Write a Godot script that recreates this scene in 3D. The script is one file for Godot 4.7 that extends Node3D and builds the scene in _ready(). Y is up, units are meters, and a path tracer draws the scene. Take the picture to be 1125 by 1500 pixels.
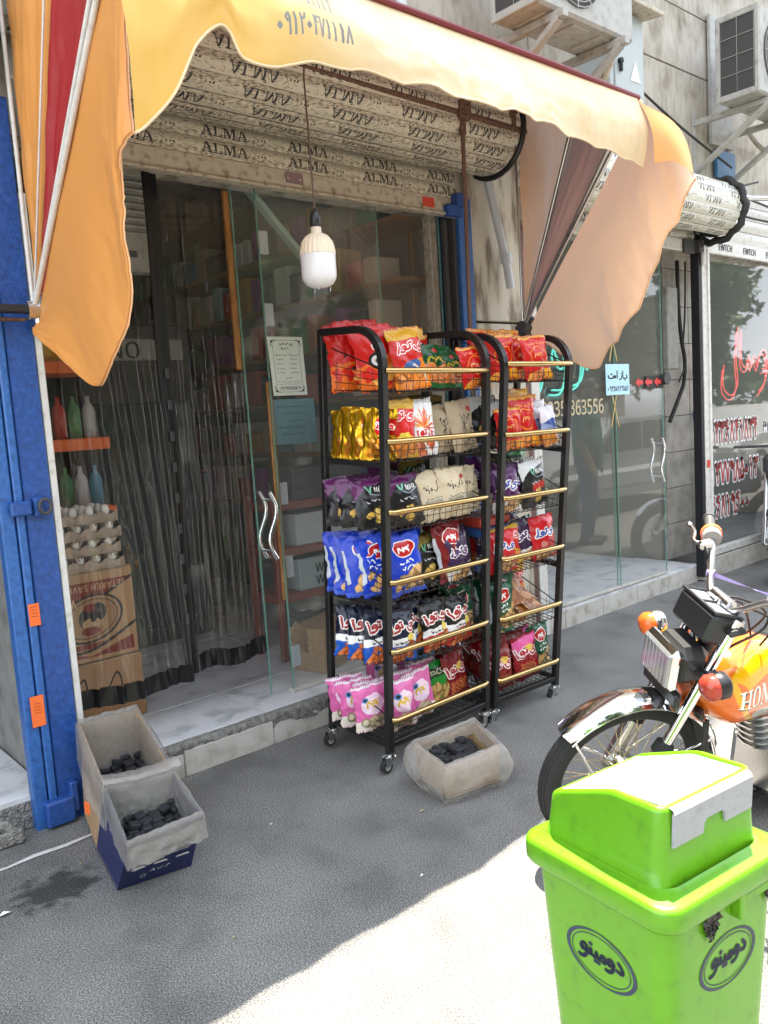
extends Node3D
# A shop front with a folding awning, snack racks, a bin and a motorcycle. x runs along the facade, y is up, z points to the street.

var M := {}
var used := {}
var rng := RandomNumberGenerator.new()


class MB:
	# collects shapes into one mesh
	var st := SurfaceTool.new()
	var g := 1

	func _init() -> void:
		st.begin(Mesh.PRIMITIVE_TRIANGLES)

	func v(p: Vector3, uv := Vector2.ZERO) -> void:
		st.set_uv(uv)
		st.add_vertex(p)

	func flat() -> void:
		st.set_smooth_group(-1)

	func smooth() -> void:
		g += 1
		st.set_smooth_group(g)

	func quad(a: Vector3, b: Vector3, c: Vector3, d: Vector3, ua := Vector2(0, 0), ub := Vector2(1, 0), uc := Vector2(1, 1), ud := Vector2(0, 1)) -> void:
		v(a, ua); v(b, ub); v(c, uc)
		v(a, ua); v(c, uc); v(d, ud)

	func box(c: Vector3, s: Vector3, bev := 0.0, b := Basis.IDENTITY) -> MB:
		flat()
		var h := s * 0.5
		var e := minf(bev, minf(h.x, minf(h.y, h.z)) * 0.9)
		for ax in 3:
			var u := (ax + 1) % 3
			var w := (ax + 2) % 3
			for sg in [-1.0, 1.0]:
				var q := []
				for k in [[-1, -1], [1, -1], [1, 1], [-1, 1]]:
					var p := Vector3.ZERO
					p[ax] = sg * h[ax]
					p[u] = k[0] * (h[u] - e)
					p[w] = k[1] * (h[w] - e)
					q.append(c + b * p)
				if sg > 0:
					quad(q[3], q[2], q[1], q[0])
				else:
					quad(q[0], q[1], q[2], q[3])
		if e > 0.0:
			for ax in 3:
				var u := (ax + 1) % 3
				var w := (ax + 2) % 3
				for su in [-1.0, 1.0]:
					for sw in [-1.0, 1.0]:
						var q := []
						for k in [[-1, 0], [1, 0], [1, 1], [-1, 1]]:
							var p := Vector3.ZERO
							p[ax] = k[0] * (h[ax] - e)
							p[u] = su * (h[u] - (e if k[1] == 1 else 0.0))
							p[w] = sw * (h[w] - (0.0 if k[1] == 1 else e))
							q.append(c + b * p)
						if su * sw > 0:
							quad(q[0], q[1], q[2], q[3])
						else:
							quad(q[3], q[2], q[1], q[0])
			for sx in [-1.0, 1.0]:
				for sy in [-1.0, 1.0]:
					for sz in [-1.0, 1.0]:
						var p1 := c + b * Vector3(sx * h.x, sy * (h.y - e), sz * (h.z - e))
						var p2 := c + b * Vector3(sx * (h.x - e), sy * h.y, sz * (h.z - e))
						var p3 := c + b * Vector3(sx * (h.x - e), sy * (h.y - e), sz * h.z)
						if sx * sy * sz > 0:
							v(p3); v(p2); v(p1)
						else:
							v(p1); v(p2); v(p3)
		return self

	func bar(a: Vector3, b: Vector3, w: float, h: float, bev := 0.0) -> MB:
		var y := (b - a).normalized()
		var r := Vector3.UP if absf(y.y) < 0.9 else Vector3.BACK
		var x := r.cross(y).normalized()
		return box((a + b) * 0.5, Vector3(w, (b - a).length(), h), bev, Basis(x, y, x.cross(y)))

	func ring(c: Vector3, x: Vector3, y: Vector3, r: float, n: int, ph := 0.0) -> PackedVector3Array:
		var o := PackedVector3Array()
		for i in n + 1:
			var a := TAU * i / n + ph
			o.append(c + (x * cos(a) + y * sin(a)) * r)
		return o

	func bridge(p: PackedVector3Array, q: PackedVector3Array, v0 := 0.0, v1 := 1.0) -> void:
		var n := p.size() - 1
		for i in n:
			var u0 := float(i) / n
			var u1 := float(i + 1) / n
			quad(p[i], q[i], q[i + 1], p[i + 1], Vector2(u0, v0), Vector2(u0, v1), Vector2(u1, v1), Vector2(u1, v0))

	func fan(c: Vector3, p: PackedVector3Array, flip := false) -> void:
		flat()
		for i in p.size() - 1:
			if flip:
				v(c, Vector2(.5, .5)); v(p[i + 1]); v(p[i])
			else:
				v(c, Vector2(.5, .5)); v(p[i]); v(p[i + 1])

	func cyl(a: Vector3, b: Vector3, r0: float, r1 := -1.0, n := 12, caps := true) -> MB:
		if r1 < 0:
			r1 = r0
		var d := (b - a).normalized()
		var x := (Vector3.UP if absf(d.y) < 0.9 else Vector3.RIGHT).cross(d).normalized()
		var y := d.cross(x)
		smooth()
		var p := ring(a, x, y, r0, n)
		var q := ring(b, x, y, r1, n)
		bridge(p, q)
		if caps:
			fan(a, p, false)
			fan(b, q, true)
		return self

	func tube(pts: Array, r: float, n := 8, closed := false, ph := 0.0, taper := 1.0) -> MB:
		smooth()
		if n <= 4:
			flat()
		var m := pts.size()
		var prev := PackedVector3Array()
		var first := PackedVector3Array()
		var x := Vector3.ZERO
		for i in m + (1 if closed else 0):
			var c: Vector3 = pts[i % m]
			var nx: Vector3 = pts[(i + 1) % m] if closed else pts[mini(i + 1, m - 1)]
			var pv: Vector3 = pts[(i - 1 + m) % m] if closed else pts[maxi(i - 1, 0)]
			var t := (nx - pv).normalized()
			if x == Vector3.ZERO:
				x = (Vector3.UP if absf(t.y) < 0.9 else Vector3.RIGHT).cross(t).normalized()
			x = (x - t * x.dot(t)).normalized()
			var rr := r * lerpf(1.0, taper, float(i) / maxi(1, m - 1))
			if n == 4:
				var d1 := (nx - c).normalized()
				var d0 := (c - pv).normalized()
				if d1 != Vector3.ZERO and d0 != Vector3.ZERO:
					rr *= 1.0 / maxf(0.6, sqrt((1.0 + d0.dot(d1)) * 0.5))
			var q := ring(c, x, t.cross(x), rr, n, ph)
			if i > 0:
				bridge(prev, q)
			else:
				first = q
			prev = q
		if not closed:
			fan(pts[0], first, false)
			fan(pts[m - 1], prev, true)
		return self

	func grid(nu: int, nv: int, f: Callable, flip := false, u0 := 0.0, u1 := 1.0, v0 := 0.0, v1 := 1.0) -> MB:
		smooth()
		var rows := []
		for j in nv + 1:
			var row := PackedVector3Array()
			for i in nu + 1:
				row.append(f.call(float(i) / nu, float(j) / nv))
			rows.append(row)
		for j in nv:
			for i in nu:
				var ua := lerpf(u0, u1, float(i) / nu)
				var ub := lerpf(u0, u1, float(i + 1) / nu)
				var va := lerpf(v0, v1, float(j) / nv)
				var vb := lerpf(v0, v1, float(j + 1) / nv)
				if flip:
					quad(rows[j][i], rows[j + 1][i], rows[j + 1][i + 1], rows[j][i + 1], Vector2(ua, va), Vector2(ua, vb), Vector2(ub, vb), Vector2(ub, va))
				else:
					quad(rows[j][i], rows[j][i + 1], rows[j + 1][i + 1], rows[j + 1][i], Vector2(ua, va), Vector2(ub, va), Vector2(ub, vb), Vector2(ua, vb))
		return self

	func lathe(o: Vector3, prof: Array, n := 20, ax := Vector3.UP, flute := 0.0, nf := 0) -> MB:
		smooth()
		var x := (Vector3.UP if absf(ax.y) < 0.9 else Vector3.RIGHT).cross(ax).normalized()
		var y := ax.cross(x)
		var prev := PackedVector3Array()
		for k in prof.size():
			var p: Vector2 = prof[k]
			var q := PackedVector3Array()
			for i in n + 1:
				var a := TAU * i / n
				var r := p.x * (1.0 + (flute * (0.5 + 0.5 * cos(a * nf)) if nf > 0 else 0.0))
				q.append(o + ax * p.y + (x * cos(a) + y * sin(a)) * r)
			if k > 0:
				bridge(prev, q, float(k - 1) / (prof.size() - 1), float(k) / (prof.size() - 1))
			prev = q
		return self

	func poly(p2: PackedVector2Array, t: Transform3D, depth := 0.0, uvs := 1.0) -> MB:
		# a flat outline in t's xy plane, given depth along -z
		flat()
		var ix := Geometry2D.triangulate_polygon(p2)
		var d := t.basis.z * depth
		for k in range(0, ix.size(), 3):
			var a := p2[ix[k]]
			var b := p2[ix[k + 1]]
			var c := p2[ix[k + 2]]
			if (b - a).cross(c - a) > 0:
				var s := b
				b = c
				c = s
			v(t * Vector3(a.x, a.y, 0), a * uvs); v(t * Vector3(b.x, b.y, 0), b * uvs); v(t * Vector3(c.x, c.y, 0), c * uvs)
			if depth > 0:
				v(t * Vector3(a.x, a.y, 0) - d, a * uvs); v(t * Vector3(c.x, c.y, 0) - d, c * uvs); v(t * Vector3(b.x, b.y, 0) - d, b * uvs)
		if depth > 0:
			var cw := Geometry2D.is_polygon_clockwise(p2)
			for i in p2.size():
				var a3 := t * Vector3(p2[i].x, p2[i].y, 0)
				var q := p2[(i + 1) % p2.size()]
				var b3 := t * Vector3(q.x, q.y, 0)
				if cw:
					quad(a3, a3 - d, b3 - d, b3)
				else:
					quad(b3, b3 - d, a3 - d, a3)
		return self

	func ribbon(p: Array, w: float, t: Transform3D, tw := 1.0) -> MB:
		# a pen stroke lying in t's xy plane
		flat()
		var n := p.size()
		for i in n - 1:
			var a: Vector2 = p[i]
			var b: Vector2 = p[i + 1]
			var d := (b - a).normalized()
			var m := d.orthogonal() * w * 0.5
			quad(t * v3(a + m), t * v3(a - m), t * v3(b - m), t * v3(b + m))
		for i in n:
			var c: Vector2 = p[i]
			for k in 8:
				var a0 := TAU * k / 8
				var a1 := TAU * (k + 1) / 8
				v(t * v3(c)); v(t * v3(c + Vector2(cos(a1), sin(a1)) * w * 0.5)); v(t * v3(c + Vector2(cos(a0), sin(a0)) * w * 0.5))
		return self

	func v3(p: Vector2) -> Vector3:
		return Vector3(p.x, p.y, 0)

	func done() -> ArrayMesh:
		st.generate_normals()
		return st.commit()


class Pic:
	# draws print into an Image at twice its size
	var im: Image
	var w: int
	var h: int
	const S := 2

	func _init(w_: int, h_: int, c: Color) -> void:
		w = w_ * S
		h = h_ * S
		im = Image.create(w, h, false, Image.FORMAT_RGBA8)
		im.fill(c)

	func rect(x: float, y: float, rw: float, rh: float, c: Color) -> void:
		im.fill_rect(Rect2i(int(x * w), int(y * h), maxi(1, int(rw * w)), maxi(1, int(rh * h))), c)

	func span(y: int, x0: float, x1: float, c: Color) -> void:
		if y < 0 or y >= h or x1 < 0 or x0 > w:
			return
		var a := maxi(0, int(round(x0)))
		var b := mini(w, int(round(x1)))
		if b > a:
			im.fill_rect(Rect2i(a, y, b - a, 1), c)

	func poly(p: Array, c: Color) -> void:
		var lo := 1e9
		var hi := -1e9
		for q in p:
			lo = minf(lo, q.y * h)
			hi = maxf(hi, q.y * h)
		for y in range(maxi(0, int(lo)), mini(h, int(hi) + 1)):
			var xs := []
			for i in p.size():
				var a: Vector2 = p[i] * Vector2(w, h)
				var b: Vector2 = p[(i + 1) % p.size()] * Vector2(w, h)
				if (a.y <= y + .5) != (b.y <= y + .5):
					xs.append(a.x + (y + .5 - a.y) / (b.y - a.y) * (b.x - a.x))
			xs.sort()
			for k in range(0, xs.size() - 1, 2):
				span(y, xs[k], xs[k + 1], c)

	func oval(cx: float, cy: float, rx: float, ry: float, c: Color, a := 0.0) -> void:
		var p := []
		for i in 28:
			var t := TAU * i / 28
			var d := Vector2(cos(t) * rx * w, sin(t) * ry * h).rotated(a)
			p.append(Vector2(cx + d.x / w, cy + d.y / h))
		poly(p, c)

	func pen(p: Array, wd: float, c: Color) -> void:
		# wd is a share of the width
		var r := wd * w * 0.5
		for i in p.size():
			var a: Vector2 = p[i] * Vector2(w, h)
			for y in range(int(a.y - r), int(a.y + r) + 1):
				var dd := r * r - (y + .5 - a.y) * (y + .5 - a.y)
				if dd > 0:
					span(y, a.x - sqrt(dd), a.x + sqrt(dd), c)
			if i + 1 < p.size():
				var b: Vector2 = p[i + 1] * Vector2(w, h)
				var m := (b - a).normalized().orthogonal() * r
				var s := Vector2(1.0 / w, 1.0 / h)
				poly([(a + m) * s, (b + m) * s, (b - m) * s, (a - m) * s], c)

	func strokes(ss: Array, at: Vector2, sc: Vector2, wd: float, c: Color, slant := 0.0) -> void:
		for s in ss:
			var p := []
			for q in s:
				p.append(at + Vector2((q.x + slant * q.y) * sc.x, -q.y * sc.y))
			pen(p, wd, c)

	func text(s: String, at: Vector2, hgt: float, c: Color, wide := 1.0, flip := false, serif := false) -> void:
		# at: left end of the baseline, hgt: height of a capital, as shares
		var tm := TextMesh.new()
		var f := SystemFont.new()
		f.font_names = PackedStringArray(["Droid Serif" if serif else "Droid Sans"])
		f.font_weight = 700
		tm.font = f
		tm.text = s
		tm.font_size = 32
		tm.pixel_size = 1.0 / 23.0
		tm.depth = 0.0
		tm.horizontal_alignment = HORIZONTAL_ALIGNMENT_LEFT
		var arr := tm.get_mesh_arrays()
		if arr.is_empty():
			return
		var vs: PackedVector3Array = arr[Mesh.ARRAY_VERTEX]
		var ix: PackedInt32Array = arr[Mesh.ARRAY_INDEX]
		var lo := Vector3(1e9, 1e9, 0)
		for q in vs:
			lo.x = minf(lo.x, q.x)
			lo.y = minf(lo.y, q.y)
		var n := ix.size() if ix.size() else vs.size()
		for k in range(0, n, 3):
			var p := []
			for j in 3:
				var q := (vs[ix[k + j]] if ix.size() else vs[k + j]) - lo
				var x := q.x * hgt * h / w * wide
				var y := q.y * hgt
				p.append(at + (Vector2(-x, y) if flip else Vector2(x, -y)))
			poly(p, c)

	func tex() -> ImageTexture:
		im.resize(w / S, h / S, Image.INTERPOLATE_LANCZOS)
		im.generate_mipmaps()
		return ImageTexture.create_from_image(im)


# ------------------------------------------------------------------ naming and committing
func numbered(called: String) -> String:
	used[called] = used.get(called, -1) + 1
	return called if used[called] == 0 else "%s_%03d" % [called, used[called]]


func tag(o: Node, label := "", category := "", group := "", kind := "") -> Node:
	if label: o.set_meta("label", label)
	if category: o.set_meta("category", category)
	if group: o.set_meta("group", group)
	if kind: o.set_meta("kind", kind)
	return o


func thing(called: String, label: String, category: String, at := Vector3.ZERO, group := "", basis_ := Basis.IDENTITY) -> Node3D:
	var o := Node3D.new()
	o.name = numbered(called)
	o.transform = Transform3D(basis_, at)
	add_child(o)
	tag(o, label, category, group)
	return o


func put(called: String, mesh: Mesh, m: Material, parent: Node = self, at := Vector3.ZERO) -> MeshInstance3D:
	var o := MeshInstance3D.new()
	o.mesh = mesh
	o.material_override = m
	o.position = at
	if parent == self:
		o.name = numbered(called)
		add_child(o)
	else:
		var k := 0
		var nm := called
		while parent.has_node(nm):
			k += 1
			nm = "%s_%03d" % [called, k]
		o.name = nm
		parent.add_child(o)
	return o


func dup(root: Node3D, at: Vector3, label := "") -> Node3D:
	var r: Node3D = root.duplicate()
	r.name = numbered(String(root.name).rstrip("0123456789").trim_suffix("_"))
	add_child(r)
	r.position = at
	if label: r.set_meta("label", label)
	return r


# ------------------------------------------------------------------ materials
func lin(r: float, g: float, b: float) -> Color:
	return Color(r, g, b).linear_to_srgb()


func pm(key: String, c: Color, rough := 0.6, metal := 0.0) -> StandardMaterial3D:
	if M.has(key):
		return M[key]
	var m := StandardMaterial3D.new()
	m.resource_name = key
	m.albedo_color = c.linear_to_srgb()
	m.roughness = rough
	m.metallic = metal
	M[key] = m
	return m


func noise_tex(size: int, freq: float, oct: int, cols: Array, sd: int, type := FastNoiseLite.TYPE_SIMPLEX_SMOOTH, warp := 0.0) -> NoiseTexture2D:
	var n := FastNoiseLite.new()
	n.noise_type = type
	n.seed = sd
	n.frequency = freq
	n.fractal_octaves = oct
	if warp > 0:
		n.domain_warp_enabled = true
		n.domain_warp_amplitude = warp
		n.domain_warp_frequency = freq * 0.7
	var t := NoiseTexture2D.new()
	t.width = size
	t.height = size
	t.seamless = true
	t.noise = n
	if cols.size():
		var gr := Gradient.new()
		var of := PackedFloat32Array()
		var cc := PackedColorArray()
		for c in cols:
			of.append(c[0])
			cc.append(c[1].linear_to_srgb())
		gr.offsets = of
		gr.colors = cc
		t.color_ramp = gr
	return t


func tri_mat(key: String, t: Texture2D, metres: float, rough := 0.8, bump: Texture2D = null, bump_cm := 0.0, detail: Texture2D = null, dmetres := 1.0) -> StandardMaterial3D:
	var m := pm(key, Color.WHITE, rough)
	m.albedo_texture = t
	m.uv1_triplanar = true
	m.uv1_world_triplanar = true
	m.uv1_scale = Vector3.ONE / metres
	if bump:
		m.heightmap_enabled = true
		m.heightmap_texture = bump
		m.heightmap_scale = bump_cm
	if detail:
		m.detail_enabled = true
		m.detail_albedo = detail
		m.detail_blend_mode = BaseMaterial3D.BLEND_MODE_MUL
		m.detail_uv_layer = BaseMaterial3D.DETAIL_UV_2
		m.uv2_triplanar = true
		m.uv2_world_triplanar = true
		m.uv2_scale = Vector3.ONE / dmetres
	return m


func glass(key: String, c: Color, a: float) -> StandardMaterial3D:
	var m := pm(key, c, 0.02)
	m.transparency = BaseMaterial3D.TRANSPARENCY_ALPHA
	m.albedo_color.a = a
	return m


func print_mat(key: String, t: Texture2D, rough := 0.6) -> StandardMaterial3D:
	var m := pm(key, Color.WHITE, rough)
	m.albedo_texture = t
	return m


# ------------------------------------------------------------------ pen strokes of the letters and numerals that the signs carry
func digit(k: int) -> Array:
	match k:
		0: return [[Vector2(.25, .55), Vector2(.36, .42), Vector2(.25, .3), Vector2(.14, .42), Vector2(.25, .55)]]
		1: return [[Vector2(.16, 1), Vector2(.27, .65), Vector2(.28, 0)]]
		2: return [[Vector2(.46, 1), Vector2(.4, .76), Vector2(.22, .74), Vector2(.08, 1), Vector2(.22, .5), Vector2(.25, 0)]]
		3: return [[Vector2(.5, 1), Vector2(.46, .75), Vector2(.36, .76), Vector2(.3, .95), Vector2(.26, .76), Vector2(.15, .76), Vector2(.06, 1), Vector2(.2, .5), Vector2(.22, 0)]]
		4: return [[Vector2(.44, .95), Vector2(.26, .98), Vector2(.24, .74), Vector2(.44, .66)], [Vector2(.06, 1), Vector2(.22, .5), Vector2(.25, 0)]]
		5: return [[Vector2(.25, .98), Vector2(.06, .4), Vector2(.08, .12), Vector2(.2, .05), Vector2(.26, .22), Vector2(.32, .05), Vector2(.44, .12), Vector2(.46, .4), Vector2(.25, .98)]]
		6: return [[Vector2(.42, 1), Vector2(.18, .96), Vector2(.14, .72), Vector2(.4, .68), Vector2(.24, .38), Vector2(.08, 0)]]
		7: return [[Vector2(.04, 1), Vector2(.25, 0), Vector2(.47, 1)]]
		8: return [[Vector2(.04, 0), Vector2(.25, 1), Vector2(.47, 0)]]
		_: return [[Vector2(.4, .78), Vector2(.26, .98), Vector2(.1, .82), Vector2(.22, .62), Vector2(.4, .72), Vector2(.42, 0)]]


func digits(s: String, step := .56) -> Array:
	var o := []
	for i in s.length():
		for q in digit(s.unicode_at(i) - 48):
			var p := []
			for w in q:
				p.append(w + Vector2(i * step, 0))
			o.append(p)
	return o


func curve(p: Array, n := 5) -> Array:
	# a smooth line through the points
	var o := []
	for i in p.size() - 1:
		var a: Vector2 = p[maxi(i - 1, 0)]
		var b: Vector2 = p[i]
		var c: Vector2 = p[i + 1]
		var d: Vector2 = p[mini(i + 2, p.size() - 1)]
		for k in n:
			o.append(b.cubic_interpolate(c, a, d, float(k) / n))
	o.append(p[p.size() - 1])
	return o


func loop(cx: float, cy: float, r: float) -> Array:
	var o := []
	for i in 9:
		o.append(Vector2(cx + cos(TAU * i / 8) * r, cy + sin(TAU * i / 8) * r))
	return o


func dot(x: float, y: float) -> Array:
	return [Vector2(x - .02, y), Vector2(x + .02, y + .01)]


func vav(x: float, y: float, s := 1.0) -> Array:
	# the letter vav: a small loop with a tail to the lower left
	return curve([Vector2(x - .12 * s, y + .02), Vector2(x - .16 * s, y + .16 * s), Vector2(x, y + .3 * s), Vector2(x + .14 * s, y + .18 * s), Vector2(x + .02 * s, y + .04 * s), Vector2(x - .12 * s, y + .08 * s), Vector2(x + .1 * s, y + .05 * s), Vector2(x + .05 * s, y - .14 * s), Vector2(x - .12 * s, y - .28 * s), Vector2(x - .28 * s, y - .28 * s)], 4)


func word_bin() -> Array:
	return [vav(-.72, .02, 1.0), curve([Vector2(-.62, .05), Vector2(-.45, .04), Vector2(-.42, .24), Vector2(-.4, .04), Vector2(-.2, .04), Vector2(-.17, .22), Vector2(-.14, .04), Vector2(.0, .03)]), dot(-.42, .45), dot(-.24, -.16), dot(-.1, -.16),
		curve([Vector2(-.02, .03), Vector2(.08, .22), Vector2(.22, .18), Vector2(.2, .02), Vector2(.06, .0)]), vav(.48, .02, .9), curve([Vector2(.82, .36), Vector2(.98, .14), Vector2(.92, .0), Vector2(.72, .02)])]


func word_toz() -> Array:
	return [curve([Vector2(-.9, .35), Vector2(-.86, .0), Vector2(-.86, -.25)]), dot(-.88, .55), vav(-.4, .05, 1.0), curve([Vector2(-.3, .1), Vector2(-.08, .05), Vector2(-.02, .3)]), dot(-.1, .5), dot(.02, .52),
		curve([Vector2(.95, .25), Vector2(.72, .35), Vector2(.6, .15), Vector2(.85, .05), Vector2(.9, -.18), Vector2(.6, -.25), Vector2(.3, -.1), Vector2(.25, .1)])]


func word_mz() -> Array:
	return [curve([Vector2(-.8, -.35), Vector2(-.7, .2), Vector2(-.5, .3), Vector2(-.45, .05), Vector2(-.2, .0), Vector2(-.1, -.3)]), dot(-.1, .35), curve([Vector2(.0, .0), Vector2(.15, .3), Vector2(.35, .25), Vector2(.3, 0), Vector2(.5, 0), Vector2(.6, -.3)]), dot(.6, .35)]


func word_dil() -> Array:
	return [curve([Vector2(-.9, .1), Vector2(-.8, .3), Vector2(-.65, .1), Vector2(-.8, .0), Vector2(-.5, .0), Vector2(-.45, .2), Vector2(-.5, -.3)]), dot(-.45, .45), curve([Vector2(-.3, 0), Vector2(-.15, .2), Vector2(-.1, .0), Vector2(-.3, -.05)]), curve([Vector2(.55, .8), Vector2(.5, 0), Vector2(.35, -.3), Vector2(.15, -.1)]), curve([Vector2(.8, .5), Vector2(.95, .1), Vector2(.7, .05)])]


func word_open() -> Array:
	# right word and left word, side by side
	return [curve([Vector2(.9, .35), Vector2(.95, .05), Vector2(.55, .0), Vector2(.53, .9)]), dot(.75, -.25), curve([Vector2(.4, .35), Vector2(.35, -.05), Vector2(.15, -.2)]), dot(.36, .6),
		[Vector2(-.1, .9), Vector2(-.1, 0)], curve([Vector2(-.25, .3), Vector2(-.28, .05), Vector2(-.36, .3), Vector2(-.4, .05), Vector2(-.48, .28), Vector2(-.55, .02), Vector2(-.9, .05), Vector2(-.95, .35)]), dot(-.7, .5), dot(-.62, .5)]


func scribble(n: int, sd: int) -> Array:
	# a line of handwriting too small to read
	var r := RandomNumberGenerator.new()
	r.seed = sd
	var o := []
	var x := 0.0
	for i in n:
		var p := []
		for k in 3 + r.randi() % 3:
			p.append(Vector2(x, r.randf_range(-.3, .6)))
			x += .16
		o.append(curve(p, 2))
		x += .12
	return o


func _ready() -> void:
	rng.seed = 7
	var cam := Camera3D.new()
	cam.name = "camera"
	cam.fov = 64.01
	cam.near = 0.05
	cam.far = 300.0
	add_child(cam)
	var yaw := deg_to_rad(49.217)
	var pitch := deg_to_rad(6.688)
	var roll := deg_to_rad(-3.735)
	var fw := Vector3(cos(pitch) * cos(yaw), -sin(pitch), -cos(pitch) * sin(yaw))
	var rt := fw.cross(Vector3.UP).normalized()
	var up := rt.cross(fw)
	var r2 := rt * cos(roll) + up * sin(roll)
	var u2 := up * cos(roll) - rt * sin(roll)
	cam.transform = Transform3D(Basis(r2, u2, -fw), Vector3(0, 1.5, 3.19))
	cam.current = true
	var we := WorldEnvironment.new()
	we.name = "environment"
	var env := Environment.new()
	env.background_mode = Environment.BG_SKY
	var sky := Sky.new()
	var sm := ProceduralSkyMaterial.new()
	sm.sky_top_color = lin(.43, .475, .545)
	sm.sky_horizon_color = lin(.74, .77, .80)
	sm.sky_curve = 0.12
	sm.ground_bottom_color = lin(.2, .2, .19)
	sm.ground_horizon_color = lin(.5, .52, .54)
	sky.sky_material = sm
	env.sky = sky
	env.tonemap_mode = Environment.TONE_MAPPER_LINEAR
	env.tonemap_exposure = 6.5
	env.sdfgi_enabled = true
	env.ssao_enabled = true
	env.ssil_enabled = true
	we.environment = env
	add_child(we)
	var sun := DirectionalLight3D.new()
	sun.name = "sun"
	sun.light_energy = 1.08
	sun.light_color = Color(1.0, .965, .90)
	sun.light_angular_distance = 0.55
	sun.shadow_enabled = true
	add_child(sun)
	sun.look_at_from_position(Vector3(.25, 1.0, -.10) * 20.0, Vector3.ZERO, Vector3.RIGHT)
	materials()
	ground()
	building()
	shutters()
	shop_front()
	shop_inside()
	right_shops()
	upper_wall()
	awning()
	bulb()
	racks()
	charcoal()
	bin()
	motorcycle()
	street_behind()
	litter()


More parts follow.
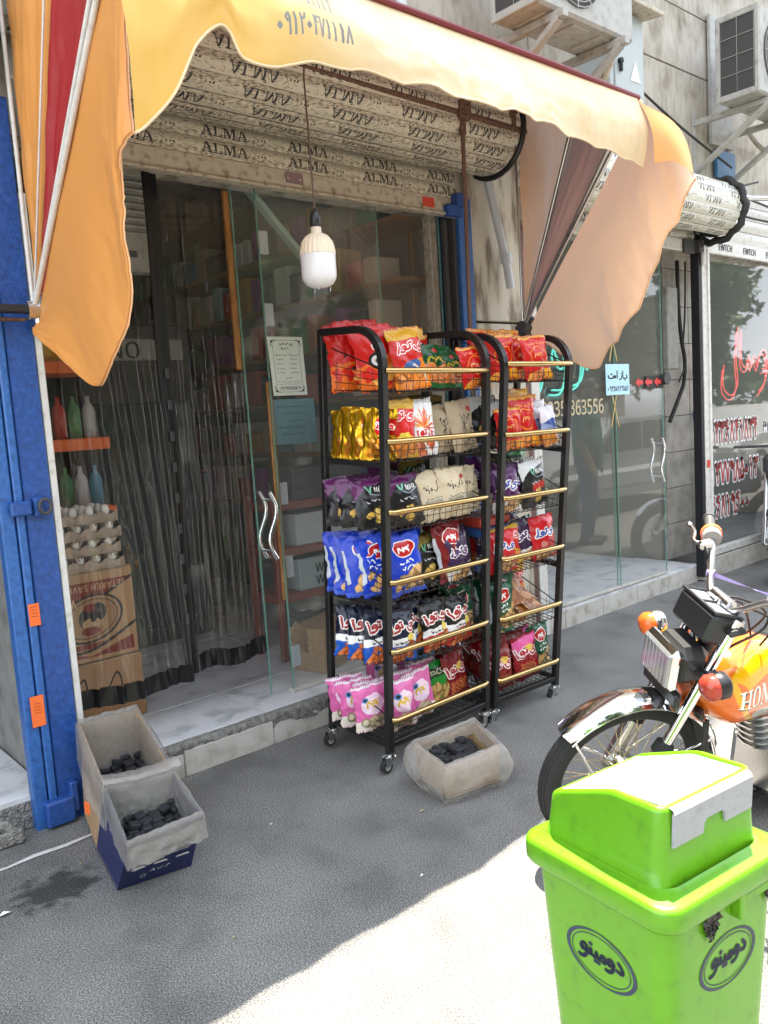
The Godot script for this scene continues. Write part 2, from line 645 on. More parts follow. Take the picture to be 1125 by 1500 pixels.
func materials() -> void:
	# ground and walls
	var fine := noise_tex(1024, .16, 3, [[.0, Color(.04, .039, .037)], [.34, Color(.122, .118, .112)], [.52, Color(.20, .194, .184)], [.66, Color(.30, .292, .276)], [1., Color(.52, .51, .475)]], 3)
	var stain := noise_tex(512, .012, 5, [[.12, Color(.62, .62, .62)], [.4, Color(.84, .84, .84)], [.8, Color(1, 1, 1)]], 9, FastNoiseLite.TYPE_SIMPLEX_SMOOTH, 30.0)
	var fine_b := noise_tex(1024, .16, 3, [], 3)
	tri_mat("asphalt", fine, 1.1, .92, fine_b, .4, stain, 3.1)
	var plast := noise_tex(512, .007, 6, [[.08, Color(.27, .235, .19)], [.34, Color(.395, .36, .305)], [.6, Color(.455, .42, .365)], [1., Color(.49, .46, .41)]], 21, FastNoiseLite.TYPE_SIMPLEX_SMOOTH, 30.0)
	var plast_b := noise_tex(512, .08, 5, [], 22)
	var runs := noise_tex(512, .018, 4, [[.12, Color(.76, .72, .66)], [.45, Color(.95, .94, .92)], [1., Color(1, 1, 1)]], 25)
	var m := tri_mat("stone", plast, 1.3, .85, plast_b, .12, runs, 2.0)
	m.uv2_scale = Vector3(1.4, .35, 1.4)
	var dirt := noise_tex(512, .008, 6, [[.15, Color(.20, .165, .125)], [.34, Color(.37, .325, .26)], [.5, Color(.51, .46, .38)], [1., Color(.57, .525, .44)]], 31, FastNoiseLite.TYPE_SIMPLEX_SMOOTH, 40.0)
	m = tri_mat("dirty_stone", dirt, .9, .9, plast_b, .25)
	m.uv1_scale = Vector3(1.7, .42, 1.7)
	var conc := noise_tex(512, .03, 5, [[.2, Color(.13, .125, .115)], [.5, Color(.25, .24, .22)], [1., Color(.36, .35, .32)]], 41)
	tri_mat("rough_plaster", conc, .5, .95, plast_b, 1.2)
	var gst := noise_tex(256, .02, 4, [[.1, Color(.17, .165, .155)], [.5, Color(.24, .235, .22)], [1., Color(.29, .285, .27)]], 42)
	tri_mat("grey_stone", gst, .8, .7, plast_b, .06)
	var marb := noise_tex(512, .009, 5, [[.0, Color(.42, .43, .44)], [.3, Color(.60, .60, .61)], [.42, Color(.70, .70, .71)], [1., Color(.76, .76, .77)]], 43, FastNoiseLite.TYPE_SIMPLEX_SMOOTH, 60.0)
	tri_mat("marble_tile", marb, 1.1, .25)
	var tile := noise_tex(512, .012, 5, [[.05, Color(.40, .38, .34)], [.35, Color(.54, .52, .48)], [1., Color(.60, .58, .54)]], 44)
	tri_mat("white_tile", tile, 1.0, .5, plast_b, .1, runs, 1.1)
	var tanc := noise_tex(256, .02, 4, [[.1, Color(.29, .265, .235)], [.6, Color(.385, .355, .315)], [1., Color(.43, .40, .36)]], 45)
	tri_mat("tan_tile", tanc, .9, .5)
	# paint and metal
	var bl := noise_tex(512, .03, 5, [[.0, Color(.03, .05, .10)], [.14, Color(.025, .09, .28)], [.45, Color(.03, .12, .37)], [1., Color(.045, .15, .43)]], 51, FastNoiseLite.TYPE_SIMPLEX_SMOOTH, 25.0)
	tri_mat("blue_paint", bl, .5, .38, plast_b, .12)
	var bl2 := noise_tex(512, .03, 5, [[.0, Color(.03, .04, .07)], [.16, Color(.018, .055, .21)], [.45, Color(.018, .07, .27)], [1., Color(.03, .10, .36)]], 52, FastNoiseLite.TYPE_SIMPLEX_SMOOTH, 25.0)
	tri_mat("deep_blue_paint", bl2, .5, .35, plast_b, .12)
	var wp := noise_tex(256, .04, 5, [[.05, Color(.42, .39, .34)], [.25, Color(.62, .60, .56)], [1., Color(.70, .69, .66)]], 53)
	tri_mat("white_paint", wp, .6, .5, plast_b, .1)
	var gp := noise_tex(256, .03, 5, [[.05, Color(.22, .205, .175)], [.3, Color(.33, .32, .29)], [1., Color(.40, .39, .36)]], 54)
	tri_mat("unit_paint", gp, .7, .5, plast_b, .05)
	var ru := noise_tex(256, .05, 5, [[.1, Color(.05, .025, .015)], [.5, Color(.13, .065, .04)], [1., Color(.24, .15, .1)]], 55)
	tri_mat("rust", ru, .25, .75, plast_b, .3)
	var bk := noise_tex(256, .05, 4, [[.2, Color(.008, .008, .008)], [.7, Color(.014, .014, .014)], [.9, Color(.03, .029, .027)]], 56)
	tri_mat("black_steel", bk, .3, .42)
	var cb := noise_tex(512, .03, 5, [[.1, Color(.27, .17, .085)], [.5, Color(.37, .24, .125)], [1., Color(.43, .29, .16)]], 57)
	tri_mat("cardboard", cb, .5, .85)
	var wood := noise_tex(256, .03, 4, [[.1, Color(.2, .08, .02)], [.5, Color(.33, .15, .04)], [1., Color(.4, .2, .06)]], 58)
	m = tri_mat("orange_wood", wood, .4, .45)
	m.uv1_scale = Vector3(6, 1, 6)
	pm("chrome", Color(.82, .82, .83), .07, 1.0)
	pm("worn_chrome", Color(.6, .6, .6), .22, 1.0)
	pm("steel", Color(.5, .5, .5), .3, 1.0)
	pm("brass", Color(.52, .36, .16), .22, 1.0)
	pm("black_plastic", Color(.015, .015, .016), .35)
	pm("rubber", Color(.018, .018, .018), .8)
	pm("dark_room", Color(.10, .095, .085), .8)
	pm("dark_grey", Color(.05, .05, .052), .6)
	pm("ink", Color(.012, .012, .014), .6)
	pm("white_ink", Color(.75, .75, .73), .5)
	pm("red_ink", Color(.42, .03, .025), .5)
	pm("orange_sticker", Color(.85, .16, .03), .6)
	pm("red_steel", Color(.19, .035, .02), .5)
	pm("grey_pvc", Color(.42, .45, .47), .4)
	pm("cable", Color(.015, .015, .014), .6)
	glass("shop_glass", Color(.80, .92, .87), .05)
	M.shop_glass.metallic_specular = .44
	glass("mirror_glass", Color(.8, .92, .9), .07)
	glass("green_edge", Color(.2, .42, .34), .55)
	# fabric of the awning: sun comes through it
	var weave := noise_tex(256, .35, 2, [], 61)
	for q in [["cream_fabric", Color(.80, .62, .38), .65], ["orange_fabric", Color(.68, .29, .065), .55], ["peach_fabric", Color(.90, .50, .25), .55], ["red_fabric", Color(.34, .014, .018), .25], ["mauve_fabric", Color(.40, .20, .165), .35]]:
		m = pm(q[0], q[1], .5)
		m.backlight_enabled = true
		m.backlight = Color(q[2], q[2], q[2])
	# see-through plastics
	m = pm("clear_film", Color(.9, .9, .88), .05)
	m.metallic_specular = .5
	m.transparency = BaseMaterial3D.TRANSPARENCY_ALPHA
	m.albedo_color.a = .02
	m = pm("bag_film", Color(.50, .47, .42), .27)
	m.transparency = BaseMaterial3D.TRANSPARENCY_ALPHA
	m.albedo_color.a = .42
	m = pm("liner", Color(.40, .37, .32), .38)


func ground() -> void:
	var mb := MB.new()
	var zs := [-8.0, -0.3, 0.0, 1.5, 3.2, 5.0, 12.0, 60.0]
	var ys := [-.01, -.01, 0.0, -.045, -.096, -.15, -.15, -.15]
	mb.smooth()
	for k in zs.size() - 1:
		for x in range(-10, 12):
			var a := x * 6.0
			mb.quad(Vector3(a, ys[k], zs[k]), Vector3(a + 6, ys[k], zs[k]), Vector3(a + 6, ys[k + 1], zs[k + 1]), Vector3(a, ys[k + 1], zs[k + 1]))
	tag(put("ground", mb.done(), M.asphalt), "", "", "", "structure")
	# white painted line running out from the blue post
	mb = MB.new()
	var pts := [Vector2(.45, .16), Vector2(.62, .17), Vector2(.72, .185), Vector2(.82, .175), Vector2(.93, .185), Vector2(1.03, .18), Vector2(1.1, .15)]
	mb.flat()
	for i in pts.size() - 1:
		var a: Vector2 = pts[i]
		var b: Vector2 = pts[i + 1]
		var wa := .011 + .004 * sin(i * 2.3)
		var wb := .011 + .004 * sin((i + 1) * 2.3)
		mb.quad(Vector3(a.x, -.03 * a.y + .004, a.y - wa), Vector3(b.x, -.03 * b.y + .004, b.y - wb), Vector3(b.x, -.03 * b.y + .004, b.y + wb), Vector3(a.x, -.03 * a.y + .004, a.y + wa))
	tag(put("painted_line", mb.done(), M.white_paint), "thin worn white line on the asphalt by the blue post", "line")
	# dark oily patch near the left edge, fading out
	var im := Image.create(96, 96, false, Image.FORMAT_RGBA8)
	var ny := FastNoiseLite.new()
	ny.seed = 4
	ny.frequency = .05
	for y in 96:
		for x in 96:
			var d := Vector2(x - 48, y - 48).length() / 48.0 + .45 * ny.get_noise_2d(x, y)
			im.set_pixel(x, y, Color(.16, .16, .165, clampf((.72 - d) * 1.8, 0, .55)))
	mb = MB.new()
	mb.flat()
	mb.quad(Vector3(.60, -.0075 + .004, .28), Vector3(1.0, -.0075 + .004, .28), Vector3(1.0, -.0180 + .004, .60), Vector3(.60, -.0180 + .004, .60))
	var pm_ := print_mat("oil_patch", ImageTexture.create_from_image(im), .8)
	pm_.transparency = BaseMaterial3D.TRANSPARENCY_ALPHA
	tag(put("oil_patch", mb.done(), pm_), "dark uneven oily patch on the asphalt near the left edge", "patch")


func building() -> void:
	var b := thing("shop_building", "weathered stone building over the row of small shops", "building", Vector3(0, 0, -.1))
	var off := Vector3(0, 0, .1)
	var mb := MB.new()
	# body behind the slabs, above the shop fronts
	mb.box(Vector3(6.0, 8.8, -2.6) + off, Vector3(24, 11.2, 5.0))
	put("wall", mb.done(), M.stone, b)
	# stone pier between the first and second shop
	mb = MB.new()
	mb.box(Vector3(3.84, 1.0, -.22) + off, Vector3(.44, 2.0, .26), .004)
	put("pier_stone", mb.done(), M.dirty_stone, b)
	mb = MB.new()
	mb.box(Vector3(3.84, 2.62, -.222) + off, Vector3(.435, 1.21, .26), .004)
	put("pier_stone", mb.done(), M.dirty_stone, b)
	# spalled blue paint on the edge of the pier
	mb = MB.new()
	mb.box(Vector3(3.56, 1.35, -.2) + off, Vector3(.105, 2.68, .26), .003)
	put("painted_edge", mb.done(), M.blue_paint, b)
	# left pier towards the neighbour
	mb = MB.new()
	mb.box(Vector3(.983, 1.35, -.62) + off, Vector3(.03, 2.7, 1.1), .004)
	put("side_pier", mb.done(), M.grey_stone, b)
	# party walls, back wall and ceiling of the shops
	mb = MB.new()
	mb.box(Vector3(1.04, 1.6, -2.5) + off, Vector3(.08, 3.2, 4.6))
	mb.box(Vector3(3.85, 1.6, -2.6) + off, Vector3(.36, 3.2, 4.4))
	mb.box(Vector3(6.28, 1.6, -2.57) + off, Vector3(.1, 3.2, 4.2))
	mb.box(Vector3(1.0, 1.6, -4.9) + off, Vector3(5.6, 3.2, .2))
	mb.box(Vector3(10.2, 1.6, -2.5) + off, Vector3(.2, 3.2, 4.6))
	mb.box(Vector3(-1.8, 1.6, -2.5) + off, Vector3(.2, 3.2, 4.6))
	put("inner_wall", mb.done(), pm("inner_wall", Color(.24, .20, .15), .8), b)
	mb = MB.new()
	mb.box(Vector3(7.0, 1.6, -4.4) + off, Vector3(6.4, 3.2, .2))
	put("inner_wall", mb.done(), pm("pale_inner_wall", Color(.42, .46, .43), .7), b)
	mb = MB.new()
	mb.box(Vector3(4.05, 1.6, -2.6) + off, Vector3(.03, 3.2, 4.3))
	put("inner_wall", mb.done(), M.pale_inner_wall, b)
	# step with marble floor tiles, front tiles and the broken plaster nosing
	var s := thing("shop_step", "raised tiled step under the first shop door", "step")
	mb = MB.new()
	mb.box(Vector3(2.3, .065, -2.4), Vector3(2.5, .13, 4.78))
	put("base", mb.done(), M.rough_plaster, s)
	var xs := [1.06, 1.36, 1.96, 2.56, 3.16, 3.6]
	var zs := [-.035, -.46, -.95, -1.45, -1.95, -2.5, -3.3, -4.2]
	for i in xs.size() - 1:
		for j in zs.size() - 1:
			mb = MB.new()
			mb.box(Vector3((xs[i] + xs[i + 1]) * .5, .1425 + rng.randf_range(-.001, .001), (zs[j] + zs[j + 1]) * .5), Vector3(xs[i + 1] - xs[i] - .005, .025, zs[j] - zs[j + 1] - .005), .002)
			put("floor_tile", mb.done(), M.marble_tile, s)
	var fx := [1.12, 1.52, 1.98, 2.42, 2.86, 3.3, 3.62]
	for i in fx.size() - 1:
		mb = MB.new()
		var top := .105 + .012 * sin(i * 1.9)
		mb.box(Vector3((fx[i] + fx[i + 1]) * .5, top * .5, -.008 + rng.randf_range(-.002, .002)), Vector3(fx[i + 1] - fx[i] - .004, top, .02), .003)
		put("front_tile", mb.done(), M.white_tile, s)
	mb = MB.new()
	var ny := FastNoiseLite.new()
	ny.seed = 5
	ny.frequency = 7.0
	mb.grid(90, 5, func(u, w):
		var x: float = lerpf(1.1, 3.62, u)
		var low: float = .092 + .05 * ny.get_noise_1d(x)
		var y: float = lerpf(.15, low, clampf((w - .25) / .75, 0, 1))
		var z: float = -.034 + .034 * clampf(w / .3, 0, 1) + .004 * ny.get_noise_2d(x * 9.0, y * 90.0)
		return Vector3(x, y + .003 * ny.get_noise_1d(x * 6.0), z + .001))
	put("broken_nosing", mb.done(), M.rough_plaster, s)
	# the neighbour's step at the far left
	var n := thing("neighbour_step", "grey tiled step of the neighbouring shop at the left edge", "step")
	mb = MB.new()
	mb.box(Vector3(.31, .055, -.6), Vector3(1.3, .11, 1.1), .004)
	put("base", mb.done(), M.rough_plaster, n)
	for i in 3:
		for j in 3:
			mb = MB.new()
			mb.box(Vector3(.785 - i * .36, .122, -.215 - j * .34), Vector3(.35, .024, .33), .002)
			put("floor_tile", mb.done(), M.marble_tile, n)
	mb = MB.new()
	mb.box(Vector3(.2, 1.5, -1.2), Vector3(1.5, 2.8, .05))
	put("dark_opening", mb.done(), M.dark_grey, n)


func slat_row(parent: Node3D, called: String, x0: float, x1: float, a: Vector3, b: Vector3, nrm: Vector3, mat: Material, shift: float, flip: bool) -> void:
	# one curved steel slat with its rolled lip; a is the upper edge, b the lower (y and z), print runs along u
	var mb := MB.new()
	mb.smooth()
	var n := 6
	var prev := PackedVector3Array()
	for k in n + 1:
		var t := float(k) / n
		var bow := sin(PI * clampf(t / .86, 0, 1)) * .011 if t < .86 else -.004
		var p := a.lerp(b, t) + nrm * bow
		var q := PackedVector3Array([Vector3(x0, p.y, p.z), Vector3(x1, p.y, p.z)])
		if k > 0:
			var v0 := float(k - 1) / n
			var v1 := t
			if flip:
				v0 = 1.0 - v0
				v1 = 1.0 - v1
			var us := shift
			var ue := (x1 - x0) / .456 + shift
			mb.quad(prev[0], prev[1], q[1], q[0], Vector2(us, v0), Vector2(ue, v0), Vector2(ue, v1), Vector2(us, v1))
		prev = q
	put(called, mb.done(), mat, parent)


func roll(parent: Node3D, x0: float, x1: float, yc: float, zc: float, r: float, mat: Material, n := 17, lo := 0, hi := 17) -> void:
	for k in range(lo, hi):
		var t0 := TAU * k / n - 1.35
		var t1 := TAU * (k + 1) / n - 1.35
		var a := Vector3(0, yc + sin(t1) * r, zc + cos(t1) * r)
		var b := Vector3(0, yc + sin(t0) * r, zc + cos(t0) * r)
		var nn := Vector3(0, sin((t0 + t1) * .5), cos((t0 + t1) * .5))
		slat_row(parent, "slat", x0, x1, a, b, nn, mat, .17 * k + .05, true)


func slat_pic(base: Color, seed_: int, grime: float) -> ImageTexture:
	var p := Pic.new(512, 84, base)
	var r := RandomNumberGenerator.new()
	r.seed = seed_
	for i in 620:
		var c := base.lerp(Color(.17, .12, .07), r.randf_range(.08, .7) * grime)
		var x := r.randf()
		var y := r.randf_range(.62, 1.0) if r.randf() < .7 else r.randf()
		p.rect(x, y, r.randf_range(.004, .05), r.randf_range(.01, .05), c)
	var ink := Color(.17, .175, .165)
	p.text("ALMA", Vector2(.03, .80), .56, ink, 1.32, false, true)
	p.pen(curve([Vector2(.45, .3), Vector2(.42, .52), Vector2(.46, .76)]), .005, ink)
	p.pen(curve([Vector2(.60, .26), Vector2(.63, .5), Vector2(.60, .76)]), .005, ink)
	p.pen([Vector2(.47, .36), Vector2(.52, .34), Vector2(.57, .4), Vector2(.57, .62)], .004, ink.lerp(base, .4))
	p.oval(.67, .56, .012, .07, ink)
	p.oval(.67, .56, .006, .035, base)
	p.oval(.71, .56, .011, .06, ink)
	p.oval(.745, .56, .011, .06, ink)
	p.rect(.8, .34, .13, .008, ink.lerp(base, .6))
	p.rect(.8, .7, .13, .008, ink.lerp(base, .6))
	p.rect(.8, .34, .003, .36, ink.lerp(base, .6))
	for i in 260:
		p.rect(r.randf(), r.randf_range(.2, .85), r.randf_range(.003, .014), r.randf_range(.012, .03), base.lerp(Color(.4, .33, .24), r.randf_range(0, .35)))
	p.rect(0, .0, 1, .03, base.darkened(.25))
	return p.tex()


func shutters() -> void:
	var cream := print_mat("slat_print", slat_pic(Color(.80, .765, .69), 3, 1.0), .5)
	var pale := print_mat("slat_print_pale", slat_pic(Color(.83, .82, .77), 4, .5), .5)
	# the shutter of the first shop, rolled up
	var s := thing("roller_shutter", "grimy cream roller shutter rolled up over the first shop", "roller shutter", Vector3(0, 2.56, 0))
	var o := Vector3(0, -2.56, 0)
	for k in 4:
		slat_row(s, "slat", 1.16, 3.5, Vector3(0, 2.672 + .077 * (k + 1), -.11 + .014 * maxi(0, 2 - k)) + o, Vector3(0, 2.672 + .077 * k, -.11 + .014 * maxi(0, 3 - k)) + o, Vector3.BACK, cream, .4 - .03 * k, false)
	roll(s, 1.1, 3.6, 2.99 + o.y, .10, .21, cream, 17, -2, 12)
	var mb := MB.new()
	mb.box(Vector3(2.33, 2.63, -.082) + o, Vector3(2.36, .088, .03), .006)
	mb.box(Vector3(2.33, 2.582, -.075) + o, Vector3(2.36, .014, .05), .003)
	put("bottom_rail", mb.done(), tri_mat("rail_paint", noise_tex(256, .04, 5, [[.1, Color(.2, .16, .11)], [.4, Color(.45, .39, .3)], [1., Color(.53, .48, .39)]], 71), .6, .5), s)
	mb = MB.new()
	mb.box(Vector3(2.385, 2.637, -.064) + o, Vector3(.1, .05, .008), .003)
	mb.cyl(Vector3(2.35, 2.637, -.06) + o, Vector3(2.35, 2.637, -.057) + o, .006)
	mb.cyl(Vector3(2.42, 2.637, -.06) + o, Vector3(2.42, 2.637, -.057) + o, .006)
	put("lock_plate", mb.done(), M.worn_chrome, s)
	mb = MB.new()
	mb.box(Vector3(3.27, 2.632, -.065) + o, Vector3(.085, .05, .002))
	put("sticker", mb.done(), pm("red_sticker", Color(.6, .06, .03), .6), s)
	mb = MB.new()
	mb.box(Vector3(3.44, 2.6, -.05) + o, Vector3(.11, .06, .05), .006)
	mb.box(Vector3(3.49, 2.66, -.045) + o, Vector3(.08, .07, .06), .008)
	put("lock_case", mb.done(), M.deep_blue_paint, s)
	mb = MB.new()
	var arc := []
	for k in 20:
		var t := -2.2 + k * 4.2 / 19
		arc.append(Vector3(3.62, 2.99 + sin(t) * .226, .10 + cos(t) * .226) + o)
	mb.tube(arc, .016, 6)
	put("end_guard", mb.done(), M.black_steel, s)
	mb = MB.new()
	mb.cyl(Vector3(3.602, 2.99, .10) + o, Vector3(3.608, 2.99, .10) + o, .19, -1, 24)
	put("end_disc", mb.done(), M.rust, s)
	mb = MB.new()
	mb.box(Vector3(3.5, 1.36, -.12), Vector3(.03, 2.45, .05), .003)
	mb.box(Vector3(3.462, 1.36, -.145), Vector3(.03, 2.44, .03), .003)
	tag(put("guide_rail", mb.done(), M.dark_grey), "dark steel shutter guide beside the blue edge of the stone pier", "guide rail")
	# neighbour's shutter at the upper left
	var l := thing("roller_shutter", "dusty rolled shutter of the left neighbour behind the awning edge", "roller shutter", Vector3(0, 2.7, 0))
	roll(l, -1.2, .93, .23, .03, .2, cream, 17, 0, 12)
	mb = MB.new()
	mb.box(Vector3(-.2, -.05, -.06), Vector3(2.2, .09, .04), .006)
	put("bottom_rail", mb.done(), M.rail_paint, l)
	# second shop
	var r := thing("roller_shutter", "white roller shutter rolled up over the second shop, beside the awning", "roller shutter", Vector3(0, 2.6, 0))
	roll(r, 4.05, 6.16, .27, .08, .2, pale, 17, 0, 13)
	for k in 2:
		slat_row(r, "slat", 4.2, 6.12, Vector3(0, .07 + .07 * (k + 1), -.07), Vector3(0, .07 + .07 * k, -.07), Vector3.BACK, pale, .1 + .3 * k, false)
	mb = MB.new()
	mb.box(Vector3(5.15, .03, -.07), Vector3(1.96, .09, .03), .006)
	put("bottom_rail", mb.done(), M.white_paint, r)
	mb = MB.new()
	arc = []
	for k in 24:
		var t := -2.6 + k * 4.6 / 23
		var w := 1.0 + .05 * sin(k * 2.1)
		arc.append(Vector3(6.19, .27 + sin(t) * .222 * w, .08 + cos(t) * .222 * w))
	mb.tube(arc, .028, 7)
	mb.cyl(Vector3(6.165, .27, .08), Vector3(6.18, .27, .08), .19, -1, 24)
	put("end_guard", mb.done(), M.cable, r)
	mb = MB.new()
	mb.box(Vector3(6.0, .02, -.045), Vector3(.16, .1, .02), .004)
	mb.box(Vector3(6.13, .03, -.03), Vector3(.07, .09, .05), .006)
	mb.cyl(Vector3(6.13, .03, -.004), Vector3(6.13, .03, .0), .015)
	put("lock_case", mb.done(), M.dark_grey, r)
	# third shop: a flat box of slats
	var q := thing("roller_shutter", "white shutter box over the third shop at the right edge", "roller shutter", Vector3(0, 2.6, 0))
	for k in 4:
		slat_row(q, "slat", 6.34, 9.5, Vector3(0, .12 + .1 * (k + 1), -.08 + .01 * k), Vector3(0, .12 + .1 * k, -.08 + .01 * k), Vector3.BACK, M.white_paint, 0, false)
	mb = MB.new()
	mb.box(Vector3(7.9, .06, -.08), Vector3(3.1, .11, .03), .005)
	put("bottom_rail", mb.done(), M.white_paint, q)
	mb = MB.new()
	for k in 4:
		var tm := TextMesh.new()
		tm.font = SystemFont.new()
		tm.font.font_weight = 700
		tm.text = "EWTCH"
		tm.font_size = 16
		tm.pixel_size = .0042
		tm.depth = .002
		mb.st.append_from(tm, 0, Transform3D(Basis.IDENTITY, Vector3(6.62 + k * .42, .065, -.063)))
	put("lettering", mb.st.commit(), M.ink, q)


func pane(parent: Node3D, called: String, x0: float, x1: float, y0: float, y1: float, z: float, edges := true, gl: Material = M.shop_glass) -> void:
	var mb := MB.new()
	mb.flat()
	mb.quad(Vector3(x0, y1, z), Vector3(x1, y1, z), Vector3(x1, y0, z), Vector3(x0, y0, z))
	put(called, mb.done(), gl, parent)
	if edges:
		mb = MB.new()
		for x in [x0, x1]:
			mb.box(Vector3(x, (y0 + y1) * .5, z), Vector3(.004, y1 - y0, .01))
		put("pane_edge", mb.done(), M.green_edge, parent)


func wavy_handle(parent: Node3D, x: float, y: float, z: float, h: float) -> void:
	for s in [-1, 1]:
		var mb := MB.new()
		var p := []
		for k in 17:
			var t := k / 16.0
			p.append(Vector3(x + .03 * sin(t * TAU) + .02 * t, y - h * t, z + s * .045))
		mb.tube(p, .011, 8)
		mb.cyl(p[2], Vector3(p[2].x, p[2].y, z), .007)
		mb.cyl(p[14], Vector3(p[14].x, p[14].y, z), .007)
		put("handle", mb.done(), M.chrome, parent)


func shop_front() -> void:
	# blue steel post of the shutter at the left
	var b := thing("blue_post", "tall scuffed blue steel shutter post left of the first shop", "post", Vector3(.99, 0, 0))
	var xs := [-.1, -.045, -.01, .098]
	var ms := [M.blue_paint, M.blue_paint, M.deep_blue_paint]
	for i in 3:
		var mb := MB.new()
		mb.box(Vector3((xs[i] + xs[i + 1]) * .5, 1.36, -.03 + (.006 if i == 1 else 0.0)), Vector3(xs[i + 1] - xs[i] - .005, 2.74, .06), .005)
		put("steel_strip", mb.done(), ms[i], b)
	var mb2 := MB.new()
	mb2.box(Vector3(.112, 1.25, -.03), Vector3(.026, 2.3, .05), .003)
	put("white_trim", mb2.done(), M.white_paint, b)
	for q in [[-.022, .84, .04, .085], [-.05, .47, .05, .12]]:
		var mb := MB.new()
		mb.box(Vector3(q[0], q[1], .011), Vector3(q[2], q[3], .001))
		var st := put("sticker", mb.done(), M.orange_sticker, b)
		mb = MB.new()
		for k in 4:
			mb.ribbon([Vector2(-.012, .03 - k * .012), Vector2(.0, .031 - k * .012), Vector2(.012, .029 - k * .012)], .002, Transform3D(Basis.IDENTITY, Vector3(q[0], q[1], .0125)))
		put("print", mb.done(), pm("dark_orange", Color(.35, .05, .01), .6), st)
	var hb := MB.new()
	hb.box(Vector3(-.03, 1.245, .02), Vector3(.075, .055, .035), .006)
	hb.box(Vector3(.035, 1.245, .015), Vector3(.035, .075, .03), .006)
	put("hasp", hb.done(), M.deep_blue_paint, b)
	hb = MB.new()
	var rg := []
	for k in 12:
		rg.append(Vector3(.055 + cos(TAU * k / 12) * .022, 1.245 + sin(TAU * k / 12) * .028, .036))
	hb.tube(rg, .007, 6, true)
	put("hasp_ring", hb.done(), M.dark_grey, b)
	hb = MB.new()
	hb.box(Vector3(-.015, .06, .02), Vector3(.11, .1, .05), .008)
	hb.box(Vector3(.045, .1, .015), Vector3(.03, .12, .04), .006)
	put("foot_bracket", hb.done(), M.deep_blue_paint, b)
	# glass: a fixed pane, the sliding leaf in front of it, and its clips
	var g := thing("shop_glazing", "fixed frameless glass front of the first shop, with two posters", "glass front", Vector3(0, 0, -.17))
	pane(g, "pane", 2.225, 3.44, .175, 2.72, 0)
	for y in [.32, .78, 1.15, 2.02, 2.36]:
		var mb := MB.new()
		mb.box(Vector3(2.275, y, -.03), Vector3(.05, .11, .008), .003)
		put("clip", mb.done(), M.grey_pvc, g)
	var mb3 := MB.new()
	mb3.box(Vector3(2.83, .165, .004), Vector3(1.25, .02, .05), .004)
	put("threshold", mb3.done(), M.white_tile, g)
	mb3 = MB.new()
	mb3.box(Vector3(3.4, 1.43, -.03), Vector3(.05, 2.5, .06), .003)
	put("jamb", mb3.done(), M.rail_paint, g)
	var d := thing("sliding_door", "frameless glass door leaf pushed aside, with wavy chrome handles", "door", Vector3(0, 0, -.2))
	pane(d, "pane", 2.11, 3.0, .165, 2.7, 0)
	wavy_handle(d, 2.16, 1.17, 0, .33)
	mb3 = MB.new()
	mb3.box(Vector3(2.095, 2.17, -.02), Vector3(.03, .82, .02), .003)
	put("wood_strip", mb3.done(), M.orange_wood, d)
	mb3 = MB.new()
	mb3.box(Vector3(2.232, 1.16, .01), Vector3(.03, 1.08, .015), .003)
	put("wood_strip", mb3.done(), M.orange_wood, d)
	# posters on the pane
	var p := Pic.new(210, 290, Color(.80, .83, .77))
	var ink := Color(.10, .11, .10)
	for q in [[.08, .06, 1, 1], [.92, .06, -1, 1], [.08, .94, 1, -1], [.92, .94, -1, -1]]:
		p.pen(curve([Vector2(q[0], q[1] + q[3] * .10), Vector2(q[0] + q[2] * .02, q[1] + q[3] * .02), Vector2(q[0] + q[2] * .14, q[1])]), .018, ink)
		p.oval(q[0] + q[2] * .03, q[1] + q[3] * .02, .03, .02, ink)
	p.pen([Vector2(.12, .1), Vector2(.12, .9)], .008, ink)
	p.pen([Vector2(.88, .1), Vector2(.88, .9)], .008, ink)
	p.pen([Vector2(.2, .06), Vector2(.8, .06)], .006, ink)
	p.pen([Vector2(.2, .94), Vector2(.8, .94)], .006, ink)
	p.strokes(scribble(4, 3), Vector2(.32, .14), Vector2(.13, .05), .016, ink)
	p.strokes(scribble(3, 4), Vector2(.36, .21), Vector2(.13, .05), .016, ink)
	p.strokes(scribble(9, 5), Vector2(.17, .32), Vector2(.105, .035), .009, ink)
	for k in 4:
		p.strokes(scribble(3, 10 + k), Vector2(.18, .39 + k * .075), Vector2(.1, .03), .009, ink)
		p.strokes(scribble(3, 20 + k), Vector2(.58, .39 + k * .075), Vector2(.1, .03), .009, ink)
	p.strokes(scribble(2, 31), Vector2(.42, .71), Vector2(.12, .035), .011, ink)
	p.strokes(scribble(9, 32), Vector2(.17, .77), Vector2(.1, .025), .006, ink)
	p.strokes(scribble(9, 33), Vector2(.17, .81), Vector2(.1, .025), .006, ink)
	p.strokes(digits("09192828719"), Vector2(.18, .905), Vector2(.105, .055), .014, ink)
	var po := MB.new()
	po.grid(8, 8, func(u, w): return Vector3(2.225 + .207 * u + .012 * w, 1.912 - .283 * w, .004 + .004 * sin(u * 3.0 + w * 2.0)))
	tag(put("poster", po.done(), print_mat("poster_print", p.tex(), .7), self, Vector3(0, 0, -.168)), "white framed Persian price notice taped to the glass", "poster")
	p = Pic.new(160, 150, Color(.36, .50, .53))
	for k in 5:
		p.strokes(scribble(9 - (k % 3) * 2, 40 + k), Vector2(.1 + .12 * (k % 3), .18 + k * .15), Vector2(.1, .05), .01, Color(.14, .2, .24))
	po = MB.new()
	po.grid(8, 6, func(u, w): return Vector3(2.242 + .255 * u, 1.612 - .222 * w, .003 + .006 * sin(u * 4.0 - w)))
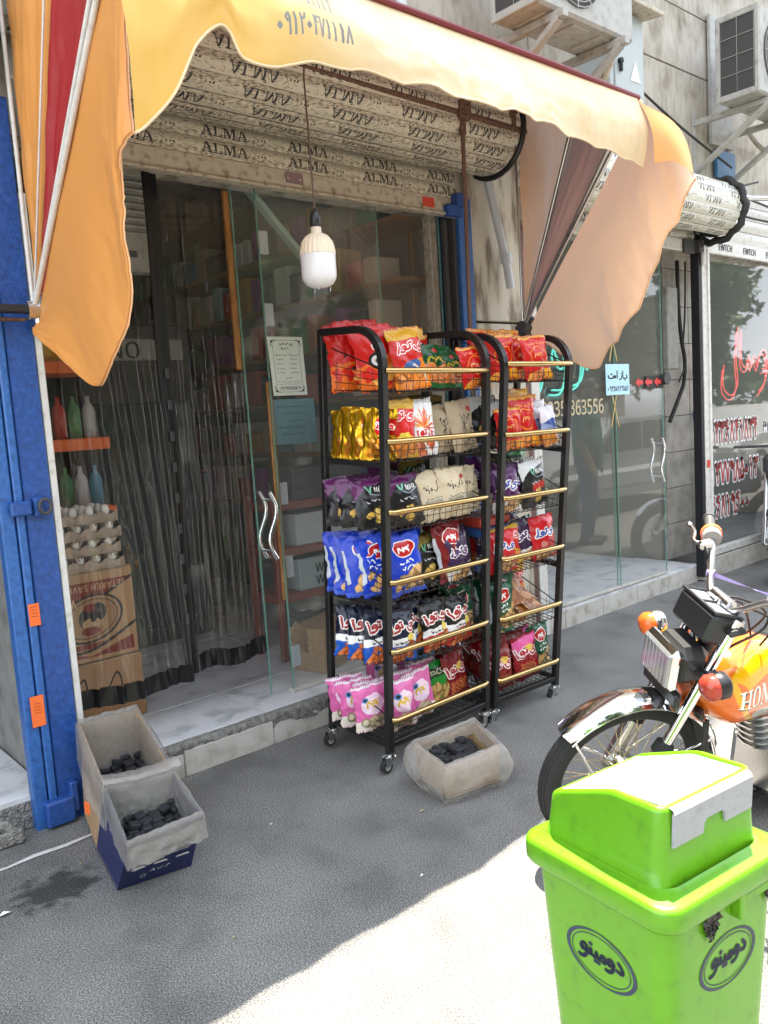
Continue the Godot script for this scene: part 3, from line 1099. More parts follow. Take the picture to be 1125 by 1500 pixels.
	tag(put("paper_notice", po.done(), print_mat("notice_print", p.tex(), .8), self, Vector3(0, 0, -.19)), "pale blue handwritten paper below the framed price notice", "notice")
	# strip curtain of clear plastic with black borders
	var c := thing("strip_curtain", "clear crinkled plastic door curtain edged in black", "curtain", Vector3(0, 0, -.26))
	var ny := FastNoiseLite.new()
	ny.seed = 12
	ny.frequency = 1.0
	# each crease: place across, slant, width, height where it begins
	var creases := [[Vector4(.12, .05, .014, .3), Vector4(.25, .06, .012, .1), Vector4(.40, .10, .016, .35), Vector4(.52, .16, .014, .45), Vector4(.66, .22, .020, .3), Vector4(.74, .24, .014, .4), Vector4(.86, .14, .016, .2), Vector4(.95, .05, .014, .0)],
		[Vector4(.12, .04, .016, .2), Vector4(.28, .03, .014, .1), Vector4(.42, -.04, .02, .35), Vector4(.58, .06, .016, .3), Vector4(.7, -.02, .014, .6), Vector4(.82, .1, .018, .5), Vector4(.93, .02, .014, .1)]]
	for side in 2:
		var x0: float = [1.10, 1.76][side]
		var x1: float = [1.70, 2.16][side]
		var y0: float = [.40, .435][side]
		var mb := MB.new()
		var f := func(u, w):
			var sw: float = .10 * w * (u - .3) * (1.0 if side == 0 else -.4)
			var x: float = lerpf(x0, x1, u) + sw * .4
			var env: float = .5 + w * (1.1 - w * .9)
			var z: float = .010 * sin(u * 7.0 + w * 1.2 + side * 2) * env + .012 * ny.get_noise_2d(u * 3.0, w * 1.5 + side * 7)
			for cr in creases[side]:
				# a crease: a narrow pleat that wanders down the sheet between two heights
				var cu: float = cr.x + cr.y * (w - .5) + .012 * ny.get_noise_2d(w * 5.0, cr.x * 40.0)
				var dd: float = (u - cu) / cr.z
				if absf(dd) < 3.0:
					z += .024 * exp(-dd * dd) * smoothstep(cr.w - .25, cr.w + .1, w) * (1.0 + .5 * ny.get_noise_2d(w * 9.0, cr.x * 30.0))
			z += .003 * ny.get_noise_2d(u * 20.0, w * 12.0) * w * w * w
			return Vector3(x, lerpf(2.62, y0, w), z * 1.2)
		mb.grid(200, 110, f)
		put("film", mb.done(), M.clear_film, c)
		mb = MB.new()
		mb.grid(60, 5, func(u, w):
			var q: Vector3 = f.call(u, 1.0)
			return Vector3(q.x, q.y + .012 * sin(u * 9.0) + .006 - w * .085, q.z * (1.0 - .45 * w) + .006 + .003 * sin(u * 31.0 + w * 3.0)))
		put("black_hem", mb.done(), pm("black_vinyl", Color(.012, .012, .013), .32), c)
	for q in [[1.735, .07, .01], [1.715, .03, .02]]:
		var mb := MB.new()
		mb.grid(4, 60, func(u, w): return Vector3(q[0] - .015 * w + (u - .5) * q[1], lerpf(2.62, .36, w), q[2] + .008 * sin(w * 14.0) + .004 * sin(u * 6.0)))
		put("black_border", mb.done(), M.black_vinyl, c)
	for k in 9:
		var mg := MB.new()
		mg.box(Vector3(1.726 - .002 * k, 1.75 - k * .14, .032), Vector3(.02, .045, .006), .002)
		put("magnet_tab", mg.done(), pm("tab_grey", Color(.045, .045, .048), .4), c)


func goods_box(called: String, label: String, c: Vector3, s: Vector3, col: Color, group: String, turn := 0.0) -> MeshInstance3D:
	var key := "goods_%d" % (int(col.r * 9) * 100 + int(col.g * 9) * 10 + int(col.b * 9))
	var mb := MB.new()
	mb.box(Vector3.ZERO, s, .004)
	mb.box(Vector3(0, s.y * .08, s.z * .5), Vector3(s.x * .62, s.y * .4, .003))
	var o := put(called, mb.done(), pm(key, col, .5), self, c)
	o.rotation.y = turn
	tag(o, label, "package", group)
	return o


func shop_inside() -> void:
	# egg trays and cartons just behind the curtain
	var p := Pic.new(256, 230, Color(.66, .51, .36))
	var red := Color(.46, .16, .10)
	var blk := Color(.10, .07, .055)
	p.rect(.04, .1, .92, .34, red)
	p.poly([Vector2(0, .44), Vector2(.3, .42), Vector2(1, .12), Vector2(1, .48), Vector2(0, .52)], Color(.66, .51, .36))
	p.pen(curve([Vector2(0, .44), Vector2(.25, .44), Vector2(.6, .32), Vector2(1, .1)]), .03, blk)
	p.rect(.1, .8, .86, .16, red)
	p.poly([Vector2(0, .72), Vector2(.2, .86), Vector2(.55, .86), Vector2(1, .62), Vector2(1, .78), Vector2(.5, .95), Vector2(0, .8)], Color(.66, .51, .36))
	p.pen(curve([Vector2(.02, .7), Vector2(.2, .86), Vector2(.55, .87), Vector2(1, .64)]), .028, blk)
	p.oval(.54, .52, .34, .27, blk, -.25)
	p.oval(.54, .52, .315, .245, Color(.62, .47, .33), -.25)
	p.oval(.54, .52, .285, .215, blk, -.25)
	p.oval(.54, .52, .275, .207, Color(.60, .45, .31), -.25)
	p.oval(.5, .52, .09, .12, blk)
	p.oval(.62, .45, .08, .1, blk)
	p.oval(.54, .58, .1, .07, Color(.68, .55, .4))
	p.oval(.53, .4, .06, .05, red)
	p.oval(.52, .66, .1, .05, red)
	p.oval(.56, .53, .03, .03, blk)
	p.text("SETAREH SAVEH", Vector2(.93, .13), .075, Color(.70, .56, .42), .95, true)
	p.strokes(digits("9698"), Vector2(.2, .36), Vector2(.09, .08), .016, Color(.75, .6, .45))
	# (the upper print hangs upside down on the box, so the title is mirrored there)
	var upper := print_mat("egg_carton_print", p.tex(), .8)
	p = Pic.new(256, 160, Color(.66, .50, .35))
	p.pen(curve([Vector2(.3, .35), Vector2(.4, .2), Vector2(.44, .5), Vector2(.6, .5), Vector2(.74, .2), Vector2(.78, .45), Vector2(.62, .62), Vector2(.4, .6), Vector2(.34, .72)]), .016, blk)
	p.strokes(scribble(5, 51), Vector2(.14, .93), Vector2(.22, .16), .026, blk)
	var lower := print_mat("lower_carton_print", p.tex(), .8)
	var lb := ["brown egg carton standing on the tiled floor, lowest of the stack", "brown egg carton with a hen badge, under the egg trays"]
	for k in 2:
		var c := thing("egg_carton", lb[k], "carton", Vector3(1.345, .156 + k * .31, -.66), "egg cartons behind the curtain")
		var h: float = [.305, .42][k]
		var mb := MB.new()
		mb.box(Vector3(0, h * .5, 0), Vector3(.46 + .02 * (1 - k), h, .36), .006)
		put("box", mb.done(), M.cardboard, c)
		mb = MB.new()
		mb.flat()
		var w: float = .225
		mb.quad(Vector3(-w, h - .008, .183), Vector3(w, h - .008, .183), Vector3(w, .008, .183), Vector3(-w, .008, .183))
		put("printed_face", mb.done(), [lower, upper][k], c)
	var pulp := pm("egg_pulp", Color(.33, .26, .19), .95)
	var shell := pm("egg_shell", Color(.74, .70, .64), .45)
	for k in 4:
		var t := thing("egg_tray", ["lowest", "second", "third", "topmost"][k] + " grey pulp tray of white eggs in the stack on the carton", "egg tray", Vector3(1.345 - .01 * (k % 2), .892 + k * .072, -.65), "egg trays stacked on the carton")
		var mb := MB.new()
		mb.grid(50, 40, func(u, w):
			var x: float = (u - .5) * .40
			var z: float = (w - .5) * .34
			var e: float = minf(minf(u, 1 - u), minf(w, 1 - w))
			var cup: float = .5 + .5 * cos(u * TAU * 5.0) * cos(w * TAU * 4.0)
			return Vector3(x, .0 + .036 * cup + (0.0 if e > .001 else -.03), z))
		put("tray", mb.done(), pulp, t)
		mb = MB.new()
		for side in 2:
			mb.grid(60, 4, func(u, w):
				var q: float = (u - .5) * (.40 if side == 0 else .34)
				var y: float = .034 - w * .042
				var bulge: float = .006 + .012 * absf(sin(u * PI * 5.0)) * sin(w * PI)
				return Vector3(q, y + .008 * cos(u * TAU * 5.0) * (1 - w), .168 + bulge) if side == 0 else Vector3(.197 + bulge, y, q))
		put("rim", mb.done(), pulp, t)
		for i in 5:
			for j in ([0, 1] if k < 3 else [0, 1, 2]):
				mb = MB.new()
				var pr := []
				for a in 9:
					var th := PI * a / 8.0
					pr.append(Vector2(sin(th) * .021, -cos(th) * (.029 if a > 4 else .025)))
				mb.lathe(Vector3.ZERO, pr, 10)
				put("egg", mb.done(), shell, t, Vector3(-.15 + i * .075, .044, .150 - j * .075))
	# wooden shelving along the right wall, full of small goods
	var sh := thing("wall_shelving", "orange-brown wooden shelving along the inner wall, full of goods", "shelves", Vector3(3.5, 0, -2.2))
	for y in [.9, 1.27, 1.62, 1.95, 2.29, 2.64]:
		var mb := MB.new()
		mb.box(Vector3(0, y, 0), Vector3(.34, .03, 3.6), .003)
		put("shelf", mb.done(), M.orange_wood, sh)
	for z in [-1.78, -.6, .6, 1.6]:
		var mb := MB.new()
		mb.box(Vector3(.14, 1.6, z), Vector3(.04, 2.6, .03), .003)
		put("upright", mb.done(), M.orange_wood, sh)
	var cols := [Color(.55, .1, .06), Color(.5, .42, .3), Color(.08, .2, .4), Color(.6, .55, .45), Color(.55, .3, .05), Color(.12, .3, .14), Color(.35, .08, .3), Color(.3, .45, .5), Color(.65, .63, .6), Color(.1, .09, .09)]
	var cn := ["red", "tan", "blue", "cream", "amber", "green", "purple", "pale blue", "white", "black"]
	var lv := ["lowest", "second lowest", "third", "fourth", "fifth", "top"]
	var ys := [.9, 1.27, 1.62, 1.95, 2.29, 2.64]
	var nth := ["first", "second", "third", "fourth", "fifth", "sixth", "seventh", "eighth", "ninth", "tenth", "eleventh", "twelfth", "thirteenth", "fourteenth", "fifteenth", "sixteenth", "seventeenth", "eighteenth", "nineteenth", "twentieth", "twentyfirst", "twentysecond", "twentythird", "twentyfourth", "twentyfifth"]
	for i in 6:
		var z := -.62
		var k := 0
		while z > -3.8:
			var w := rng.randf_range(.09, .22)
			var h := rng.randf_range(.13, .27)
			var ci := rng.randi() % 10
			k += 1
			goods_box("packet", "dim %s packet, %s from the glass, %s board of the wall shelving" % [cn[ci], nth[mini(k - 1, 24)], lv[i]], Vector3(3.45, ys[i] + .016 + h * .5, z - w * .5), Vector3(.2, h, w - .015), cols[ci], "goods on the wall shelving", rng.randf_range(-.1, .1))
			z -= w + rng.randf_range(.0, .05)
	# red steel stand with cigarette cartons behind the pane
	var rs := thing("red_stand", "low red-brown steel stand behind the glass, right of the door handles", "stand", Vector3(2.85, .156, -.75))
	for y in [.36, .62, .88]:
		var mb := MB.new()
		mb.box(Vector3(0, y, 0), Vector3(.78, .05, .3), .004)
		put("board", mb.done(), M.red_steel, rs)
	for x in [-.37, .37]:
		for z in [-.13, .13]:
			var mb := MB.new()
			mb.box(Vector3(x, .47, z), Vector3(.035, .94, .035), .004)
			put("leg", mb.done(), M.red_steel, rs)
	var bl := ["pale carton printed WINSTON on the lower board of the red stand", "grey carton on the middle board of the red stand", "dark tackle case on the upper board of the red stand"]
	for k in 3:
		var y: float = .156 + [.385, .645, .905][k]
		var c := thing("carton", bl[k], "carton", Vector3(2.86, y, -.72))
		var mb := MB.new()
		mb.box(Vector3(0, .09, 0), Vector3(.5, .18, .24), .006)
		put("box", mb.done(), [pm("pale_teal", Color(.3, .36, .36), .6), M.grey_pvc, M.dark_grey][k], c)
		if k == 0:
			mb = MB.new()
			for r in 2:
				var tm := TextMesh.new()
				tm.font = SystemFont.new()
				tm.text = "WINSTON"
				tm.font_size = 16
				tm.pixel_size = .0042
				tm.depth = .002
				mb.st.append_from(tm, 0, Transform3D(Basis.IDENTITY, Vector3(.02, .05 + r * .07, .122)))
			put("lettering", mb.st.commit(), M.ink, c)
	var bc := thing("carton", "open brown carton on the floor tiles behind the left rack", "carton", Vector3(2.62, .156, -.42), "", Basis(Vector3.UP, .35))
	var mbc := MB.new()
	mbc.box(Vector3(0, .12, 0), Vector3(.34, .24, .22), .004)
	put("box", mbc.done(), M.cardboard, bc)
	mbc = MB.new()
	mbc.bar(Vector3(-.19, .24, .0), Vector3(-.25, .17, .0), .004, .2)
	put("flap", mbc.done(), M.cardboard, bc)
	# drinks fridge and louvred cooler on the left, orange rack with bottles
	var f := thing("drinks_fridge", "dark glass-door fridge with a white KNO header behind the curtain", "fridge", Vector3(2.22, .156, -1.6))
	var mb := MB.new()
	mb.box(Vector3(0, 1.0, -.3), Vector3(.75, 2.0, .6), .02)
	put("cabinet", mb.done(), M.dark_grey, f)
	mb = MB.new()
	mb.box(Vector3(0, 1.84, .01), Vector3(.62, .13, .02), .01)
	put("header", mb.done(), pm("header_grey", Color(.36, .36, .35), .5), f)
	mb = MB.new()
	var tk := TextMesh.new()
	tk.font = SystemFont.new()
	tk.font.font_weight = 800
	tk.text = "KNO"
	tk.font_size = 16
	tk.pixel_size = .0085
	tk.depth = .002
	mb.st.append_from(tk, 0, Transform3D(Basis.IDENTITY, Vector3(-.12, 1.84, .022)))
	put("lettering", mb.st.commit(), M.ink, f)
	mb = MB.new()
	mb.box(Vector3(0, .82, .012), Vector3(.66, 1.4, .012), .004)
	put("door", mb.done(), pm("fridge_glass", Color(.03, .05, .05), .08), f)
	var lo := thing("louvred_cooler", "white louvred cooler vent high inside the shop window", "vent", Vector3(1.72, 2.55, -.62))
	mb = MB.new()
	mb.box(Vector3(0, -.03, -.06), Vector3(.44, .5, .1), .01)
	put("case", mb.done(), M.unit_paint, lo)
	for k in 9:
		mb = MB.new()
		mb.box(Vector3(0, .17 - k * .034, .0), Vector3(.36, .014, .03), .003, Basis(Vector3.RIGHT, .5))
		put("slat", mb.done(), M.unit_paint, lo)
	mb = MB.new()
	mb.box(Vector3(0.05, -.2, -.008), Vector3(.12, .03, .012), .004)
	put("grip", mb.done(), M.dark_grey, lo)
	var orr := thing("orange_rack", "orange shelf rack with bottles behind the left edge of the curtain", "rack", Vector3(1.53, .156, -1.02))
	for y in [.95, 1.3, 1.68]:
		mb = MB.new()
		mb.box(Vector3(0, y, 0), Vector3(.34, .06, .3), .004)
		put("shelf", mb.done(), M.orange_sticker, orr)
	for x in [-.16, .16]:
		mb = MB.new()
		mb.box(Vector3(x, .9, -.14), Vector3(.025, 1.8, .025), .003)
		put("upright", mb.done(), M.dark_grey, orr)
	var bcol := [Color(.5, .07, .05), Color(.08, .25, .1), Color(.5, .5, .5), Color(.1, .3, .42), Color(.5, .35, .05)]
	var bcn := ["red", "green", "white", "blue", "amber"]
	for k in 8:
		mb = MB.new()
		mb.lathe(Vector3.ZERO, [Vector2(0, 0), Vector2(.033, 0), Vector2(.034, .13), Vector2(.03, .15), Vector2(.012, .18), Vector2(.012, .21), Vector2(0, .21)], 12)
		var lvl := k / 4
		var o := put("bottle", mb.done(), pm("bottle_%d" % (k % 5), bcol[k % 5], .2), self, Vector3(1.41 + (k % 4) * .075, [1.136, 1.486][lvl], -.95))
		tag(o, "%s bottle on the %s shelf of the orange rack" % [bcn[k % 5], ["lowest", "middle"][lvl]], "bottle", "bottles on the orange rack")
	var pk := MB.new()
	pillow(pk, .2, .27, .05, 5)
	var po := put("crisp_bag", pk.done(), pm("amber_foil", Color(.62, .34, .03), .3), self, Vector3(1.50, 1.868, -.95))
	tag(po, "amber snack bag at the top of the orange rack behind the curtain", "snack bag")
	# counter and pale strut inside
	mb = MB.new()
	mb.box(Vector3(2.4, .6, -3.2), Vector3(1.2, .95, .5), .01)
	tag(put("shop_counter", mb.done(), M.dark_grey), "dark counter standing deep inside the first shop", "counter")
	mb = MB.new()
	mb.bar(Vector3(2.35, 2.75, -.5), Vector3(2.75, 2.35, -.5), .05, .03, .004)
	tag(put("strut", mb.done(), pm("pale_green", Color(.28, .42, .35), .5)), "pale green slanting strut inside the glass behind the bulb", "strut")


func pillow(mb: MB, w: float, h: float, t: float, sd: int, flatten := 0.0) -> void:
	# a sealed bag of thin film, standing on its lower seam with its print towards +z
	var ny := FastNoiseLite.new()
	ny.seed = sd
	ny.frequency = 1.0
	for side in 2:
		var sg := 1.0 if side == 0 else -1.0
		var f := func(u, v):
			var sv: float = clampf((v - .06) / .88, 0, 1)
			var puff: float = pow(maxf(0.0, sin(PI * u)), .6) * pow(maxf(0.0, sin(PI * pow(sv, .85))), .55)
			var pinch: float = 1.0 - .09 * sin(PI * sv)
			var wr: float = ny.get_noise_3d(u * 5.0, v * 5.0, sg) * .14 + ny.get_noise_3d(u * 15.0, v * 7.0, sg + 5.0) * .09
			var seam: float = .02 * sin(u * 38.0) * (1.0 if (v < .05 or v > .95) else 0.0)
			var x: float = (u - .5) * w * pinch + ny.get_noise_2d(v * 4.0, u * 2.0) * .012 * w / .18
			var y: float = (1.0 - v) * h + ny.get_noise_2d(u * 3.0, v * 2.0 + 9.0) * .01
			var z: float = sg * t * .5 * puff * (1.0 + wr * 1.6) + seam * .12 + ny.get_noise_2d(u * 2.5, v * 1.5 + 3.0) * .012 + sg * .0012
			return Vector3(x, y, z)
		mb.grid(16, 20, f, side == 1, 0.0, 1.0)


func right_shops() -> void:
	# second shop: tiled base, glass, sliding door
	var s := thing("window_plinth", "low white-tiled base under the second shop window", "step", Vector3(0, 0, -.13))
	var fx := [4.02, 4.42, 4.86, 5.3, 5.74, 6.2]
	for i in 5:
		var mb := MB.new()
		mb.box(Vector3((fx[i] + fx[i + 1]) * .5, .055, -.02), Vector3(fx[i + 1] - fx[i] - .004, .13, .04), .003)
		put("front_tile", mb.done(), M.white_tile, s)
		mb = MB.new()
		mb.box(Vector3((fx[i] + fx[i + 1]) * .5, .13, -.28), Vector3(fx[i + 1] - fx[i] - .004, .02, .56), .002)
		put("top_tile", mb.done(), M.marble_tile, s)
	var mb := MB.new()
	mb.box(Vector3(5.1, .05, -1.2), Vector3(2.2, .16, 2.2))
	put("floor", mb.done(), M.marble_tile, s)
	var fr := thing("window_frame", "white and brown upright frame at the left of the second shop window", "frame", Vector3(4.13, 0, -.14))
	mb = MB.new()
	mb.box(Vector3(.05, 1.3, 0), Vector3(.085, 2.6, .06), .004)
	put("white_upright", mb.done(), M.white_paint, fr)
	mb = MB.new()
	mb.box(Vector3(-.04, 1.3, .01), Vector3(.06, 2.6, .05), .004)
	put("brown_upright", mb.done(), pm("brown_paint", Color(.12, .055, .05), .5), fr)
	var g := thing("shop_glazing", "frameless glass front of the second shop with a green neon", "glass front", Vector3(0, 0, -.15))
	pane(g, "pane", 4.23, 5.08, .16, 2.62, 0, true, M.mirror_glass)
	pane(g, "door_pane", 5.09, 5.72, .165, 2.62, .02, true, M.mirror_glass)
	wavy_handle(g, 5.62, 1.2, .02, .33)
	mb = MB.new()
	mb.box(Vector3(4.98, .155, .005), Vector3(1.5, .02, .04), .003)
	put("sill", mb.done(), M.white_tile, g)
	# gold numerals on the glass
	mb = MB.new()
	var tm := TextMesh.new()
	tm.font = SystemFont.new()
	tm.font.font_weight = 700
	tm.text = "0935 863556"
	tm.font_size = 16
	tm.pixel_size = .0085
	tm.depth = .002
	tm.horizontal_alignment = HORIZONTAL_ALIGNMENT_LEFT
	mb.st.append_from(tm, 0, Transform3D(Basis(Vector3(.86, 0, 0), Vector3.UP, Vector3.BACK), Vector3(4.27, 1.475, .004)))
	put("phone_number", mb.st.commit(), pm("gold_ink", Color(.5, .42, .26), .5), g)
	var ye := pm("amber_tape", Color(.5, .33, .1), .5)
	for q in [[1.92, .07], [1.46, .07]]:
		mb = MB.new()
		for k in 2:
			mb.ribbon([Vector2(5.07 - .04, q[0] - .14 * (1 if k == 0 else -1)), Vector2(5.07 + .05, q[0] + .14 * (1 if k == 0 else -1))], .012, Transform3D(Basis.IDENTITY, Vector3(0, 0, .024)))
		put("tape_cross", mb.done(), ye, g)
	# neon: turquoise script, mounted behind the pane
	var neon := pm("green_neon", Color(.1, .5, .42), .4)
	neon.emission_enabled = true
	neon.emission = lin(.06, .62, .48)
	neon.emission_energy_multiplier = .13
	var tn := thing("neon_sign", "turquoise neon script hanging behind the second shop window", "neon sign", Vector3(4.57, 1.72, -.2))
	var lines := [curve([Vector2(-.40, .0), Vector2(-.38, -.12), Vector2(-.26, -.15), Vector2(-.2, .02), Vector2(-.22, .15), Vector2(-.29, .2), Vector2(-.34, .1), Vector2(-.26, .02), Vector2(-.2, .04)]),
		curve([Vector2(-.13, -.14), Vector2(.0, -.13), Vector2(.06, .0), Vector2(.04, .14), Vector2(-.03, .19), Vector2(-.08, .1), Vector2(.0, .03), Vector2(.06, .05)]),
		curve([Vector2(.1, -.12), Vector2(.2, -.08), Vector2(.24, .04), Vector2(.22, .12)]),
		curve([Vector2(.22, .06), Vector2(.28, .1), Vector2(.31, .02), Vector2(.36, .1), Vector2(.4, .04), Vector2(.46, .06), Vector2(.5, .16), Vector2(.48, .22)])]
	for l in lines:
		for k in 2:
			var pp := []
			for q in l:
				pp.append(Vector3(q.x + (.018 if k else -.018), q.y + (.016 if k else -.016), 0))
			mb = MB.new()
			mb.tube(pp, .0075, 6)
			put("tube", mb.done(), neon, tn)
	mb = MB.new()
	for l in lines:
		mb.ribbon(l, .085, Transform3D(Basis.IDENTITY, Vector3(0, 0, -.02)))
	put("backing", mb.done(), pm("neon_back", Color(.02, .10, .085), .5), tn)
	# open sign and arrow sign
	var p := Pic.new(128, 128, Color(.70, .86, .93))
	p.strokes(word_open(), Vector2(.5, .46), Vector2(.42, .26), .045, Color(.07, .08, .12))
	p.strokes(digits("09357863556"), Vector2(.05, .88), Vector2(.148, .16), .022, Color(.1, .1, .16))
	p.rect(.52, 0, .02, 1, Color(.62, .78, .86))
	mb = MB.new()
	mb.grid(6, 6, func(u, w): return Vector3(4.97 + .30 * u, 1.755 - .215 * w, .002 + .004 * sin(u * 5.0)))
	tag(put("open_sign", mb.done(), print_mat("open_print", p.tex(), .6), self, Vector3(0, 0, -.125)), "pale blue open sign with Persian lettering taped inside the second shop", "sign")
	var ar := thing("arrow_sign", "black strip with three red arrows fixed to the second shop door", "sign", Vector3(5.56, 1.62, -.118))
	mb = MB.new()
	mb.box(Vector3(.02, 0, 0), Vector3(.25, .095, .012), .003)
	put("strip", mb.done(), M.ink, ar)
	for k in 3:
		mb = MB.new()
		mb.poly(PackedVector2Array([Vector2(-.05, 0), Vector2(0, .035), Vector2(0, .015), Vector2(.05, .015), Vector2(.05, -.015), Vector2(0, -.015), Vector2(0, -.035)]), Transform3D(Basis.IDENTITY, Vector3(-.19 + k * .125, 0, .0095)), .002)
		put("arrow", mb.done(), pm("arrow_red", Color(.62, .04, .04), .5), ar)
	mb = MB.new()
	mb.cyl(Vector3(.16, .02, .0), Vector3(.16, .02, .035), .045, -1, 16)
	put("knob", mb.done(), M.dark_grey, ar)
	# tan tiles, cables and switches on the return wall behind the door edge
	var rw := thing("tiled_pier", "tan-tiled pier with cables between the second and third shop", "pier", Vector3(0, 0, -.42))
	for i in 2:
		for j in 9:
			mb = MB.new()
			mb.box(Vector3([6.43, 6.76][i], .29 + j * .3, -.0 + .002 * ((i + j) % 2)), Vector3([.40, .26][i] - .005, .295, .03), .002)
			put("wall_tile", mb.done(), M.tan_tile, rw)
	var cb := thing("wall_cables", "loose black cables and grey conduits on the tan tiles", "cables", Vector3(6.44, 0, -.38))
	for q in [[[-.05, 2.6], [-.04, 2.2], [.0, 1.95], [.04, 1.8], [.02, 1.62], [-.06, 1.5], [-.22, 1.3]], [[.08, 2.6], [.06, 2.2], [.02, 1.9], [.06, 1.78], [-.06, 1.62]]]:
		var pp := []
		for w in curve(q.map(func(e): return Vector2(e[0], e[1])), 5):
			pp.append(Vector3(w.x, w.y, .02))
		mb = MB.new()
		mb.tube(pp, .018 if q.size() > 5 else .008, 6)
		put("cable", mb.done(), M.cable, cb)
	mb = MB.new()
	mb.cyl(Vector3(.2, .2, .02), Vector3(.2, 2.5, .02), .013)
	mb.cyl(Vector3(.245, .2, .016), Vector3(.245, 1.1, .016), .008)
	put("conduit", mb.done(), M.unit_paint, cb)
	mb = MB.new()
	mb.box(Vector3(.2, 1.7, .03), Vector3(.055, .05, .04), .006)
	mb.box(Vector3(.2, 1.33, .03), Vector3(.065, .09, .045), .008)
	put("blue_joint", mb.done(), M.deep_blue_paint, cb)
	mb = MB.new()
	mb.box(Vector3(-.2, 2.05, .03), Vector3(.16, .66, .06), .01)
	put("junction_box", mb.done(), M.unit_paint, cb)
	# white front post and the third shop
	var po := thing("white_post", "white-painted steel post between the second and third shop", "post", Vector3(6.24, 0, -.1))
	mb = MB.new()
	mb.box(Vector3(.04, 1.32, 0), Vector3(.12, 2.64, .09), .004)
	mb.box(Vector3(.055, 1.32, .05), Vector3(.03, 2.62, .02), .003)
	put("casing", mb.done(), M.white_paint, po)
	mb = MB.new()
	mb.box(Vector3(-.045, 1.34, .005), Vector3(.045, 2.6, .07), .003)
	put("dark_edge", mb.done(), M.ink, po)
	mb = MB.new()
	mb.box(Vector3(.02, .95, .047), Vector3(.05, .06, .002))
	put("red_sticker", mb.done(), M.red_sticker, po)
	mb = MB.new()
	mb.tube([Vector3(-.03, 2.5, .06), Vector3(-.03, 2.72, .06), Vector3(.02, 2.8, .04), Vector3(.08, 2.82, -.02)], .018, 8)
	put("pipe_end", mb.done(), M.white_paint, po)
	var g3 := thing("shop_glazing", "third shop window at the right edge, with red neon and phone numbers", "glass front", Vector3(0, 0, -.13))
	pane(g3, "pane", 6.36, 9.4, .25, 2.62, 0, false, M.mirror_glass)
	mb = MB.new()
	mb.box(Vector3(7.9, .2, 0), Vector3(3.1, .06, .06), .004)
	put("bottom_frame", mb.done(), M.white_paint, g3)
	mb = MB.new()
	mb.box(Vector3(7.9, .06, 0), Vector3(3.15, .2, .07), .004)
	put("base_tile", mb.done(), M.white_tile, g3)
	for q in [["1236841834", 1.10, 6.42], ["1277985013", .76, 6.42], ["66819600", .48, 6.42]]:
		var wh := MB.new()
		var rd := MB.new()
		for l in digits(q[0]):
			var l2 := []
			for e in l:
				l2.append(Vector2(q[2] + e.x * .155, q[1] + e.y * .17))
			wh.ribbon(l2, .05, Transform3D(Basis.IDENTITY, Vector3(0, 0, .004)))
			rd.ribbon(l2, .017, Transform3D(Basis.IDENTITY, Vector3(0, 0, .008)))
		var np := put("phone_number", wh.done(), M.white_ink, g3)
		put("red_core", rd.done(), M.red_ink, np)
	mb = MB.new()
	for l in scribble(5, 71) :
		var l2 := []
		for e in l:
			l2.append(Vector2(7.42 + e.x * .14, 1.16 + e.y * .11))
		mb.ribbon(l2, .03, Transform3D(Basis.IDENTITY, Vector3(0, 0, .004)))
	put("phone_name", mb.done(), M.white_ink, g3)
	mb = MB.new()
	for l in scribble(4, 72) :
		var l2 := []
		for e in l:
			l2.append(Vector2(7.46 + e.x * .14, .86 + e.y * .11))
		mb.ribbon(l2, .03, Transform3D(Basis.IDENTITY, Vector3(0, 0, .004)))
	put("phone_name", mb.done(), M.white_ink, g3)
	var rn := pm("red_neon", Color(.5, .05, .04), .4)
	rn.emission_enabled = true
	rn.emission = lin(.75, .05, .045)
	rn.emission_energy_multiplier = .12
	var n3 := thing("neon_sign", "red outline neon script in the third shop window at the right edge", "neon sign", Vector3(7.22, 1.68, -.19))
	for l in [curve([Vector2(-.42, .04), Vector2(-.44, -.14), Vector2(-.3, -.22), Vector2(-.18, -.12), Vector2(-.2, .1), Vector2(-.16, .36)]), curve([Vector2(-.1, .34), Vector2(-.1, .06), Vector2(.0, .02), Vector2(.04, .12), Vector2(.08, .02), Vector2(.14, .12), Vector2(.2, .02), Vector2(.26, .14), Vector2(.36, .16), Vector2(.38, .02), Vector2(.28, .0)]),
			curve([Vector2(.4, .08), Vector2(.36, -.1), Vector2(.22, -.2)]), curve([Vector2(.46, .1), Vector2(.52, .26), Vector2(.64, .2), Vector2(.6, .04), Vector2(.8, .04), Vector2(.86, .26)]), [Vector2(.55, .4), Vector2(.6, .41)], [Vector2(.68, .41), Vector2(.72, .42)]]:
		for k in 2:
			var pp := []
			for q in l:
				pp.append(Vector3(q.x + (.016 if k else -.016), q.y + (.02 if k else -.02), 0))
			mb = MB.new()
			mb.tube(pp, .006, 6)
			put("tube", mb.done(), rn, n3)
	# things inside the second and third shop
	mb = MB.new()
	mb.box(Vector3(4.9, .55, -1.7), Vector3(1.1, .85, .5), .01)
	tag(put("shop_counter", mb.done(), pm("grey_green", Color(.2, .25, .24), .6)), "grey counter inside the second shop behind the glass", "counter")
	mb = MB.new()
	mb.box(Vector3(7.4, .85, -1.3), Vector3(.5, 1.2, .06), .006)
	tag(put("picture_frame", mb.done(), pm("straw", Color(.5, .42, .22), .5)), "straw-coloured board leaning inside the third shop", "board")
	mb = MB.new()
	mb.lathe(Vector3(6.9, .2, -.7), [Vector2(0, .66), Vector2(.08, .65), Vector2(.19, .56), Vector2(.22, .4), Vector2(.21, .05), Vector2(.18, 0)], 20)
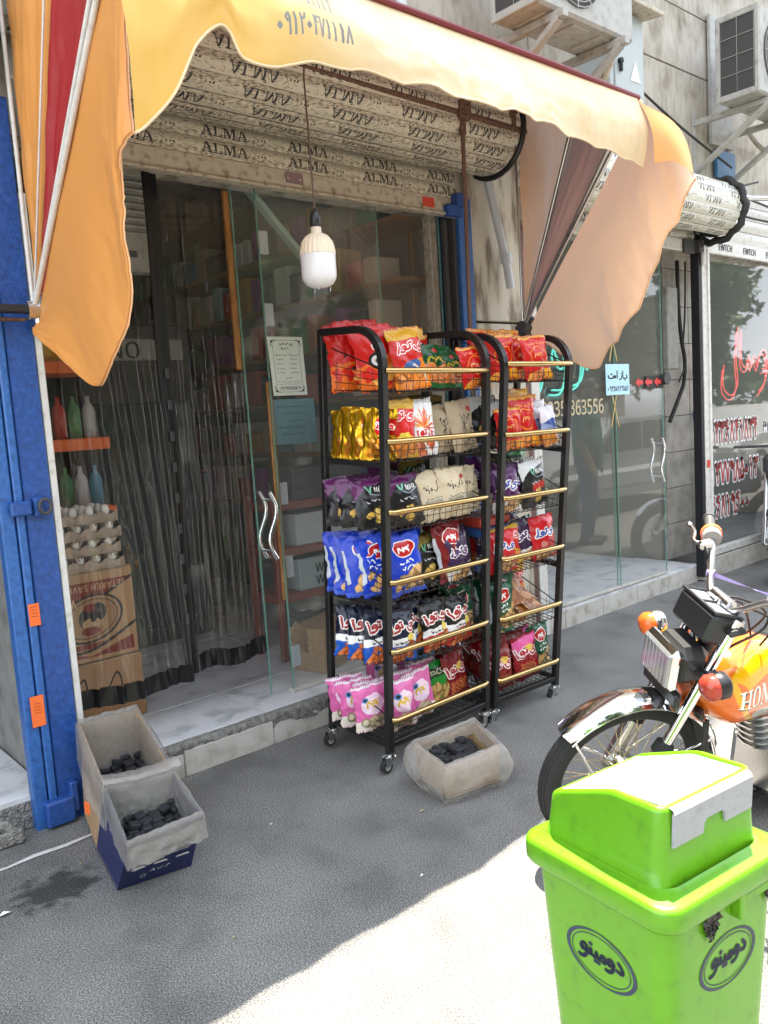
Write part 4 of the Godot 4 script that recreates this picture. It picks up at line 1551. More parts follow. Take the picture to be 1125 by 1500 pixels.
	tag(put("water_tank", mb.done(), pm("tank_blue", Color(.33, .43, .55), .35)), "bluish plastic tank standing inside the third shop window", "tank")
	# a potted plant in the corner behind the second pane
	var pl := thing("potted_plant", "small dark plant on the floor behind the second shop window", "plant", Vector3(4.5, .15, -.5))
	mb = MB.new()
	mb.lathe(Vector3.ZERO, [Vector2(0, 0), Vector2(.06, 0), Vector2(.085, .12), Vector2(.07, .12)], 14)
	put("pot", mb.done(), M.dark_grey, pl)
	mb = MB.new()
	mb.flat()
	for k in 46:
		var a := rng.randf() * TAU
		var l := rng.randf_range(.1, .26)
		var e := rng.randf_range(.3, 1.3)
		var d := Vector3(cos(a) * cos(e), sin(e), sin(a) * cos(e))
		var sd := d.cross(Vector3.UP).normalized() * .014
		var m := Vector3(0, .12, 0) + d * l * .55
		var t := Vector3(0, .12 - .05 * l, 0) + d * l
		mb.quad(Vector3(0, .12, 0), m + sd, t, m - sd)
	put("leaves", mb.done(), pm("house_leaf", Color(.03, .09, .035), .5), pl)


func upper_wall() -> void:
	# thin stone facing on the wall above the shops
	var f := thing("stone_facing", "pale stained stone slabs facing the wall above the shops", "wall", Vector3(0, 0, -.09))
	var xs := [-1.6, -.5, .6, 1.7, 2.8, 3.9, 5.0, 6.34, 7.5, 8.7, 9.9, 11.2]
	for j in 4:
		for i in xs.size() - 1:
			var mb := MB.new()
			var y0: float = [3.05, 3.47, 3.9, 4.33][j]
			mb.box(Vector3((xs[i] + xs[i + 1]) * .5 + (.3 if j % 2 and i < 6 else 0.0), y0 + .213, .003 + rng.randf_range(0, .004)), Vector3(xs[i + 1] - xs[i] - .006, .422, .02), .003)
			put("stone_slab", mb.done(), M.stone, f)
	var mb := MB.new()
	mb.box(Vector3(5.5, 2.93, -.28), Vector3(14.0, .56, .26))
	tag(put("lintel", mb.done(), M.dirty_stone), "dirty stone lintel band behind the shutter rolls", "lintel")
	# air conditioner units on brackets
	ac_unit(Vector3(3.98, 3.79, .36), 0.0, "dusty outdoor air conditioner seen from below above the awning")
	ac_unit(Vector3(6.45, 3.86, .34), 0.0, "cream outdoor air conditioner at the upper right on slanted brackets")
	# meter cabinet
	var c := thing("meter_cabinet", "pale grey electrical cabinet with a warning triangle on the upper wall", "cabinet", Vector3(4.92, 3.5, 0))
	mb = MB.new()
	mb.box(Vector3(0, .0, .02), Vector3(.38, .9, .24), .006)
	put("case", mb.done(), pm("cabinet_grey", Color(.40, .44, .44), .5), c)
	mb = MB.new()
	mb.box(Vector3(0.02, .0, .145), Vector3(.33, .85, .012), .004)
	put("door", mb.done(), M.cabinet_grey, c)
	mb = MB.new()
	mb.box(Vector3(.02, .475, .08), Vector3(.5, .025, .36), .004, Basis(Vector3.RIGHT, .12))
	put("hood", mb.done(), M.rail_paint, c)
	mb = MB.new()
	mb.poly(PackedVector2Array([Vector2(-.06, -.06), Vector2(.06, -.06), Vector2(0, .07)]), Transform3D(Basis.IDENTITY, Vector3(.08, .09, .155)), .002)
	put("warning_triangle", mb.done(), M.white_ink, c)
	mb = MB.new()
	mb.cyl(Vector3(-.1, .12, .15), Vector3(-.1, .12, .175), .018)
	mb.box(Vector3(-.1, .09, .165), Vector3(.02, .07, .02), .004)
	put("lock", mb.done(), M.ink, c)
	# metal cover plate, blue strip under it
	var pl := thing("cover_plate", "tall grey sheet-metal cover strip on the upper wall by the right unit", "cover", Vector3(6.5, 3.9, -.05))
	mb = MB.new()
	mb.box(Vector3(0.05, 0, 0), Vector3(.36, .95, .03), .006)
	put("sheet", mb.done(), M.unit_paint, pl)
	mb = MB.new()
	mb.box(Vector3(.1, -.68, .0), Vector3(.3, .36, .03), .004)
	put("blue_strip", mb.done(), pm("faded_blue", Color(.03, .12, .24), .5), pl)
	# cables along the wall
	var cb := thing("overhead_cables", "thin black cables slung along the upper wall", "cables", Vector3(0, 0, .03))
	for q in [[Vector2(5.1, 3.62), Vector2(5.8, 3.42), Vector2(6.55, 3.25)], [Vector2(5.1, 3.02), Vector2(5.8, 3.0), Vector2(6.4, 3.06), Vector2(7.6, 3.0)], [Vector2(4.6, 2.98), Vector2(5.9, 2.96), Vector2(6.9, 2.9), Vector2(8.5, 2.95)], [Vector2(6.05, 3.02), Vector2(6.1, 2.8), Vector2(6.04, 2.64)], [Vector2(6.3, 2.97), Vector2(6.6, 3.1), Vector2(7.0, 3.2)], [Vector2(5.0, 4.6), Vector2(6.2, 4.9), Vector2(7.5, 4.75)]]:
		var pp := []
		for w in curve(q, 6):
			pp.append(Vector3(w.x, w.y, .0 if q[0].y != 3.02 else .25))
		mb = MB.new()
		mb.tube(pp, .009, 6)
		put("cable", mb.done(), M.cable, cb)
	# white pipes
	mb = MB.new()
	mb.tube([Vector3(3.7, 2.86, -.03), Vector3(3.78, 2.6, -.03), Vector3(3.86, 2.32, -.03), Vector3(3.88, 2.2, -.03)], .024, 10)
	mb.tube([Vector3(3.845, 2.4, -.03), Vector3(3.858, 2.345, -.03)], .034, 10)
	tag(put("drain_pipe", mb.done(), pm("pipe_grey", Color(.5, .53, .56), .4)), "grey drain hose slanting down the stone pier", "pipe")
	mb = MB.new()
	mb.cyl(Vector3(3.12, 2.9, -.03), Vector3(3.12, 4.6, -.03), .03, -1, 12)
	tag(put("drain_pipe", mb.done(), M.pipe_grey), "pale grey downpipe on the wall above the awning", "pipe")
	# grey tube reaching to the right from the second shutter
	mb = MB.new()
	mb.cyl(Vector3(6.2, 2.95, .16), Vector3(7.6, 3.02, .5), .02, -1, 8)
	tag(put("stay_tube", mb.done(), M.worn_chrome), "thin pale tube reaching out from the second shutter roll", "tube")


func ac_unit(at: Vector3, turn: float, label: String) -> void:
	var a := thing("air_conditioner", label, "air conditioner", at, "", Basis(Vector3.UP, turn))
	var mb := MB.new()
	mb.box(Vector3.ZERO, Vector3(.86, .58, .3), .015)
	put("case", mb.done(), M.unit_paint, a)
	# coil grille at the left end
	mb = MB.new()
	mb.box(Vector3(-.432, .0, .0), Vector3(.01, .5, .24), .002)
	put("coil", mb.done(), pm("coil_dark", Color(.045, .042, .04), .7), a)
	mb = MB.new()
	for k in 5:
		mb.bar(Vector3(-.441, -.25 + k * .125, -.12), Vector3(-.441, -.25 + k * .125, .12), .004, .004)
	for k in 3:
		mb.bar(Vector3(-.441, -.25, -.12 + k * .12), Vector3(-.441, .25, -.12 + k * .12), .004, .004)
	put("coil_guard", mb.done(), M.worn_chrome, a)
	mb = MB.new()
	for z in [-.14, .14]:
		mb.box(Vector3(-.437, 0, z), Vector3(.02, .58, .03), .004)
	for y in [-.27, .27]:
		mb.box(Vector3(-.437, y, 0), Vector3(.02, .04, .25), .004)
	put("end_frame", mb.done(), M.unit_paint, a)
	# round fan grille on the front
	mb = MB.new()
	mb.cyl(Vector3(-.12, 0, .145), Vector3(-.12, 0, .152), .24, -1, 28)
	put("fan_opening", mb.done(), M.coil_dark, a)
	mb = MB.new()
	for k in 9:
		var r := .03 + k * .026
		var pp := []
		for i in 24:
			pp.append(Vector3(-.12 + cos(TAU * i / 24) * r, sin(TAU * i / 24) * r, .165))
		mb.tube(pp, .003, 5, true)
	for k in 6:
		var d := Vector3(cos(PI * k / 6), sin(PI * k / 6), 0) * .245
		mb.bar(Vector3(-.12, 0, .166) - d, Vector3(-.12, 0, .166) + d, .005, .004)
	put("fan_guard", mb.done(), M.unit_paint, a)
	# pressed pan underneath, feet
	for k in 3:
		mb = MB.new()
		mb.box(Vector3(-.24 + k * .24, -.292, 0), Vector3(.16, .012, .2), .006)
		put("pan_rib", mb.done(), M.unit_paint, a)
	for x in [-.28, .28]:
		mb = MB.new()
		mb.bar(Vector3(x, -.32, -.42), Vector3(x, -.32, .2), .045, .04, .003)
		mb.bar(Vector3(x, -.68, -.41), Vector3(x, -.335, .16), .05, .03, .003)
		mb.box(Vector3(x, -.5, -.415), Vector3(.05, .5, .012), .002)
		put("bracket", mb.done(), M.unit_paint, a)
	mb = MB.new()
	var q := []
	for k in 14:
		var t := k / 13.0
		q.append(Vector3(.46, -.15 - .26 * sin(t * PI) - .1 * t, .05 - .4 * t))
	mb.tube(q, .022, 8)
	put("refrigerant_pipe", mb.done(), M.rail_paint, a)


func fan_sheet(a0: float, l0: float, a1: float, l1: float, x: float, sag: float, seed_: int, nar: float) -> MB:
	# cloth between two ribs that swing round the pivot, in the plane x; angles from upright towards the street
	var mb := MB.new()
	var ny := FastNoiseLite.new()
	ny.seed = seed_
	ny.frequency = 1.0
	mb.grid(26, 34, func(u, w):
		var a: float = lerpf(a0, a1, u)
		var l: float = lerpf(l0, l1, u) * (1.0 - w * .97)
		var bulge: float = sag * sin(PI * u) * sin(PI * clampf(w * .9 + .05, 0, 1)) + .012 * ny.get_noise_2d(u * 4.0, w * 3.0) + .02 * (.25 - absf(ny.get_noise_2d(u * 3.0 + 7.0, w * 1.2))) * sin(PI * u)
		return Vector3(x + bulge - nar * l / 1.3 * pow(a / .77, 2.0), 1.96 + cos(a) * l, .085 + sin(a) * l))
	return mb


func side_valance(x: float, out: float, seed_: int) -> MB:
	# the flap that hangs from the front bow at one end; its free edge is cut in waves
	var mb := MB.new()
	var top := [Vector2(1.935, .085), Vector2(2.2, .30), Vector2(2.5, .58), Vector2(2.75, .82), Vector2(2.91, .98)]
	var low := [Vector2(1.905, .10), Vector2(1.80, .27), Vector2(1.69, .49), Vector2(1.795, .63), Vector2(1.89, .74), Vector2(2.07, .86), Vector2(2.26, .945), Vector2(2.40, 1.02), Vector2(2.56, 1.12)]
	if out < 0:
		low = [Vector2(1.895, .10), Vector2(1.79, .32), Vector2(1.655, .615), Vector2(1.76, .765), Vector2(1.90, .84), Vector2(2.06, .875), Vector2(2.18, .905), Vector2(2.26, .97), Vector2(2.31, 1.02)]
	var nar := .22 if out > 0 else .02
	var tc := curve(top, 8)
	var lc := curve(low, 8)
	var ny := FastNoiseLite.new()
	ny.seed = seed_
	ny.frequency = 1.0
	var at := func(line: Array, t: float) -> Vector2:
		var f := t * (line.size() - 1)
		var i := mini(int(f), line.size() - 2)
		return (line[i] as Vector2).lerp(line[i + 1], f - i)
	var f := func(u, w):
		var p: Vector2 = at.call(tc, clampf((u - .06) / .88, 0, 1)).lerp(at.call(lc, u), w)
		if out > 0:
			p += Vector2(.022, -.012) * w * (absf(sin(u * PI * 7.0)) - .9)
		var wav: float = w * (.05 * sin(u * 8.0 + .6) + .018 * sin(u * 23.0)) + .012 * ny.get_noise_2d(u * 4.0, w * 3.0) + .035 * w * (.3 - absf(ny.get_noise_2d(u * 7.0 + 3.0, w * 1.3)))
		return Vector3(x + out * (wav * (.5 if out > 0 else .45) + w * .02 + .006) - out * nar * u * u * (1.0 - w), p.x, p.y)
	mb.grid(90, 20, f)
	var edge := []
	for k in 91:
		edge.append(f.call(k / 90.0, 1.0))
	mb.tube(edge, .0045, 5)
	return mb


func awning() -> void:
	var a := thing("shop_awning", "folding fan awning with orange and red sides and a cream front flap", "awning", Vector3(2.5, 1.96, .085))
	var o := Vector3(-2.5, -1.96, -.085)
	var d2 := deg_to_rad(23.0)
	var d3 := deg_to_rad(43.8)
	var L := 1.30
	var xl := 1.09
	var xr := 3.87
	for s in 2:
		var x: float = [xl, xr][s]
		var out := -1.0 if s == 0 else 1.0
		for k in (2 if s == 0 else 1):
			# outer cloth and, a hand's breadth of nothing behind it, its paler lining
			var off := .0 if k == 0 else -.008 * out
			put("side_panel" if k == 0 else "side_lining", fan_sheet(.0, L, d2, L, x + off, out * .03, 5 + s, out * (.22 if s else .02)).done(), M.orange_fabric if k + s == 0 else M.peach_fabric, a, o)
			put("red_panel" if k == 0 else "mauve_lining", fan_sheet(d2, L, d3 - .03, L, x + off, -out * (.085 if s == 1 else .03), 8 + s, out * (.22 if s else .02)).done(), M.red_fabric if k + s == 0 else M.mauve_fabric, a, o)
			put("side_valance" if k == 0 else "valance_lining", side_valance(x + off, out, 14 + s).done(), M.orange_fabric if k + s == 0 else M.peach_fabric, a, o)
		for q in [[0.0, .008], [d2, .012 if s == 1 else .004], [d3 - .035, .009], [d3, .010]]:
			var mb := MB.new()
			var dir := Vector3(0, cos(q[0]), sin(q[0]))
			var base := Vector3(x + (out * .022 if s == 0 else -.03), 1.96, .085)
			mb.cyl(base + dir * .03, base + dir * L - Vector3((.20 if s else -.02) * pow(q[0] / .77, 2.0), 0, 0), q[1], -1, 8)
			put("rib", mb.done(), M.white_paint if s == 0 else M.worn_chrome, a, o)
		var pv := MB.new()
		pv.cyl(Vector3(x - .05, 1.96, .085), Vector3(x + .05, 1.96, .085), .035, -1, 12)
		pv.box(Vector3(x, 1.93, .06), Vector3(.05, .09, .09), .008)
		for q in [0.0, d2, d3]:
			pv.cyl(Vector3(x, 1.96, .085), Vector3(x, 1.96 + cos(q) * .07, .085 + sin(q) * .07), .017, -1, 8)
		put("pivot", pv.done(), M.worn_chrome if s == 0 else M.dark_grey, a, o)
	# roof of the hood
	for k in 2:
		var b0: float = [0.0, d2][k]
		var b1: float = [d2, d3][k]
		var mb := MB.new()
		mb.grid(40, 8, func(u, w):
			var an: float = lerpf(b0, b1, w)
			var l: float = L - .05 * sin(PI * w)
			return Vector3(lerpf(xl, xr - .22 * pow(an / .77, 2.0), u), 1.96 + cos(an) * l + .005 * sin(u * 17.0), .085 + sin(an) * l))
		put("roof_panel", mb.done(), M.orange_fabric if k == 0 else M.red_fabric, a, o)
	for q in [d2, d3 - .03]:
		var mb := MB.new()
		mb.cyl(Vector3(xl, 1.96 + cos(q) * L, .085 + sin(q) * L), Vector3(xr - .22 * pow(q / .77, 2.0), 1.96 + cos(q) * L, .085 + sin(q) * L), .014, -1, 8)
		put("cross_tube", mb.done(), M.worn_chrome, a, o)
	# front flap with faded telephone numbers
	var p := Pic.new(1400, 190, M.cream_fabric.albedo_color)
	var ink := Color(.50, .50, .48)
	for k in 120:  # yellow sun glow painted into the cloth colour, washing out to cream
		var painted_glow := Color(.87, .69, .33).lerp(M.cream_fabric.albedo_color, smoothstep(0.0, 1.0, k / 119.0))
		p.rect(.10 + k * .0022, 0, .0035, 1, painted_glow)
	p.rect(0, 0, .102, 1, Color(.87, .69, .33))  # left end at full strength of the painted glow
	p.strokes(scribble(5, 91), Vector2(.185, .10), Vector2(.03, .17), .0045, ink)
	p.strokes(digits("09124388914"), Vector2(.165, .43), Vector2(.0185, .19), .0032, ink, .1)
	p.strokes(digits("09120471118"), Vector2(.185, .74), Vector2(.0185, .19), .0032, ink, .1)
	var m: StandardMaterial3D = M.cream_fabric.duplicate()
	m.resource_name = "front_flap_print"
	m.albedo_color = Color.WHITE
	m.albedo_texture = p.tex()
	var mb := MB.new()
	var ny := FastNoiseLite.new()
	ny.seed = 44
	ny.frequency = 1.0
	var hem := curve([Vector2(1.045, 2.29), Vector2(1.08, 2.315), Vector2(1.157, 2.40), Vector2(1.213, 2.50), Vector2(1.25, 2.56), Vector2(1.318, 2.622), Vector2(1.36, 2.62), Vector2(1.40, 2.555), Vector2(1.5, 2.553), Vector2(1.586, 2.58), Vector2(1.67, 2.606), Vector2(1.80, 2.61)], 5)
	var xa := 1.045
	var xb := 3.64
	var flap := func(u, w):
		var x: float = lerpf(xa, xb, u)
		var yb: float = 2.61 + .016 * absf(sin((x - 1.8) * PI / .235)) + .012 * ny.get_noise_1d(x * 2.2) - .03 * clampf((x - 2.8) / .8, 0, 1)
		if x < 1.8:
			for i in hem.size() - 1:
				if hem[i + 1].x >= x:
					yb = lerpf(hem[i].y, hem[i + 1].y, clampf((x - hem[i].x) / (hem[i + 1].x - hem[i].x), 0, 1))
					break
		var zb: float = 1.05 + .05 * clampf(1.0 - (x - 1.2) / 2.2, -.3, 1) + .03 * sin(x * 3.1) * w + .02 * ny.get_noise_1d(x * 1.7 + 5.0) - .03 * exp(-pow((x - xa) / .08, 2.0))
		var bow: float = .03 * sin(PI * w) + .025 * sin(w * 2.6) * ny.get_noise_1d(x * 3.3 + 20.0)
		return Vector3(x, lerpf(2.905, yb, w), lerpf(.985, zb, w) + bow + .012 * ny.get_noise_2d(x * 2.0, w * 2.0) * w + .008 * w * (.3 - absf(ny.get_noise_2d(x * 2.4 + w, w * .8 + 30.0))))
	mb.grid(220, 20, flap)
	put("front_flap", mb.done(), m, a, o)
	mb = MB.new()
	var edge := []
	for k in 221:
		edge.append(flap.call(k / 220.0, 1.0))
	mb.tube(edge, .0045, 5)
	put("hem", mb.done(), M.cream_fabric, a, o)
	mb = MB.new()
	mb.grid(16, 14, func(u, w):
		var pa: Vector3 = Vector3(3.635, 2.905, .985).lerp(Vector3(3.69, 2.90, .965), u)
		var q: Vector3 = Vector3(3.625, 2.585, 1.075).lerp(Vector3(3.91, 2.562, 1.115), u) + Vector3(0, .012 * sin(u * 7.0), .05 * sin(PI * u))
		return pa.lerp(q, w) + Vector3(.06 * sin(PI * w) * u, .05 * sin(PI * w) * u, .03 * sin(PI * w)))
	put("corner_gusset", mb.done(), M.orange_fabric, a, o)
	mb = MB.new()
	mb.tube([Vector3(xl - .02, 2.912, .985), Vector3(2.0, 2.915, .99), Vector3(3.0, 2.915, .99), Vector3(3.66, 2.912, .98)], .012, 8)
	put("maroon_piping", mb.done(), pm("maroon", Color(.16, .012, .02), .5), a, o)
	mb = MB.new()
	mb.cyl(Vector3(xl, 2.895, .972), Vector3(3.66, 2.895, .972), .012, -1, 8)
	put("front_bow", mb.done(), M.worn_chrome, a, o)
	# black arm that carries the left pivot
	mb = MB.new()
	mb.bar(Vector3(.83, 1.965, .075), Vector3(1.08, 1.965, .085), .035, .03, .004)
	put("pivot_arm", mb.done(), M.ink, a, o)
	mb = MB.new()
	mb.bar(Vector3(.86, 1.93, .055), Vector3(1.04, 1.93, .06), .03, .012, .003)
	mb.cyl(Vector3(.88, 1.965, .03), Vector3(.88, 1.965, .11), .03, -1, 10)
	put("rusty_clamp", mb.done(), M.rust, a, o)
	# winding tube, gear and crank rod
	var w := thing("awning_winder", "rusty winding tube and crank rod hanging beside the blue edge", "winding gear", Vector3(3.17, 2.97, .3))
	o = -Vector3(3.17, 2.97, .3)
	mb = MB.new()
	mb.cyl(Vector3(1.4, 2.985, .3), Vector3(3.66, 2.955, .3), .017, -1, 10)
	put("winding_tube", mb.done(), M.rust, w, o)
	mb = MB.new()
	mb.box(Vector3(3.17, 2.97, .3), Vector3(.08, .09, .08), .012)
	mb.cyl(Vector3(3.17, 2.93, .3), Vector3(3.17, 2.86, .3), .018, -1, 8)
	put("gear_box", mb.done(), M.rust, w, o)
	mb = MB.new()
	mb.tube([Vector3(3.17, 2.86, .3), Vector3(3.165, 2.5, .3), Vector3(3.155, 2.1, .3), Vector3(3.15, 1.75, .3)], .011, 8)
	put("crank_rod", mb.done(), pm("brown_rod", Color(.14, .075, .055), .5), w, o)
	mb = MB.new()
	mb.cyl(Vector3(3.152, 1.5, .3), Vector3(3.151, 1.77, .3), .017, -1, 8)
	put("grip", mb.done(), M.unit_paint, w, o)
	mb = MB.new()
	mb.bar(Vector3(3.55, 3.1, .0), Vector3(3.55, 3.1, .5), .04, .05, .004)
	mb.bar(Vector3(3.55, 2.95, .3), Vector3(3.55, 3.12, .3), .04, .04, .004)
	mb.bar(Vector3(3.2, 3.07, .42), Vector3(3.62, 3.07, .42), .05, .03, .004)
	put("bracket", mb.done(), M.rust, w, o)


func bulb() -> void:
	var b := thing("hanging_bulb", "large white lamp with a ribbed cream collar hanging on a cord", "lamp", Vector3(1.83, 1.968, .80), "", Basis.from_scale(Vector3(.92, .95, .92)))
	var mb := MB.new()
	mb.lathe(Vector3.ZERO, [Vector2(0, 0), Vector2(.03, .002), Vector2(.052, .012), Vector2(.066, .032), Vector2(.068, .05), Vector2(.068, .118), Vector2(.066, .122)], 32)
	put("diffuser", mb.done(), pm("lamp_white", Color(.66, .65, .65), .35), b)
	mb = MB.new()
	mb.lathe(Vector3.ZERO, [Vector2(.066, .12), Vector2(.064, .14), Vector2(.058, .165), Vector2(.044, .186), Vector2(.028, .196)], 88, Vector3.UP, .07, 22)
	put("ribbed_collar", mb.done(), pm("lamp_cream", Color(.72, .60, .45), .5), b)
	mb = MB.new()
	mb.lathe(Vector3.ZERO, [Vector2(.028, .194), Vector2(.021, .2), Vector2(.020, .222), Vector2(.0, .222)], 20)
	put("neck", mb.done(), M.lamp_cream, b)
	mb = MB.new()
	mb.lathe(Vector3.ZERO, [Vector2(.0, .22), Vector2(.021, .221), Vector2(.023, .25), Vector2(.018, .275), Vector2(.006, .29), Vector2(0, .29)], 16)
	put("socket", mb.done(), M.black_plastic, b)
	mb = MB.new()
	mb.tube([Vector3(0, .285, 0), Vector3(-.006, .5, .004), Vector3(-.012, .75, .008), Vector3(-.01, 1.0, .05)], .0035, 6)
	put("cord", mb.done(), pm("cord_brown", Color(.10, .055, .04), .6), b)
	mb = MB.new()
	for q in [[-.03, .03], [.035, .02], [.0, -.035]]:
		mb.cyl(Vector3(q[0], .006, q[1]), Vector3(q[0], -.014, q[1]), .0014, -1, 5)
	put("pin", mb.done(), M.worn_chrome, b)


# ------------------------------------------------------------------ snack racks
func rack(label: String, at: Vector3, rx: float, ry: float, rz: float, W: float, D: float, rails: Array) -> Node3D:
	var b := Basis(Vector3.UP, ry) * Basis(Vector3.RIGHT, rx) * Basis(Vector3.BACK, rz)
	var r := thing("snack_rack", label, "display rack", at, "", b)
	var H := 1.78
	for x in [0.0, W]:
		var p := [Vector3(x, 0, 0), Vector3(x, H - .15, 0)]
		for k in 7:
			var t := PI * .5 * (k + 1) / 8
			p.append(Vector3(x, H - .15 + sin(t) * .15, -.15 + cos(t) * .15))
		p.append(Vector3(x, H, -.15))
		p.append(Vector3(x, H, -D))
		var mb := MB.new()
		mb.tube(p, .0205, 4, false, PI / 4)
		put("side_post", mb.done(), M.black_steel, r)
		mb = MB.new()
		mb.bar(Vector3(x, 0, -D), Vector3(x, H + .012, -D), .029, .029, .003)
		put("back_post", mb.done(), M.black_steel, r)
		for y in [.035, .645, 1.235]:
			mb = MB.new()
			mb.bar(Vector3(x, y, -.012), Vector3(x, y, -D + .012), .022, .024, .002)
			put("side_bar", mb.done(), M.black_steel, r)
	for q in [[.035, -.0], [.035, -D], [H, -D], [.645, -D], [1.235, -D]]:
		var mb := MB.new()
		mb.bar(Vector3(.014, q[0], q[1]), Vector3(W - .014, q[0], q[1]), .026, .026, .002)
		put("cross_bar", mb.done(), M.black_steel, r)
	for y in rails:
		var mb := MB.new()
		var z := .012
		mb.tube([Vector3(.008, y, z), Vector3(.02, y, z + .012), Vector3(W - .035, y, z + .012), Vector3(W - .01, y, z)], .0135, 10)
		put("brass_rail", mb.done(), M.brass, r)
		mb = MB.new()
		var yb: float = y - .085
		var n := int(W / .038)
		var bk: float = y + .07
		for k in n + 1:
			var x := .016 + (W - .032) * k / n
			mb.tube([Vector3(x, y - .005, .008), Vector3(x, yb, 0), Vector3(x, yb + .012, -D + .02)], .0016, 4)
		for k in 5:
			var z2 := -.01 - (D - .03) * k / 4
			mb.tube([Vector3(.014, yb + .003 * k, z2), Vector3(W - .014, yb + .003 * k, z2)], .0018, 4)
		mb.tube([Vector3(.014, yb + .045, .004), Vector3(W - .014, yb + .045, .004)], .0016, 4)
		for x in [.015, W - .015]:
			mb.tube([Vector3(x, y, .0), Vector3(x, bk + .04, -D + .02)], .0032, 5)
			for k in 3:
				var t := (k + 1) / 4.0
				mb.tube([Vector3(x, lerpf(y, yb, t), 0), Vector3(x, lerpf(bk, yb + .012, t), -D + .02)], .0015, 4)
			for k in 4:
				var t := (k + 1) / 5.0
				mb.tube([Vector3(x, lerpf(y, bk, t), lerpf(0, -D, t)), Vector3(x, yb + .01, lerpf(0, -D, t))], .0015, 4)
		put("wire_basket", mb.done(), M.black_steel, r)
	for q in [Vector3(0, 0, 0), Vector3(W, 0, 0), Vector3(0, 0, -D), Vector3(W, 0, -D)]:
		var c := Node3D.new()
		c.name = "caster"
		c.position = q
		r.add_child(c, true)
		var mb := MB.new()
		mb.cyl(Vector3(0, .0, 0), Vector3(0, -.022, 0), .02, .024, 12)
		mb.box(Vector3(-.02, -.03, -.016), Vector3(.03, .045, .004), .001)
		mb.box(Vector3(-.02, -.03, .016), Vector3(.03, .045, .004), .001)
		mb.box(Vector3(.012, -.02, 0), Vector3(.03, .014, .03), .004)
		put("fork", mb.done(), M.worn_chrome, c)
		mb = MB.new()
		mb.cyl(Vector3(-.022, -.055, -.012), Vector3(-.022, -.055, .012), .027, -1, 16)
		put("wheel", mb.done(), M.rubber, c)
		mb = MB.new()
		mb.cyl(Vector3(-.022, -.055, -.0135), Vector3(-.022, -.055, .0135), .015, -1, 12)
		put("hub", mb.done(), M.unit_paint, c)
	return r


func badge(p: Pic, x: float, y: float, s: float) -> void:
	p.oval(x, y, .30 * s, .145 * s, Color(.93, .88, .85))
	p.oval(x, y, .27 * s, .125 * s, Color(.70, .05, .07))
	p.strokes(word_mz(), Vector2(x, y + .02), Vector2(.20 * s, .12 * s), .045 * s, Color(.95, .93, .92))


func outlined(p: Pic, w: Array, at: Vector2, sc: Vector2, wd: float, a: Color, b: Color, slant := 0.0) -> void:
	p.strokes(w, at, sc, wd * 2.1, a, slant)
	p.strokes(w, at, sc, wd, b, slant)


func chips(p: Pic, x: float, y: float, s: float, c: Color, n: int, sd: int) -> void:
	var r := RandomNumberGenerator.new()
	r.seed = sd
	for i in n:
		var q := Vector2(x + r.randf_range(-.3, .3) * s, y + r.randf_range(-.13, .13) * s)
		p.oval(q.x, q.y, .15 * s * r.randf_range(.6, 1.1), .07 * s * r.randf_range(.6, 1.2), c.darkened(r.randf_range(.05, .4)), r.randf() * 3)
		p.oval(q.x - .01, q.y - .008, .12 * s * r.randf_range(.6, 1.0), .05 * s * r.randf_range(.6, 1.1), c.lightened(r.randf_range(.0, .25)), r.randf() * 3)


